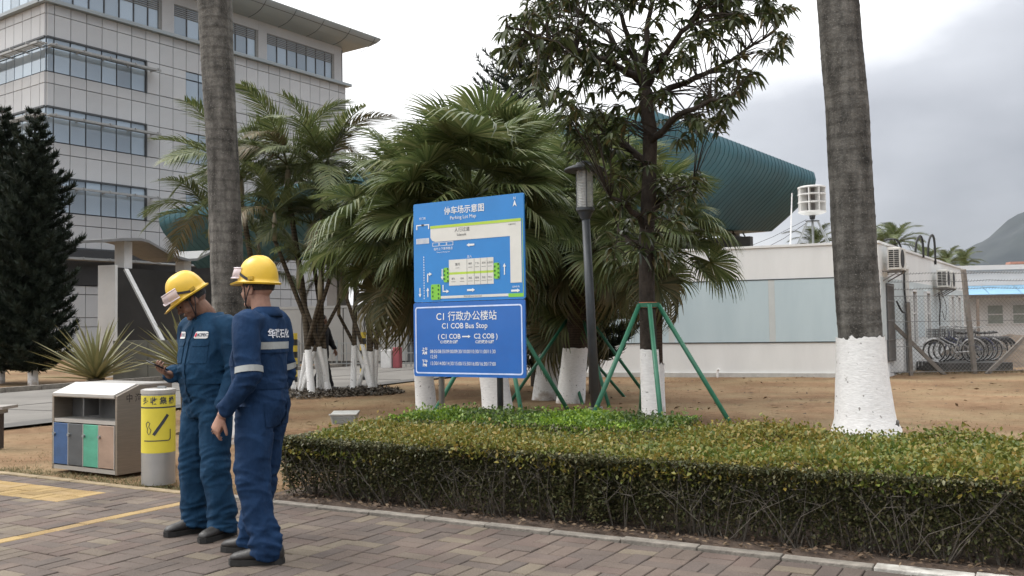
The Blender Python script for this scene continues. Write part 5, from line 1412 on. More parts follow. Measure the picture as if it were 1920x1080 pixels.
MB().lathe((ct.x, ct.y, 0), [(0.02, z1-0.012), (0.215, z1-0.018), (0.232, z1-0.008), (0.225, z1+0.008), (0.15, z1+0.04), (0.10, z1+0.055), (0.095, z1+0.075), (0.04, z1+0.095), (0.01, z1+0.10)], 40).build('cap', M_lamp, lampo, smooth=True)

# ---- recycling bin
M_ss = mat('brushed_steel', (0.31, 0.27, 0.225), 0.34, 0.75, var=0.10, scale=5, stretch=(1, 1, 25), bump=0.04, bscale=60)
M_ssl = mat('brushed_steel_hood', (0.52, 0.50, 0.47), 0.34, 0.6, var=0.06, scale=5, stretch=(1, 1, 20))
b0 = G(97, 882); b1 = G(219, 896)
bu = (b1-b0); BWd = bu.length; bu.normalize(); bvv = Vector((-bu.y, bu.x, 0))
BDp = 0.62
rb_ = empty('recycling_bin', (b0+b1)/2+bvv*BDp/2, 'stainless steel recycling bin with blue, grey, green and tan doors', 'recycling bin')
def bb_(x, y, z): p = b0+bu*x+bvv*y; p.z = z; return p
ZH0 = at(103, 738, b0.y).z; ZT = at(128, 717, b0.y+0.3).z
ZS = at(160, 787, (b0.y+b1.y)/2).z
prf = [(0, 0.02), (0, ZH0), (0.24, ZT), (BDp, ZT), (BDp, 0.02)]
for x0, nm in ((0, 'side_panel'), (BWd-0.03, 'side_panel')):
    MB().prism([bb_(x0, y, z) for y, z in prf], bu*0.03).build(nm, M_ss, rb_, bevel=0.004)
MB().prism([bb_(0.03, y, z) for y, z in ((-0.012, ZH0-0.02), (-0.012, ZH0+0.012), (0.235, ZT+0.012), (0.245, ZT-0.012), (0.0, ZH0-0.03))], bu*(BWd-0.06)).build('hood', M_ssl, rb_, bevel=0.003)
MB().prism([bb_(0.03, y, z) for y, z in ((0.245, ZT-0.014), (0.245, ZT+0.006), (BDp-0.01, ZT+0.006), (BDp-0.01, ZT-0.014))], bu*(BWd-0.06)).build('top', M_ssl, rb_)
MB().prism([bb_(0.03, y, z) for y, z in ((BDp-0.03, 0.04), (BDp-0.03, ZT-0.02), (BDp-0.008, ZT-0.02), (BDp-0.008, 0.04))], bu*(BWd-0.06)).build('back_panel', M_ss, rb_)
M_bdk = mat('bin_inside', (0.025, 0.025, 0.026), 0.7)
MB().prism([bb_(0.031, y, z) for y, z in ((0.20, ZS), (0.20, ZT-0.05), (0.22, ZT-0.05), (0.22, ZS))], bu*(BWd-0.062)).build('inner_panel', mat('bin_inner', (0.06, 0.06, 0.06), 0.6), rb_)
MB().prism([bb_(0.031, y, z) for y, z in ((0.006, ZS-0.035), (0.006, ZS), (0.21, ZS), (0.21, ZS-0.035))], bu*(BWd-0.062)).build('shelf_rail', M_ssl, rb_)
MB().obox(bb_(BWd*0.47, 0.10, (ZS+ZH0)/2), bu*0.01, bvv*0.08, (0, 0, (ZH0-ZS)/2-0.03)).build('divider', mat('bin_divider', (0.10, 0.10, 0.10), 0.5, 0.4), rb_)
MB().obox(bb_(BWd/2, BDp/2, 0.045), bu*(BWd/2-0.031), bvv*(BDp/2-0.002), (0, 0, 0.02)).build('base_plate', M_ssl, rb_)
dcol = [('blue', (0.035, 0.085, 0.20)), ('grey', (0.075, 0.08, 0.085)), ('green', (0.075, 0.31, 0.21)), ('tan', (0.31, 0.215, 0.16))]
dw = (BWd-0.06-0.05)/4
for i, (cn, cc) in enumerate(dcol):
    x0 = 0.03+0.01+i*(dw+0.01)
    dm = mat(cn+'_door_paint', cc, 0.5, 0.1, var=0.16, scale=5, stretch=(1, 1, 2), bump=0.05)
    d = MB().obox(bb_(x0+dw/2, 0.002, (0.075+ZS-0.045)/2), bu*(dw/2), bvv*0.008, (0, 0, (ZS-0.045-0.075)/2)).build('door', dm, rb_, bevel=0.004, label='worn %s door of the recycling bin' % cn)
    MB().tube([bb_(x0+0.018, -0.006, 0.37), bb_(x0+0.018, -0.026, 0.37)], 0.016, 12).build('lock', M_galv, d)
for i in range(5): MB().obox(bb_(0.034+i*(dw+0.01), 0.006, (0.07+ZS-0.04)/2), bu*0.0042, bvv*0.012, (0, 0, (ZS-0.04-0.07)/2)).build('door_post', M_ssl, rb_)
V, F = text_geo('中 海 壳', 0.085, 'CENTER', 0.001)
mb = MB(); mb.add([bb_(BWd+0.0025, 0.23+x*0.9, 0.73+y) for x, y, _ in V], F); mb.build('lettering', mat('bin_letter', (0.05, 0.038, 0.03), 0.6), rb_)

# ---- cigarette bin
ab = G(297, 906); AR = 0.145; AH = 0.84
ash = empty('cigarette_bin', ab, 'round steel cigarette butt bin with yellow pictogram label', 'cigarette bin')
MB().lathe(ab, [(AR, 0), (AR, AH)], 40, True).build('barrel', mat('ash_steel', (0.42, 0.42, 0.415), 0.38, 0.7, var=0.08, scale=4), ash, smooth=False)
autosmooth(ash.children[0])
MB().lathe(ab+Vector((0, 0, AH)), [(AR+0.006, -0.03), (AR+0.006, 0.004), (AR-0.02, 0.012), (0.03, 0.012)], 40).build('lid', M_ssl, ash)
MB().obox(ab+Vector((0.03, 0, AH+0.02)), (0.035, 0, 0), (0, 0.02, 0), (0, 0, 0.012)).build('lid_latch', M_galv, ash)
M_yel = mat('yellow_label', (0.62, 0.52, 0.05), 0.45, var=0.04)
vdir = math.atan2(-ab.y, -ab.x)                 # towards the viewer
def cyl(u, z, off=0.0):
    a = vdir+u/AR; return ab+Vector((math.cos(a)*(AR+off), math.sin(a)*(AR+off), z))
def wrap(name, u0, u1, z0, z1, m, off):
    n = 24; mb = MB(); mb.grid([[cyl(u0+(u1-u0)*i/n, z, off) for i in range(n+1)] for z in (z0, z1)]); return mb.build(name, m, ash, smooth=True)
wrap('label_band', -0.215, 0.215, 0.695, 0.795, M_yel, 0.0022)
wrap('label_panel', -0.215, 0.215, 0.285, 0.682, M_yel, 0.0020)
wrap('label_gap', -0.215, 0.215, 0.682, 0.695, M_sdk, 0.0016)
V, F = text_geo('头 收 集 桶', 0.068, 'CENTER', 0.0015); mb = MB(); mb.add([cyl(0.0+x*0.92, 0.745+y, 0.004) for x, y, _ in V], F); mb.build('lettering', M_sdk, ash)
def cpoly(name, pts): 
    mb = MB(); mb.poly([cyl(u, z, 0.004) for u, z in pts]); return mb.build(name, M_sdk, ash)
def cline(name, pts, w):
    mb = MB(); fine = [pts[0]]
    for (u0, z0), (u1, z1) in zip(pts[:-1], pts[1:]):
        k_ = max(1, int(math.hypot(u1-u0, z1-z0)/0.018)); fine += [(u0+(u1-u0)*i/k_, z0+(z1-z0)*i/k_) for i in range(1, k_+1)]
    pts = fine
    for (u0, z0), (u1, z1) in zip(pts[:-1], pts[1:]):
        d = Vector((u1-u0, z1-z0)); d.normalize(); n_ = Vector((-d.y, d.x))*w/2; d = d*w*0.4
        mb.poly([cyl(u0-d.x+n_.x, z0-d.y+n_.y, 0.004), cyl(u0-d.x-n_.x, z0-d.y-n_.y, 0.004), cyl(u1+d.x-n_.x, z1+d.y-n_.y, 0.004), cyl(u1+d.x+n_.x, z1+d.y+n_.y, 0.004)])
    return mb.build(name, M_sdk, ash)
cline('cigarette_mark', [(-0.035, 0.455), (0.075, 0.615)], 0.027)
cline('smoke_mark', [(-0.075, 0.455), (-0.062, 0.49), (-0.085, 0.52), (-0.072, 0.55), (-0.092, 0.565), (-0.11, 0.55), (-0.108, 0.525), (-0.095, 0.505), (-0.10, 0.475), (-0.085, 0.45)], 0.006)
cline('tray_mark', [(-0.13, 0.395), (0.09, 0.395), (0.105, 0.41), (0.105, 0.49)], 0.009)

# ---- green tree stakes
M_gst = mat('green_stake_paint', (0.020, 0.135, 0.075), 0.45, var=0.15, scale=6)
def stakes(center, zc, feet, label, ring=0.12, rad=0.026, tape=True):
    t = empty('tree_stakes', Vector((center.x, center.y, 0)), label, 'tree stakes', 'green tree stakes')
    c = Vector((center.x, center.y, zc))
    for f in feet:
        d = Vector((f.x-c.x, f.y-c.y, 0)).normalized()
        foot = Vector((f.x, f.y, -0.08))
        MB().tube([c+d*ring, foot], rad, 10).build('stake', M_gst, t, smooth=True)
    mb = MB(); n = len(feet)
    an = sorted(feet, key=lambda f: math.atan2(f.y-c.y, f.x-c.x)); pts = []
    for f in an: d = Vector((f.x-c.x, f.y-c.y, 0)).normalized(); pts.append(c+d*ring)
    for i in range(n): mb.bar(pts[i], pts[(i+1) % n], 0.03, 0.05)
    mb.build('collar', M_gst, t)
    if tape: MB().lathe(c+Vector((0, 0, -0.03)), [(ring*0.86, 0), (ring*0.86, 0.06)], 20, False).build('tape', mat('orange_tape', (0.75, 0.20, 0.10), 0.6), t)
    return t
ctr = at(1215, 572, TY)
def ft(px, Y): return gp(px, Y)
stakes(ctr, ctr.z, [ft(1245, TY-0.95), ft(1408, TY-0.35), ft(1070, TY-0.45), ft(1195, TY+1.3)], 'green four-legged stakes round the young broadleaf tree', 0.115)
for (px, py, Y, rg, ring, lb) in ((938, 600, 12.8, 1.15, 0.2, 'green stakes splayed under the sign round the nearest fan palm'), (1040, 615, 18.2, 1.5, 0.22, 'green stakes round the slanting fan palm between sign and lamp'), (1085, 600, 17.2, 1.45, 0.24, 'green stakes round the stout fan palm beside the lamp')):
    c = at(px, py, Y)
    stakes(c, c.z, [Vector((c.x+rg*math.cos(a), c.y+rg*math.sin(a), 0)) for a in (0.35, 1.75, 3.5, 5.0)], lb, ring, 0.03)

# ---- striped bollards, floodlight, edge post
M_byel = mat('bollard_yellow', (0.55, 0.40, 0.04), 0.5); M_bblk = mat('bollard_black', (0.02, 0.02, 0.02), 0.5)
for px, Y, lb in ((552, 25.0, 'black and yellow bollard behind the larger clump palm'), (681, 25.5, 'black and yellow bollard behind the smaller clump palm'), (474, 26.0, 'black and yellow bollard behind the worker seen from the back')):
    p = gp(px, Y); t = empty('bollard', p, lb, 'bollard', 'striped bollards')
    for i in range(8): MB().lathe(p, [(0.085, i*0.165-0.02), (0.085, (i+1)*0.165-0.02)], 16).build('stripe', M_byel if i % 2 else M_bblk, t)
fp = G(643, 800); t = empty('floodlight', fp, 'small white floodlight lying on the dry lawn', 'floodlight')
MB().prism([fp+Vector((x, 0, z)) for x, z in ((-0.19, 0.165), (0.19, 0.165), (0.15, 0.03), (-0.15, 0.03))], (0.03, 0.16, 0.05)).build('housing', mat('flood_housing', (0.40, 0.40, 0.38), 0.5, 0.2), t, bevel=0.008)
MB().prism([fp+Vector((x, -0.012, z)) for x, z in ((-0.155, 0.135), (0.155, 0.135), (0.13, 0.05), (-0.13, 0.05))], (0, 0.003, 0)).build('glass', mat('flood_glass', (0.22, 0.23, 0.22), 0.15), t)
MB().obox(fp+Vector((0, 0.0, 0.170)), (0.195, 0, 0), (0, 0.02, 0), (0, 0, 0.008)).build('rim', mat('flood_rim', (0.60, 0.60, 0.57), 0.5), t)
MB().obox(fp+Vector((0, 0.06, 0.01)), (0.02, 0, 0), (0, 0.05, 0), (0, 0, 0.04)).build('bracket', M_dkst, t)
ep = G(-6, 838); t = empty('litter_post', ep, 'dark post with flat grey cap cut by the left edge', 'post')
MB().obox(ep+Vector((0, 0, 0.19)), (0.055, 0, 0), (0, 0.055, 0), (0, 0, 0.21)).build('post', mat('edge_post', (0.035, 0.026, 0.024), 0.5), t)
MB().obox(ep+Vector((-0.02, 0, 0.435)), (0.10, 0, 0), (0, 0.1, 0), (0, 0, 0.03)).build('neck', mat('edge_neck', (0.30, 0.30, 0.29), 0.5), t)
MB().obox(ep+Vector((-0.05, 0, 0.48)), (0.21, 0, 0), (0, 0.18, 0), (0, 0, 0.018)).build('cap', mat('edge_cap', (0.26, 0.24, 0.22), 0.5), t)

# ---- air conditioners, pipes and cables on the side wall
M_ac = mat('ac_white', (0.60, 0.59, 0.55), 0.5, var=0.05)
def aircon(t0, z0, label, w=0.82):
    o = wr(t0, z0, 0.0); t = empty('air_conditioner', wr(t0, z0-0.3, 0.2), label, 'air conditioner', 'air conditioners on the side wall')
    MB().obox(wr(t0, z0, 0.30), WR*(w/2), WRn*0.15, (0, 0, 0.28)).build('casing', M_ac, t, bevel=0.015)
    mb = MB()
    for i in range(9):
        for s in (-1, 1): mb.obox(wr(t0-w/2-0.006, z0-0.2+i*0.05, 0.30+s*0.065), WR*0.004, WRn*0.055, (0, 0, 0.016))
    mb.build('side_grille', M_bdk, t)
    g = MB().lathe((0, 0, 0), [(0.23, 0), (0.23, 0.01)], 24).build('fan_guard', M_bdk, t)
    g.matrix_parent_inverse = wmat(t).inverted(); g.rotation_mode = 'QUATERNION'; g.rotation_quaternion = WRn.to_track_quat('Z', 'Y'); g.location = wr(t0-0.1, z0, 0.452)
    for s in (-0.3, 0.3): MB().bar(wr(t0+s, z0-0.31, 0.0), wr(t0+s, z0-0.31, 0.46), 0.04).build('bracket_arm', M_grille, t); MB().bar(wr(t0+s, z0-0.55, 0.01), wr(t0+s, z0-0.32, 0.42), 0.03).build('bracket_strut', M_grille, t)
    return t
aircon(0.75, 2.95, 'white air conditioner on the side wall beside the thick trunk', 0.75)
aircon(8.3, 2.72, 'nearer of the two air conditioners hung side by side far along the wall', 0.8)
aircon(9.4, 2.72, 'farther of the two air conditioners hung side by side far along the wall', 0.8)
dp = empty('drain_pipe', wr(3.0, 0, 0.1), 'white and grey drain pipe standing against the side wall', 'drain pipe')
MB().tube([wr(3.0, -0.05, 0.11), wr(3.0, 1.9, 0.11)], 0.075, 12).build('lower_pipe', mat('pipe_grey', (0.12, 0.12, 0.12), 0.6, var=0.3), dp)
MB().tube([wr(3.0, 1.9, 0.11), wr(3.0, 2.85, 0.11), wr(3.0, 2.98, 0.06), wr(3.0, 3.0, -0.02)], 0.065, 12).build('upper_pipe', mat('pipe_white', (0.50, 0.49, 0.46), 0.6), dp)
MB().tube([wr(3.0, 2.80, 0.11), wr(3.0, 2.88, 0.11)], 0.09, 12).build('coupling', M_white, dp)
M_cab = mat('black_cable', (0.015, 0.015, 0.015), 0.6)
def cable(pts, label, r0=0.018):
    pts = [Vector(p) for p in pts]; fine = []
    for i in range(len(pts)-1):
        p0, p1, p2, p3 = pts[max(i-1, 0)], pts[i], pts[i+1], pts[min(i+2, len(pts)-1)]
        for q in range(6):
            s = q/6; fine.append(0.5*((2*p1)+(p2-p0)*s+(2*p0-5*p1+4*p2-p3)*s*s+(3*p1-p0-3*p2+p3)*s**3))
    fine.append(pts[-1])
    o = MB().tube(fine, r0, 6).build('cable', M_cab); tag(o, label, 'cable', 'cables on the side wall')
cable([wr(1.3, 3.5, -0.1), wr(2.2, 3.55, 0.05), wr(2.35, 3.1, 0.16), wr(2.4, 2.2, 0.16), wr(2.3, 1.7, 0.2), wr(1.8, 1.62, 0.2), wr(1.5, 1.9, 0.12)], 'thick black cable looping down beside the drain pipe', 0.026)
cable([wr(5.7, 3.3, -0.1), wr(5.7, 3.75, -0.05), wr(5.95, 3.95, 0.02), wr(6.15, 3.75, 0.05), wr(6.2, 3.3, 0.05)], 'left black hose loop standing on the roof edge', 0.035)
cable([wr(7.9, 3.3, -0.1), wr(7.9, 3.9, -0.05), wr(8.15, 4.15, 0.02), wr(8.35, 3.9, 0.05), wr(8.4, 3.2, 0.05)], 'right black hose loop standing on the roof edge', 0.035)
cable([wr(8.5, 2.3, 0.1), wr(8.6, 1.9, 0.12), wr(8.5, 1.4, 0.1), wr(8.62, 0.9, 0.1), wr(8.6, 0.35, 0.06)], 'black cable hanging below the far air conditioners', 0.022)
cable([wr(8.9, 2.4, 0.1), wr(9.6, 1.9, 0.15), wr(9.3, 1.4, 0.15), wr(9.0, 1.7, 0.12)], 'thin looping cable below the far air conditioners', 0.010)

# ---- siren on the roof
sc_ = at(1523, 400, 26.2); zr = WH-0.05
sir = empty('siren', Vector((sc_.x, sc_.y, zr)), 'white round stacked horn siren on a tripod on the flat roof', 'siren')
M_sir = mat('siren_white', (0.58, 0.57, 0.55), 0.5, var=0.05)
pp = 26.2/FPX
zs = [at(1523, y, 26.2).z for y in (398, 380, 365, 352)]
M_sird = mat('siren_inside', (0.16, 0.15, 0.145), 0.7)
for i, z in enumerate(zs):
    rr_ = 0.385
    prof = [(0.05, z-0.02), (rr_*0.8, z-0.025), (rr_, z-0.012), (rr_, z+0.012), (rr_*0.8, z+0.025), (0.05, z+0.03)] if i not in (0, 3) else ([(0.10, z-0.09), (rr_*0.75, z-0.05), (rr_, z-0.01), (rr_, z+0.02), (0.05, z+0.03)] if i == 0 else [(0.05, z-0.02), (rr_, z-0.015), (rr_, z+0.015), (rr_*0.85, z+0.035), (0.05, z+0.05)])
    MB().lathe((sc_.x, sc_.y, 0), prof, 32).build('horn_disc', M_sir, sir)
MB().lathe((sc_.x, sc_.y, 0), [(0.17, zs[0]), (0.17, zs[-1])], 20).build('core', M_sird, sir)
for i in range(8):
    a = i*math.pi/4+0.25; c = Vector((math.cos(a), math.sin(a), 0))
    MB().obox(Vector((sc_.x, sc_.y, (zs[0]+zs[-1])/2))+c*0.27, c*0.108, Vector((-c.y, c.x, 0))*0.014, (0, 0, (zs[-1]-zs[0])/2)).build('fin', M_sir, sir)
MB().tube([(sc_.x, sc_.y, zr), (sc_.x, sc_.y, zs[0]-0.05)], 0.035, 10).build('mast', M_galv, sir)
MB().lathe((sc_.x, sc_.y, 0), [(0.07, zs[0]-0.2), (0.09, zs[0]-0.06)], 14).build('motor', M_dkst, sir)
MB().lathe((sc_.x, sc_.y, 0), [(0.03, zs[0]-0.27), (0.19, zs[0]-0.265), (0.19, zs[0]-0.24), (0.03, zs[0]-0.23)], 18).build('platform', M_dkst, sir)
for a in (0.3, 2.4, 3.5, 5.5): MB().tube([(sc_.x+0.16*math.cos(a), sc_.y+0.16*math.sin(a), zs[0]-0.24), (sc_.x+0.62*math.cos(a), sc_.y+0.62*math.sin(a), zr)], 0.018, 6).build('leg', M_galv, sir)
for a, b in ((0.3, 2.4), (2.4, 3.5), (3.5, 5.5), (5.5, 0.3)): MB().tube([(sc_.x+0.40*math.cos(a), sc_.y+0.40*math.sin(a), zr+0.36), (sc_.x+0.6*math.cos(b), sc_.y+0.6*math.sin(b), zr+0.04)], 0.012, 5).build('brace', M_galv, sir)
wp = at(1481, 460, 25.6); o = MB().tube([Vector((wp.x, wp.y, WH-0.1)), at(1485, 362, 25.6)], [0.024, 0.016], 8).build('whip_aerial', mat('aerial_white', (0.70, 0.70, 0.70), 0.4)); tag(o, 'thin white whip aerial beside the siren', 'aerial')
for k_, (x0, y0, x1, y1, lb) in enumerate(((1390, 468, 1512, 412, 'upper stay wire running down left from the siren'), (1430, 468, 1512, 418, 'lower stay wire running down left from the siren'))):
    a = at(x0, y0, 27.5); b = at(x1, y1, 26.3); o = MB().tube([a, a.lerp(b, 0.5)-Vector((0, 0, 0.05)), b], 0.008, 4).build('stay_wire', M_dkst); tag(o, lb, 'wire', 'siren stay wires')

# ---- chain-link fence
M_wire = mat('chain_link_wire', (0.16, 0.16, 0.155), 0.5, 0.5)
M_conc = mat('concrete_post', (0.20, 0.175, 0.15), 0.9, var=0.25, scale=9, bump=0.3)
fz = 24.6
f0 = Vector((WK.x+0.12, fz-0.55, 0)); f1 = at(2080, 700, fz); f1.z = 0
fdv = (f1-f0); FL = fdv.length; fdv.normalize()
fence = empty('chain_link_fence', (f0+f1)/2, 'chain-link fence with concrete posts and barbed wire in front of the bicycles', 'fence')
FH = 2.02
def fpt(t, z): p = f0+fdv*t; p.z = z; return p
mb = MB(); stp = 0.105; zlo = 0.04
nrm = Vector((fdv.y, -fdv.x, 0))
k0 = int((FH)/stp)+1
for i in range(-k0, int(FL/stp)+1):
    for sgn in (1, -1):
        # a wire climbing at 45 degrees, clipped to the panel
        t0 = i*stp; z0_, z1_ = zlo, FH
        ta, tb_ = (t0, t0+(FH-zlo)) if sgn > 0 else (t0+(FH-zlo), t0)
        za, zb = zlo, FH
        def clip(ta, za, tb_, zb):
            if ta > tb_: ta, za, tb_, zb = tb_, zb, ta, za
            if tb_ <= 0 or ta >= FL: return None
            if ta < 0: za += (zb-za)*(0-ta)/(tb_-ta); ta = 0
            if tb_ > FL: zb = za+(zb-za)*(FL-ta)/(tb_-ta); tb_ = FL
            return ta, za, tb_, zb
        c = clip(ta, za, tb_, zb)
        if c and c[2]-c[0] > 0.05: mb.tube([fpt(c[0], c[1])+nrm*0.003*sgn, fpt(c[2], c[3])+nrm*0.003*sgn], 0.0036, 3, False)
o = mb.build('mesh_wire', M_wire, fence); tag(o, kind='stuff')
for z in (0.06, 0.72, 1.36, 2.02): MB().tube([fpt(0, z), fpt(FL, z)], 0.008, 5).build('line_wire', M_wire, fence)
for z, sag in ((2.22, 0.03), (2.42, 0.035), (2.62, 0.03)):
    n = 26; mb = MB(); pts = [fpt(FL*i/n, z-sag*abs(math.sin(i*math.pi/6.5))) for i in range(n+1)]; mb.tube(pts, 0.008, 4, False)
    for i in range(n*3):
        q = fpt(FL*i/(n*3), z-0.015); mb.bar(q+Vector((-0.02, 0, -0.03)), q+Vector((0.02, 0, 0.03)), 0.006)
    mb.build('barbed_wire', M_wire, fence)
for (pxb, pxt, m) in ((1828, 1806, M_conc), (2010, 1990, M_conc)):
    b_ = at(pxb, 700, fz); t_ = at(pxt, 505, fz); b_.z = -0.1
    MB().bar(b_, t_, 0.11, 0.11).build('post', m, fence, bevel=0.01)
b_ = at(1708, 690, fz-0.3); b_.z = -0.1
MB().bar(b_, at(1702, 568, fz-0.3), 0.085).build('post', M_conc, fence)
for (x0, y0, x1, y1) in ((1648, 582, 1772, 704), (1850, 702, 1922, 632)):
    MB().bar(at(x0, y0, fz-0.12), at(x1, y1, fz-0.18), 0.09, 0.09).build('brace', M_conc, fence)
# rough weeds at the foot of the fence and the bank behind the bicycles
slab_ = MB().obox(at(1795, 690, 26.6).xy.to_3d()+Vector((0.1, 0, 0.09)), (1.0, 0, 0), (0, 0.9, 0), (0, 0, 0.11)).build('concrete_slab', mat('dark_concrete', (0.05, 0.047, 0.044), 0.9, var=0.3, scale=4, bump=0.3)); tag(slab_, 'dark concrete slab under the row of bicycles', 'slab')
M_bank = mat('dirt_bank', (0.115, 0.082, 0.056), 0.95, var=0.3, scale=3, bump=0.8, bscale=22)
rows = []
for j in range(8):
    rows.append([(12.0+i*0.5, 27.2+j*0.6, -0.05+(0.85*math.sin(min(1, j/5)*1.57))*min(1, max(0, (i-2)/6))*(1+0.3*noise.noise((i*0.7, j*0.7, 4)))) for i in range(22)])
o = MB().grid(rows).build('dirt_bank', M_bank, smooth=True); tag(o, kind='structure')
r = np.random.default_rng(71); n = 1500
X = r.uniform(9.5, 17, n); Yg = fz+r.normal(0.1, 0.15, n)
ax = np.stack([r.normal(0, 0.6, n), r.normal(0, 0.4, n), r.uniform(0.4, 1, n)], -1); ax /= np.linalg.norm(ax, axis=1)[:, None]
v, f = leaf_cloud(np.stack([X, Yg, np.full(n, -0.03)], -1), ax, r.uniform(0.05, 0.22, n), np.full(n, 0.008), r, 0.3, 3, 0)
o = link_mesh('fence_weeds', npmesh('fence_weeds', v, f), leafmat('dead_weed', [(0.07, 0.05, 0.03), (0.14, 0.10, 0.06), (0.11, 0.10, 0.05)], 0.1, 0.8)); tag(o, 'dead weeds along the foot of the chain-link fence', 'weeds', kind='stuff')

# ---- bicycles
M_tyre = mat('tyre_rubber', (0.018, 0.018, 0.019), 0.8); M_rim = mat('bike_rim', (0.38, 0.38, 0.37), 0.3, 0.8)
M_bblack = mat('bike_black', (0.022, 0.022, 0.024), 0.4); M_bsil = mat('bike_silver', (0.42, 0.42, 0.42), 0.35, 0.5); M_bnavy = mat('bike_navy', (0.025, 0.03, 0.10), 0.4)
M_basket = mat('bike_basket', (0.12, 0.12, 0.12), 0.5, 0.4); M_sad = mat('saddle', (0.02, 0.018, 0.016), 0.6)
def bicycle(loc, rz, label, frame_m, fender_m, lean=0.04):
    t = empty('bicycle', loc, label, 'bicycle', 'bicycles parked behind the fence', rz)
    t.rotation_euler = (lean, 0, rz)
    def B(mb, nm, m, par=None):
        o = mb.build(nm, m, None); o.parent = par or t; return o
    Rw = 0.325; xs_ = (-0.53, 0.53)              # front wheel at -x
    def ring(cx, rad, r0, a0=0, a1=2*math.pi, n=28): return [(cx+rad*math.cos(a0+(a1-a0)*i/n), 0, Rw+rad*math.sin(a0+(a1-a0)*i/n)) for i in range(n+1)]
    for cx in xs_:
        w = B(MB().tube(ring(cx, Rw-0.02, 0), 0.020, 6, False), 'wheel', M_tyre)
        B(MB().tube(ring(cx, Rw-0.045, 0), 0.009, 5, False), 'rim', M_rim, w)
        mb = MB()
        for i in range(14):
            a = i*math.pi/7; mb.tube([(cx, 0.025*(-1)**i, Rw), (cx+(Rw-0.05)*math.cos(a), 0, Rw+(Rw-0.05)*math.sin(a))], 0.0022, 3, False)
        mb.tube([(cx, -0.04, Rw), (cx, 0.04, Rw)], 0.02, 8); B(mb, 'spokes', M_rim, w)
        B(MB().tube(ring(cx, Rw+0.02, 0, R(20 if cx > 0 else 35), R(175 if cx > 0 else 150)), 0.021, 6), 'mudguard', fender_m)
    head0, head1 = (-0.36, 0, 0.86), (-0.40, 0, 0.66)
    bb2, seat0, rear = (0.02, 0, 0.29), (0.16, 0, 0.70), (0.53, 0, Rw)
    mb = MB()
    mb.tube([head1, (-0.15, 0, 0.50), bb2], 0.018, 8); mb.tube([(-0.385, 0, 0.74), (-0.12, 0, 0.58), (0.09, 0, 0.50)], 0.016, 8)
    mb.tube([bb2, seat0], 0.017, 8); mb.tube([head0, head1], 0.02, 8)
    for s in (-0.05, 0.05): mb.tube([(0.02, s*0.6, 0.29), (0.53, s, Rw)], 0.010, 6); mb.tube([(0.13, s*0.5, 0.62), (0.53, s, Rw)], 0.009, 6)
    B(mb, 'frame', frame_m)
    mb = MB()
    for s in (-0.05, 0.05): mb.tube([(-0.40, s, 0.66), (-0.46, s, 0.5), (-0.53, s, Rw)], 0.011, 6)
    mb.bar((-0.40, -0.06, 0.66), (-0.40, 0.06, 0.66), 0.03); B(mb, 'fork', frame_m)
    mb = MB(); mb.tube([(-0.36, 0, 0.86), (-0.345, 0, 0.99)], 0.012, 8)
    mb.tube([(-0.12, -0.27, 0.98), (-0.24, -0.25, 1.02), (-0.345, -0.08, 1.0), (-0.345, 0.08, 1.0), (-0.24, 0.25, 1.02), (-0.12, 0.27, 0.98)], 0.011, 8); B(mb, 'handlebar', M_rim)
    mb = MB(); mb.tube([seat0, (0.19, 0, 0.80)], 0.013, 8); B(mb, 'seat_post', M_rim)
    mb = MB(); mb.lathe((0.22, 0, 0.80), [(0.05, 0), (0.09, 0.02), (0.085, 0.05), (0.03, 0.065)], 14); mb.tube([(0.2, 0, 0.84), (0.06, 0, 0.835)], [0.05, 0.02], 8); B(mb, 'saddle', M_sad)
    mb = MB()
    for s in (-0.06, 0.06): mb.bar((0.22, s, 0.70), (0.72, s, 0.70), 0.012)
    for x in (0.25, 0.4, 0.55, 0.70): mb.bar((x, -0.07, 0.705), (x, 0.07, 0.705), 0.010)
    for s in (-0.06, 0.06): mb.bar((0.6, s, 0.70), (0.53, s, Rw), 0.010)
    B(mb, 'carrier', M_basket)
    mb = MB()
    for x in (-0.68, -0.62, -0.56, -0.50, -0.44): 
        for s in (-0.13, 0.13): mb.bar((x, s, 0.72), (x, s, 0.94), 0.007)
    for y in (-0.13, -0.065, 0, 0.065, 0.13):
        for x in (-0.68, -0.42): mb.bar((x, y, 0.72), (x, y, 0.94), 0.007)
    for z in (0.72, 0.80, 0.88, 0.94):
        for s in (-0.13, 0.13): mb.bar((-0.68, s, z), (-0.42, s, z), 0.008)
        for x in (-0.68, -0.42): mb.bar((x, -0.13, z), (x, 0.13, z), 0.008)
    B(mb, 'basket', M_basket)
    mb = MB()
    n = 18
    mb.tube([(0.02+0.085*math.cos(2*math.pi*i/n), 0.035, 0.29+0.085*math.sin(2*math.pi*i/n)) for i in range(n+1)], 0.006, 5, False)
    mb.bar((0.02, 0.055, 0.29), (0.12, 0.055, 0.15), 0.018); mb.bar((0.02, -0.055, 0.29), (-0.08, -0.055, 0.43), 0.018); mb.obox((0.12, 0.09, 0.15), (0.045, 0, 0), (0, 0.035, 0), (0, 0, 0.01)); mb.obox((-0.08, -0.09, 0.43), (0.045, 0, 0), (0, 0.035, 0), (0, 0, 0.01))
    mb.bar((0.02, 0.04, 0.375), (0.53, 0.04, Rw+0.04), 0.008); mb.bar((0.02, 0.04, 0.205), (0.53, 0.04, Rw-0.04), 0.008); B(mb, 'crank', M_rim)
    mb = MB(); mb.tube([(0.35, 0.03, 0.31), (0.42, 0.16, 0.015)], 0.010, 6); B(mb, 'kickstand', M_rim)
    return t
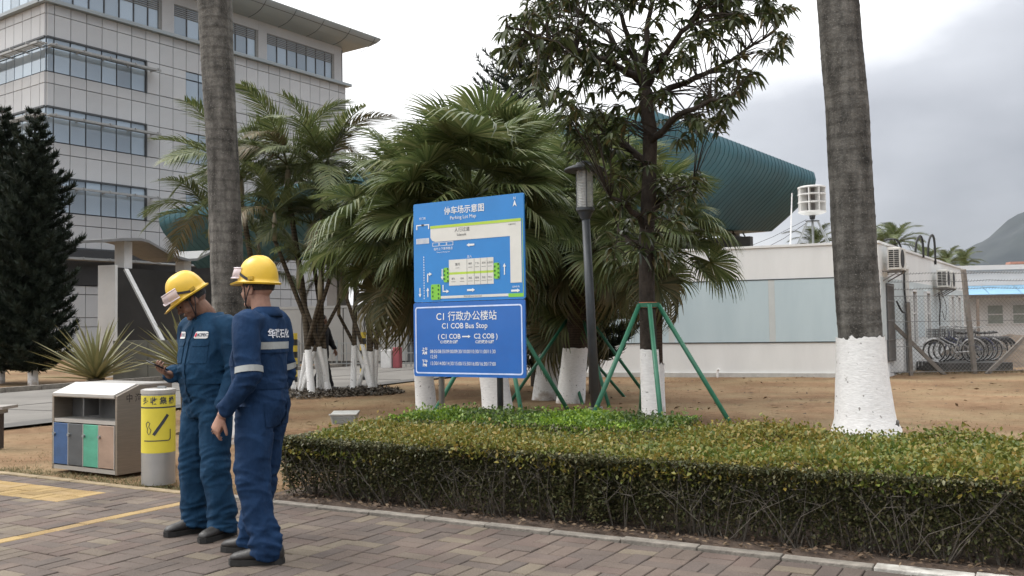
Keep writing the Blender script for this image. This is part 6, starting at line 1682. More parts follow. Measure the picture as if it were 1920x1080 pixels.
lbs = ['silver step-through bicycle nearest the fence, first of the row', 'black bicycle second in the row, next to the silver one', 'navy bicycle third in the row behind the fence', 'black bicycle fourth in the row of parked bicycles', 'black bicycle fifth in the row of parked bicycles', 'navy bicycle sixth in the row, near the fence post brace', 'black bicycle seventh in the row, before the last one', 'black bicycle last in the row, against the dirt bank']
fm = [(M_bsil, M_bsil), (M_bblack, M_bblack), (M_bnavy, M_bnavy), (M_bblack, M_bblack), (M_bblack, M_bsil), (M_bnavy, M_bblack), (M_bblack, M_bblack), (M_bblack, M_bblack)]
for i in range(8):
    Yb = 26.0+i*0.42; px = 1788+i*9.5
    q = at(px, 690, Yb); q.z = 0.20 if i < 4 else 0.16
    bicycle(q, 0.0-0.06+random.uniform(-0.05, 0.05), lbs[i], *fm[i], lean=random.uniform(-0.03, 0.08))
rk_ = empty('bicycle_rack', at(1745, 690, 26.2), 'pale bar bicycle rack under the front wheels', 'bicycle rack')
for i in range(7):
    q = at(1722+i*7, 690, 26.0+i*0.42); q.z = 0.12
    MB().tube([q+Vector((0, 0, 0.0)), q+Vector((0.02, 0, 0.18)), q+Vector((0.55, -0.05, 0.12)), q+Vector((0.6, -0.05, -0.1))], 0.016, 6).build('bar', M_bsil, rk_)
q = wl(4.0, 0, 0.12); o = MB().tube([q+Vector((0, 0, -0.05)), q+Vector((0, 0, 0.16)), q+Vector((0.03, -0.05, 0.2))], 0.03, 10).build('pipe_stub', M_white); tag(o, 'small white pipe stub at the foot of the cream wall', 'pipe')
# ================================================================== people
def ell(mb, c, r, n=14, m=10, rot=None):
    c = Vector(c); o = len(mb.v)
    for i in range(m+1):
        th = math.pi*i/m
        for j in range(n):
            ph = 2*math.pi*j/n; p = Vector((r[0]*math.sin(th)*math.cos(ph), r[1]*math.sin(th)*math.sin(ph), r[2]*math.cos(th)))
            if rot is not None: p = rot @ p
            mb.v.append(tuple(c+p))
    for i in range(m):
        for j in range(n): mb.face(o+i*n+j, o+(i+1)*n+j, o+(i+1)*n+(j+1) % n, o+i*n+(j+1) % n)
def loft(mb, rings, n=24, cap=True):
    """rings: (centre, x-axis vector, y-axis vector) ellipses"""
    o = len(mb.v)
    for c, ax, ay in rings:
        c = Vector(c)
        for j in range(n):
            a = 2*math.pi*j/n; mb.v.append(tuple(c+Vector(ax)*math.cos(a)+Vector(ay)*math.sin(a)))
    for i in range(len(rings)-1):
        for j in range(n): mb.face(o+i*n+j, o+i*n+(j+1) % n, o+(i+1)*n+(j+1) % n, o+(i+1)*n+j)
    if cap: mb.face(*[o+j for j in reversed(range(n))]); mb.face(*[o+(len(rings)-1)*n+j for j in range(n)])
def limb(mb, pts, rad, n=18, sub=5):
    """smooth tapered limb through the joints"""
    P = [Vector(p) for p in pts]; out, rr = [], []
    for i in range(len(P)-1):
        p0, p1, p2, p3 = P[max(i-1, 0)], P[i], P[i+1], P[min(i+2, len(P)-1)]
        for q in range(sub):
            s = q/sub; out.append(0.5*((2*p1)+(p2-p0)*s+(2*p0-5*p1+4*p2-p3)*s*s+(3*p1-p0-3*p2+p3)*s**3)); rr.append(rad[i]*(1-s)+rad[i+1]*s)
    out.append(P[-1]); rr.append(rad[-1])
    mb.tube(out, rr, n, True)
def remesh(mb, vox, smooth=4):
    me = mb.mesh('tmp'); ob = bpy.data.objects.new('tmp', me); col.objects.link(ob)
    md = ob.modifiers.new('r', 'REMESH'); md.mode = 'VOXEL'; md.voxel_size = vox
    if smooth: s = ob.modifiers.new('s', 'SMOOTH'); s.factor = 0.5; s.iterations = smooth
    bpy.context.view_layer.update(); dg = bpy.context.evaluated_depsgraph_get()
    res = bpy.data.meshes.new_from_object(ob.evaluated_get(dg))
    bpy.data.objects.remove(ob); bpy.data.meshes.remove(me)
    return res
def hand(mb, wrist, fwd, palm, curl, side, spread=0.12, thumb_curl=0.5, sc=1.0):
    """palm and five fingers: fwd = towards the fingers, palm = direction the palm faces, side = +1/-1 places the thumb"""
    f = Vector(fwd).normalized(); p = Vector(palm); p = (p-f*p.dot(f)).normalized(); s = f.cross(p)*side      # s points to the thumb side
    W = Vector(wrist); C = lambda a, b, c: W+(f*a+s*b+p*c)*sc
    loft(mb, [(C(-0.03, 0, 0), s*0.026*sc, p*0.020*sc), (C(0.0, 0, 0), s*0.027*sc, p*0.019*sc), (C(0.04, 0.002, 0), s*0.038*sc, p*0.016*sc), (C(0.075, 0, 0), s*0.042*sc, p*0.0145*sc), (C(0.094, -0.002, 0), s*0.040*sc, p*0.012*sc)], 16)
    for i, (off, L, r) in enumerate(((0.030, 0.072, 0.0088), (0.010, 0.080, 0.0092), (-0.011, 0.075, 0.0088), (-0.030, 0.058, 0.0078))):
        base = C(0.085, off, 0); cu = curl[i] if isinstance(curl, (list, tuple)) else curl
        d = f; pts = [base-f*0.02*sc]; q = base; a = 0.0; sp = spread*(1.5-i)/1.5*0.35
        pts.append(q)
        for seg in (0.45, 0.32, 0.23):
            a += cu; dv = (f*math.cos(a)+p*math.sin(a)+s*sp).normalized(); q = q+dv*L*seg*sc; pts.append(q)
        mb.tube(pts, [r*1.05*sc, r*1.05*sc, r*sc, r*0.92*sc, r*0.7*sc], 10)
    q = C(0.022, 0.030, 0.006); pts = [C(0.01, 0.012, 0.0), q]; a = 0.6
    for seg in (0.034, 0.030, 0.022):
        a -= thumb_curl*0.28; dv = (f*math.cos(a)+s*math.sin(a)+p*(0.35+0.35*thumb_curl)).normalized(); q = q+dv*seg*sc; pts.append(q)
    mb.tube(pts, [0.013*sc, 0.0135*sc, 0.0115*sc, 0.0105*sc, 0.007*sc], 10)
def skinmat(name, c):
    return mat(name, c, 0.55, var=0.12, scale=30, bump=0.05, spec=0.35)
def clothmat(name, c, c2):
    m = mat(name, c, 0.85, scale=5, rgb2=c2, bump=0.55, bscale=17, spec=0.2, stretch=(1.3, 1.3, 0.8)); return m
def person(loc, facing, label, P):
    rz = math.atan2(-facing[0], facing[1])
    t = empty('person', Vector((loc.x, loc.y, 0)), label, 'person', rz=rz)
    WM = Matrix.Translation((loc.x, loc.y, 0)) @ Matrix.Rotation(rz, 4, 'Z')
    def put(nm, me, m, par=None, smooth=True):
        o = bpy.data.objects.new(nm, me); col.objects.link(o)
        if not len(me.materials): me.materials.append(m)
        if smooth: me.shade_smooth()
        o.parent = par or t; return o
    HR = Matrix.Rotation(P['head_yaw'], 3, 'Z') @ Matrix.Rotation(-P['head_pitch'], 3, 'X') @ Matrix.Rotation(P.get('head_roll', 0), 3, 'Y')
    H0 = Vector(P['neck'])
    hp = lambda x, y, z: H0+HR @ Vector((x, y, z))
    def hell(mb, c, r): ell(mb, hp(*c), r, rot=HR)
    # ---- body: head, neck, core, arms and hands in one surface
    b = MB()
    for c, r in (((0, -0.012, 0.125), (0.076, 0.096, 0.098)), ((0, 0.03, 0.045), (0.056, 0.062, 0.062)), ((0, 0.045, 0.082), (0.063, 0.052, 0.066)), ((0, 0.107, 0.070), (0.015, 0.020, 0.014)), ((0, 0.098, 0.090), (0.010, 0.015, 0.032)),
                 ((0, 0.082, 0.118), (0.050, 0.020, 0.013)), ((0.080, -0.008, 0.085), (0.011, 0.022, 0.033)), ((-0.080, -0.008, 0.085), (0.011, 0.022, 0.033)), ((0, 0.090, 0.041), (0.024, 0.014, 0.0065)), ((0, 0.088, 0.031), (0.020, 0.013, 0.0065)),
                 ((0, 0.080, 0.006), (0.024, 0.020, 0.018)), ((0.038, 0.055, 0.06), (0.024, 0.03, 0.03)), ((-0.038, 0.055, 0.06), (0.024, 0.03, 0.03))): hell(b, c, r)
    nb_ = Vector(P['neck_base'])
    limb(b, [nb_+Vector((0, -0.01, -0.10)), nb_, hp(0, -0.02, 0.0), hp(0, -0.012, 0.07)], [0.075, 0.062, 0.058, 0.056], 18)
    limb(b, [(0, 0, 0.95), (0, 0, 1.2), nb_+Vector((0, -0.01, -0.08))], [0.06, 0.06, 0.06], 12)
    for sd in ('R', 'L'):
        sh, elb, wr_ = P['arm'+sd]
        limb(b, [(0, 0, Vector(sh).z-0.02), sh, elb, wr_], [0.04, 0.036, 0.034, 0.027], 12)
        hd = P['hand'+sd]; hand(b, wr_, hd['fwd'], hd['palm'], hd['curl'], hd['side'], thumb_curl=hd.get('thumb', 0.5))
    body = put('body', remesh(b, P.get('vox', 0.0042), 3), P['skin'])
    # ---- hair
    mb = MB(); rows = []
    for i in range(13):
        th = R(18+i*8.2); row = []
        for j in range(41):
            ph = R(-160+320*j/40)-math.pi/2
            lim = 1.0
            x, y, z = 0.082*math.sin(th)*math.cos(ph), -0.012+0.102*math.sin(th)*math.sin(ph), 0.128+0.104*math.cos(th)
            front = max(0.0, math.sin(ph))
            z = max(z, 0.055+0.075*front+0.02*abs(math.cos(ph)))
            row.append(hp(x, y, z))
        rows.append(row)
    mb.grid(rows); put('hair', mb.mesh('hair'), mat('black_hair', (0.010, 0.009, 0.009), 0.55, var=0.3, scale=60, bump=0.5, bscale=120))
    for s in (-1, 1):
        mb = MB(); hell(mb, (s*0.030, 0.0905, 0.097), (0.011, 0.007, 0.0055)); put('eye', mb.mesh('eye'), mat('eye_dark', (0.03, 0.022, 0.02), 0.25))
        mb = MB(); hell(mb, (s*0.031, 0.096, 0.117), (0.018, 0.006, 0.0035)); put('eyebrow', mb.mesh('eyebrow'), mat('black_hair', (0.01, 0.009, 0.009)))
    # ---- coverall
    c = MB()
    wd, bl = P.get('wide', 1.0), P.get('belly', 0.0)
    tr = [(0.79, .150, .115, 0), (0.85, .182, .140, -.008), (0.93, .187, .150, -.012), (1.02, .180, .145+bl*.5, bl*.3), (1.10, .178, .140+bl, bl*.6), (1.19, .190, .142+bl*.7, bl*.4), (1.29, .206, .140, 0.0), (1.37, .205, .125, -.008), (1.425, .165, .105, -.018), (1.462, .105, .088, -.02), (1.485, .080, .075, -.015)]
    dz = P.get('torso_dz', 0.0)
    lean_ = P.get('lean', 0.0)
    loft(c, [((0, cy+lean_*(z-0.85), z+dz*(z-0.8)/0.68), (rx*wd, 0, 0), (0, ry, 0)) for z, rx, ry, cy in tr], 32)
    for sd in ('R', 'L'):
        sh, elb, wr_ = [Vector(q) for q in P['arm'+sd]]
        sx = 1 if sd == 'R' else -1
        cuff = wr_+(elb-wr_)*0.10
        limb(c, [Vector((sx*0.10, sh.y, sh.z-0.02)), sh, sh.lerp(elb, 0.5)+Vector((sx*0.012, 0, 0)), elb, elb.lerp(wr_, 0.55), cuff], [0.085, 0.082, 0.072, 0.066, 0.058, 0.048], 20, 6)
        hip, kn, an = [Vector(q) for q in P['leg'+sd]]
        limb(c, [hip+Vector((0, 0, 0.05)), hip+Vector((0, 0, -0.06)), hip.lerp(kn, 0.6), kn, kn.lerp(an, 0.5), an+Vector((0, 0, 0.03)), an+Vector((0, 0.01, -0.035))], [0.106, 0.112, 0.100, 0.091, 0.089, 0.088, 0.093], 22, 6)
    me = remesh(c, P.get('cvox', 0.008), 6)
    # cloth folds: broad drape, slanting creases at the joints, bunched hems
    nv = len(me.vertices); co = np.zeros(nv*3, np.float32); me.vertices.foreach_get('co', co); co = co.reshape(-1, 3).astype(float)
    no = np.zeros(nv*3, np.float32); me.vertices.foreach_get('normal', no) if hasattr(me.vertices, 'foreach_get') else None; no = no.reshape(-1, 3)
    J = [(Vector(P['arm'+s][1]), 0.13, 0.010) for s in 'RL']+[(Vector(P['leg'+s][1]), 0.20, 0.008) for s in 'RL']+[(Vector(P['leg'+s][2])+Vector((0, 0, 0.06)), 0.15, 0.015) for s in 'RL']+[(Vector((0, 0.0, 1.03)), 0.24, 0.010), (Vector((0, 0, 0.84)), 0.22, 0.009)]+[(Vector(P['arm'+s][2]), 0.12, 0.009) for s in 'RL']
    sd_ = P['seed']
    for i in range(nv):
        x, y, z = co[i]; p = Vector((x, y, z))
        d = 0.013*noise.noise((x*4+sd_, y*4, z*2.6))+0.009*noise.noise((x*11+sd_, y*11, z*6.5))
        for c_, rad, amp in J:
            w = 1-(p-c_).length/rad
            if w > 0:
                q = noise.noise((x*7+sd_, y*7+3, z*24+x*8))
                d += 1.25*amp*min(1, w*1.6)*(1-2.4*abs(q))
        rg = 1-abs(noise.noise((x*6+sd_+z*2, y*6, z*5-x*3)))*3.2
        if rg > 0: d += 0.007*rg*rg
        # long vertical drape down the legs
        if z < 0.75: d += 0.009*noise.noise((x*16+sd_, y*16, z*1.3))
        co[i] += no[i]*d
    me.vertices.foreach_set('co', co.astype(np.float32).ravel()); me.update()
    cov = put('coverall' if P.get('overall', True) else 'clothes', me, P['cloth'])
    bvh = BVHTree.FromPolygons([Vector(v) for v in co], [tuple(p.vertices) for p in me.polygons])
    # ---- collar
    mb = MB(); rows = []
    nbz = nb_+Vector((0, -0.005, 0.0))
    for (r_, z, fl) in ((0.078, -0.035, 0), (0.083, 0.005, 0), (0.082, 0.038, 0), (0.092, 0.042, 0), (0.108, 0.012, 0), (0.118, -0.015, 0)):
        rows.append([nbz+Vector((r_*math.sin(a)*(1.0), -r_*0.95*math.cos(a)-0.005, z-0.045*max(0, -math.cos(a))*0.9)) for a in [R(-148+296*j/28) for j in range(29)]])
    mb.grid(rows)
    if P.get('overall', True):
        o = put('collar', mb.mesh('collar'), P['cloth'], cov); md = o.modifiers.new('s', 'SOLIDIFY'); md.thickness = 0.006
    # ---- shoes
    for sd in ('R', 'L'):
        an = Vector(P['leg'+sd][2]); yaw = P.get('toe'+sd, 0.0); RT = Matrix.Rotation(yaw, 3, 'Z')
        S = lambda x, y, z: Vector((an.x, an.y, 0))+RT @ Vector((x, y, z))
        mb = MB(); rings = []
        for (y, w, h, zc) in ((-0.105, .020, .028, .05), (-0.098, .036, .048, .056), (-0.06, .043, .060, .066), (0.0, .045, .062, .07), (0.05, .045, .050, .062), (0.10, .048, .036, .052), (0.15, .047, .030, .047), (0.185, .038, .024, .042), (0.203, .020, .014, .036)):
            rings.append((S(0, y, zc), RT @ Vector((w, 0, 0)), Vector((0, 0, h))))
        loft(mb, rings, 18); sh_ = put('shoe', mb.mesh('shoe'), mat('black_leather', (0.020, 0.018, 0.017), 0.5, var=0.3, scale=12, bump=0.15))
        mb = MB(); pts = [(0.0, -0.112), (0.035, -0.10), (0.046, -0.06), (0.042, 0.0), (0.050, 0.09), (0.050, 0.15), (0.038, 0.195), (0.0, 0.213), (-0.038, 0.195), (-0.050, 0.15), (-0.050, 0.09), (-0.042, 0.0), (-0.046, -0.06), (-0.035, -0.10)]
        mb.prism([S(x, y, 0.001) for x, y in pts], (0, 0, 0.032)); put('sole', mb.mesh('sole'), mat('shoe_sole', (0.016, 0.015, 0.014), 0.8), sh_, False)
    # ---- hard hat with goggles
    if P.get('hat'):
        hz, hy = P.get('hat_z', 0.135), -0.006
        HT = Matrix.Rotation(R(P.get('hat_tilt', 6)), 3, 'X')
        hq = lambda x, y, z: hp(*(HT @ Vector((x, y+hy, z))+Vector((0, 0, hz))))
        n = 48; rows = []
        def prow(fr, z, ext=0.0, vis_=0.0):
            row = []
            for j in range(n+1):
                a = 2*math.pi*j/n; fy = max(0.0, math.sin(a)); r_x, r_y = 0.106*fr+ext, 0.128*fr+ext
                v_ = vis_*fy**3
                row.append(hq(r_x*math.cos(a)*(1-0.10*(fy**3)*(1 if vis_ else 0)), r_y*math.sin(a)+v_, z-(0.35*v_ if vis_ else 0)))
            return row
        rows.append(prow(0.97, -0.006)); rows.append(prow(1.0, -0.010, 0.014, 0.046)); rows.append(prow(1.0, -0.004, 0.018, 0.052)); rows.append(prow(1.0, 0.002, 0.012, 0.040)); rows.append(prow(1.0, 0.006, 0.002, 0.006))
        for q in range(1, 15):
            th = R(90-q*6.35)
            fr = math.sin(th)**0.72; zz = 0.006+0.148*math.cos(th)
            row = prow(fr, zz)
            # raised ridge over the crown
            for j in range(n+1):
                a = 2*math.pi*j/n; xx = 0.106*fr*math.cos(a)
                lift = 0.010*math.exp(-(xx/0.022)**2)*min(1, q/6)+0.004*math.exp(-((abs(xx)-0.05)/0.012)**2)*min(1, q/6)*(1 if q < 13 else 0)
                row[j] = row[j]+HR @ (HT @ Vector((0, 0, lift)))
            rows.append(row)
        mb = MB(); mb.grid(rows); hat = put('hard_hat', mb.mesh('hard_hat'), mat('yellow_hat_plastic', (0.62, 0.395, 0.025), 0.36, var=0.08, scale=9, spec=0.5))
        mb = MB(); mb.grid([prow(1.0, -0.011, 0.015, 0.047), prow(1.0, -0.001, 0.0195, 0.054)]); put('brim_lip', mb.mesh('brim_lip'), mat('yellow_hat_plastic', (0.62, 0.36, 0.012)), hat)
        mb = MB()
        for s in (-1, 1): mb.obox(hq(s*0.108, -0.03, 0.022), HR @ Vector((0.004, 0, 0)), HR @ Vector((0, 0.018, 0)), HR @ Vector((0, 0, 0.010)))
        put('slot_cover', mb.mesh('slot_cover'), mat('hat_slot', (0.42, 0.27, 0.02), 0.5), hat, False)
        # goggles pushed up on the front of the hat
        def gpt(a, z, off): fr = math.sin(math.acos(min(1, max(0, (z-0.006)/0.148))))**0.72; return hq((0.106*fr+off)*math.cos(a), (0.128*fr+off)*math.sin(a), z)
        aa = [R(90-62+124*i/20) for i in range(21)]
        def zed(a): return 0.0
        mb = MB(); front = [[], [], [], []]
        for a in aa:
            e_ = abs(a-math.pi/2)/R(62); nose = 0.016*math.exp(-((a-math.pi/2)/0.13)**2); off = 0.036*(1-e_**4)+0.006
            for k_, (z, o_) in enumerate(((0.018+nose, 0.008), (0.020+nose, off), (0.082, off*0.92), (0.086, 0.006))): front[k_].append(gpt(a, z, o_))
        mb.grid(front); gg = put('goggles', mb.mesh('goggles'), glassmat('goggle_lens', (0.72, 0.62, 0.66), 0.62, 0.15), hat)
        mb = MB()
        for k_ in (1, 2): mb.tube(front[k_], 0.004, 6)
        put('goggle_frame', mb.mesh('goggle_frame'), glassmat('goggle_rim', (0.80, 0.72, 0.76), 0.8, 0.2), gg)
        for s in (-1, 1):
            mb = MB(); ar = [math.pi/2+s*R(60+q*8) for q in range(0, 8)]
            mb.grid([[gpt(a, max(0.008, z-0.008*q), 0.006) for q, a in enumerate(ar)] for z in (0.040, 0.058)])
            put('strap', mb.mesh('strap'), mat('black_strap', (0.02, 0.018, 0.02), 0.7), gg)
        mb = MB()
        for s in (-1, 1): mb.tube([hq(s*0.10, 0.03, 0.0), hp(s*0.082, 0.03, 0.07), hp(s*0.060, 0.045, 0.0), hp(s*0.015, 0.06, -0.025)], 0.004, 6); mb.tube([hq(s*0.10, -0.03, 0.0), hp(s*0.086, 0.012, 0.05), hp(s*0.060, 0.045, 0.0)], 0.0035, 6)
        put('chin_strap', mb.mesh('chin_strap'), mat('black_strap', (0.02, 0.018, 0.02)), hat)
    # ---- patches laid on the cloth
    def on_cloth(o_, d_, off):
        h = bvh.ray_cast(Vector(o_), Vector(d_).normalized())
        return (h[0]-Vector(d_).normalized()*off) if h[0] is not None else None
    def patch(nm, cen, right, upv, dirn, w, h, m, off=0.005, nu=8, nv_=6, rad=0.0, par=None):
        right = Vector(right).normalized(); upv = Vector(upv).normalized(); rows = []
        for j in range(nv_+1):
            row = []
            for i in range(nu+1):
                u, v = (i/nu-0.5), (j/nv_-0.5)
                if rad:
                    ex = max(0, abs(u)*w-(w/2-rad)); ey = max(0, abs(v)*h-(h/2-rad)); L_ = math.hypot(ex, ey)
                    if L_ > rad: u *= 1-(ex*(1-rad/L_))/(abs(u)*w+1e-9); v *= 1-(ey*(1-rad/L_))/(abs(v)*h+1e-9)
                p = on_cloth(Vector(cen)+right*(u*w)+upv*(v*h)-Vector(dirn).normalized()*0.5, dirn, off)
                if p is None: return None
                row.append(p)
            rows.append(row)
        mb = MB(); mb.grid(rows); return put(nm, mb.mesh(nm), m, par or cov)
    def cloth_text(body_, cen, right, upv, dirn, size, m, off=0.008, bold=0.0, xs=1.0):
        V_, F_ = text_geo(body_, size, 'CENTER', bold, xs); pts = []
        for x, y, _ in V_:
            p = on_cloth(Vector(cen)+Vector(right).normalized()*x+Vector(upv).normalized()*y-Vector(dirn).normalized()*0.5, dirn, off)
            if p is None: return None
            pts.append(p)
        mb = MB(); mb.add(pts, F_); return put('lettering', mb.mesh('lettering'), m, cov, False)
    def band(nm, p0, p1, rad, w, m):
        """reflective band round a limb at p0 along axis p0->p1"""
        p0, p1 = Vector(p0), Vector(p1); ax = (p1-p0).normalized(); x = ax.orthogonal().normalized(); y = ax.cross(x); rows = []
        for s in (-0.5, 0.5):
            row = []
            for j in range(33):
                a = 2*math.pi*j/32; dv = x*math.cos(a)+y*math.sin(a); c_ = p0+ax*(s*w)
                h = bvh.ray_cast(c_+dv*rad*1.9, -dv); q = h[0] if h[0] is not None and (h[0]-c_).length < rad*1.3 else c_+dv*rad
                row.append(q+dv*0.006)
            rows.append(row)
        mb = MB(); mb.grid(rows); return put(nm, mb.mesh(nm), m, cov)
    P['extras'](dict(patch=patch, text=cloth_text, band=band, put=put, t=t, cov=cov, hp=hp, WM=WM, HR=HR))
    return t, WM
M_refl = mat('reflective_tape', (0.33, 0.345, 0.335), 0.4, 0.1, var=0.08, scale=40)
M_badge = mat('badge_white', (0.72, 0.72, 0.72), 0.6, var=0.03); M_bred = mat('badge_red', (0.55, 0.02, 0.06), 0.6); M_bink = mat('badge_ink', (0.04, 0.05, 0.08), 0.6)
M_stitch = mat('white_stitching', (0.68, 0.70, 0.74), 0.7)
def ex_front(k):
    for s, nm in ((-1, 'L'), (1, 'R')):
        cx = 0.105*s
        k['patch']('badge', (cx, 0, 1.335), (1, 0, 0), (0, 0, 1), (0, -1, 0), 0.105, 0.046, M_badge, 0.006, 10, 6, 0.012)
        k['text']('HCPEC', (cx-0.012, 0, 1.335), (-1, 0, 0), (0, 0, 1), (0, -1, 0), 0.028, M_bink, 0.009, 0.0006)
        k['patch']('badge_mark', (cx+0.036, 0, 1.336), (1, 0, 0), (0, 0, 1), (0, -1, 0), 0.020, 0.026, M_bred, 0.009, 4, 4, 0.008)
        k['patch']('pocket_flap', (cx, 0, 1.285), (1, 0, 0), (0, 0, 1), (0, -1, 0), 0.125, 0.046, k['cov'].data.materials[0], 0.009, 8, 4, 0.014)
        k['patch']('pocket', (cx, 0, 1.21), (1, 0, 0), (0, 0, 1), (0, -1, 0), 0.115, 0.12, k['cov'].data.materials[0], 0.005, 8, 8, 0.01)
    k['patch']('placket', (0.004, 0, 1.14), (1, 0, 0), (0, 0, 1), (0, -1, 0), 0.034, 0.50, k['cov'].data.materials[0], 0.007, 4, 26)
    k['band']('waist_seam', (0, 0.0, 1.03), (0, 0, 1.10), 0.21, 0.032, k['cov'].data.materials[0])
def ex_m1(k):
    ex_front(k)
    mb = MB(); mb.obox((0.0, 0.0, 0.0), (0.010, 0, 0), (0, 0.006, 0), (0, 0, 0.016)); o = k['put']('earplug', mb.mesh('earplug'), mat('red_orange_plastic', (0.75, 0.09, 0.05), 0.5)); o.location = (-0.080, 0.035, 1.435)
    mb = MB(); mb.box((-0.03, 0.07, 1.36), (0.03, 0.085, 1.44)); k['put']('undershirt', mb.mesh('undershirt'), mat('dark_shirt', (0.02, 0.022, 0.03), 0.9), None, False)
def ex_m2(k):
    ex_front(k)
    cm = k['cov'].data.materials[0]
    k['patch']('back_stripe', (0, 0, 1.268), (-1, 0, 0), (0, 0, 1), (0, 1, 0), 0.37, 0.042, M_refl, 0.006, 24, 4)
    k['text']('华磺石化工', (0, 0, 1.335), (1, 0, 0), (0, 0, 1), (0, 1, 0), 0.056, M_stitch, 0.008, 0.0012)
    sh, el_, wr_ = [Vector(q) for q in MAN2['armL']]
    k['band']('arm_band', sh.lerp(el_, 0.86), el_, 0.075, 0.036, M_refl)
    sh, el_, wr_ = [Vector(q) for q in MAN2['armR']]
    k['band']('arm_band', sh.lerp(el_, 0.86), el_, 0.075, 0.036, M_refl)
    k['patch']('back_pocket', (-0.085, 0, 0.865), (-1, 0, 0), (0, 0, 1), (0, 1, 0), 0.14, 0.15, cm, 0.006, 8, 8, 0.01)
    k['patch']('back_pocket', (0.085, 0, 0.865), (-1, 0, 0), (0, 0, 1), (0, 1, 0), 0.14, 0.15, cm, 0.006, 8, 8, 0.01)
    k['patch']('back_yoke', (0, 0, 1.235), (-1, 0, 0), (0, 0, 1), (0, 1, 0), 0.34, 0.02, cm, 0.008, 16, 2)
MAN1 = dict(seed=3.1, neck=(0, 0.055, 1.492), neck_base=(0, -0.005, 1.445), head_yaw=R(-30), head_pitch=R(36), skin=skinmat('tanned_skin', (0.21, 0.115, 0.078)), hat=True, hat_tilt=2, wide=1.04, belly=0.022,
            cloth=clothmat('teal_blue_cloth', (0.006, 0.029, 0.066), (0.010, 0.044, 0.092)),
            armR=((0.205, -0.01, 1.385), (0.275, -0.035, 1.075), (0.15, 0.20, 1.075)), armL=((-0.205, -0.01, 1.385), (-0.262, -0.03, 1.08), (-0.235, 0.06, 0.83)),
            handR=dict(fwd=(-0.35, 0.85, 0.32), palm=(-0.35, -0.1, 0.9), curl=[0.55, 0.6, 0.62, 0.65], side=1, thumb=0.9), handL=dict(fwd=(0.05, 0.15, -1), palm=(1, 0.1, 0), curl=0.35, side=1),
            legR=((0.098, 0, 0.86), (0.128, 0.02, 0.48), (0.150, 0.0, 0.075)), legL=((-0.098, 0, 0.86), (-0.120, 0.015, 0.48), (-0.135, -0.02, 0.075)), toeR=R(-12), toeL=R(12), lean=0.03, extras=ex_m1)
MAN2 = dict(seed=7.7, neck=(0, 0.015, 1.515), neck_base=(0, -0.012, 1.458), head_yaw=R(-14), head_pitch=R(2), skin=skinmat('fair_skin', (0.36, 0.205, 0.15)), hat=True, hat_tilt=5, wide=1.0, belly=0.012,
            cloth=clothmat('navy_blue_cloth', (0.006, 0.022, 0.060), (0.010, 0.034, 0.088)),
            armL=((-0.205, -0.01, 1.395), (-0.262, -0.045, 1.085), (-0.240, 0.135, 0.865)), armR=((0.205, -0.01, 1.395), (0.26, -0.03, 1.09), (0.235, 0.10, 0.85)),
            handL=dict(fwd=(0.08, 0.42, -0.9), palm=(0.8, -0.45, 0), curl=[0.40, 0.5, 0.55, 0.6], side=1, thumb=0.4), handR=dict(fwd=(-0.05, 0.2, -1), palm=(-1, 0.1, 0), curl=0.4, side=-1),
            legL=((-0.098, 0, 0.87), (-0.115, 0.0, 0.49), (-0.125, -0.085, 0.075)), legR=((0.098, 0, 0.87), (0.12, 0.05, 0.49), (0.13, 0.12, 0.075)), toeL=R(14), toeR=R(-4), extras=ex_m2)
m1 = G(390, 1003); m2 = G(490, 1046)
t1, W1 = person(m1, Vector((-0.60, -0.80, 0)), 'worker in teal blue coverall and yellow helmet looking down at a phone', MAN1)
t2, W2 = person(m2, Vector((-0.975, 0.17, 0)), 'worker in navy coverall and yellow helmet seen from behind, arm hanging', MAN2)
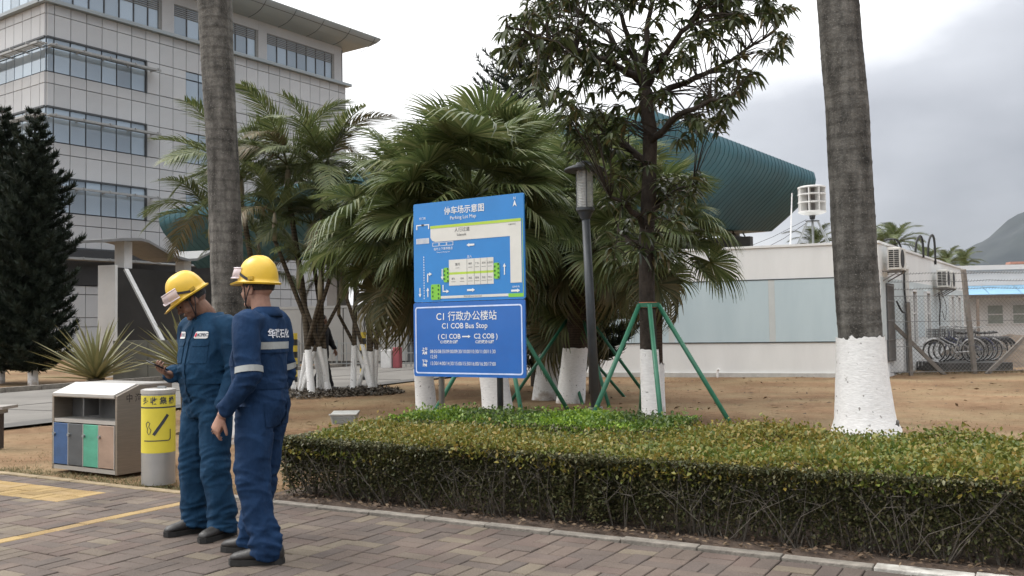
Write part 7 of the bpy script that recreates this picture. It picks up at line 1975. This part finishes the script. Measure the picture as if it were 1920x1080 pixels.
# phone held by the first worker
hw = W1 @ Vector((0.108, 0.305, 1.125))
ph = empty('phone', hw, 'dark mobile phone held in the left worker\'s hand', 'phone')
f_ = (W1.to_3x3() @ Vector((-0.30, 0.88, 0.30))).normalized(); u_ = (W1.to_3x3() @ Vector((-0.25, -0.36, 0.9))); u_ = (u_-f_*u_.dot(f_)).normalized(); s_ = f_.cross(u_)
pc = hw+u_*0.012+f_*0.01
MB().obox(pc, f_*0.076, s_*0.037, u_*0.0045).build('case', mat('phone_case', (0.012, 0.012, 0.014), 0.4), ph, bevel=0.003)
MB().obox(pc+u_*0.0052, f_*0.071, s_*0.033, u_*0.0006).build('screen', mat('phone_screen', (0.02, 0.022, 0.028), 0.08), ph)
# a passer-by in dark clothes behind the palm clump
WALK = dict(seed=1.3, neck=(0, 0.02, 1.50), neck_base=(0, -0.012, 1.45), head_yaw=0, head_pitch=R(4), skin=skinmat('tanned_skin', (0.21, 0.115, 0.078)), hat=False, overall=False, vox=0.009, cvox=0.018,
            cloth=clothmat('black_cloth', (0.012, 0.012, 0.014), (0.022, 0.022, 0.026)), armL=((-0.2, 0, 1.39), (-0.25, 0.08, 1.09), (-0.22, 0.22, 0.90)), armR=((0.2, 0, 1.39), (0.25, -0.10, 1.09), (0.24, -0.08, 0.84)),
            handL=dict(fwd=(0, 0.3, -1), palm=(1, 0, 0), curl=0.35, side=1), handR=dict(fwd=(0, 0.1, -1), palm=(-1, 0, 0), curl=0.35, side=-1),
            legL=((-0.09, 0, 0.86), (-0.10, -0.04, 0.48), (-0.10, -0.26, 0.10)), legR=((0.09, 0, 0.86), (0.10, 0.16, 0.49), (0.10, 0.24, 0.075)), extras=lambda k: None)
person(gp(604, 21.6), Vector((0.95, -0.3, 0)), 'passer-by in black clothes walking behind the larger palm clump', WALK)
# ================================================================== hazy air over the whole scene
mb = MB(); mb.box((-3300, -3200, -6), (3300, 3300, 420))
m = bpy.data.materials.new('haze_air'); m.use_nodes = True; nt = m.node_tree; nt.nodes.clear()
vo = nt.nodes.new('ShaderNodeVolumePrincipled'); vo.inputs['Color'].default_value = (0.80, 0.85, 0.93, 1); vo.inputs['Density'].default_value = 0.00004
vo.inputs['Anisotropy'].default_value = 0.2
ou = nt.nodes.new('ShaderNodeOutputMaterial'); nt.links.new(vo.outputs[0], ou.inputs['Volume'])
o = mb.build('haze', m); tag(o, kind='stuff')
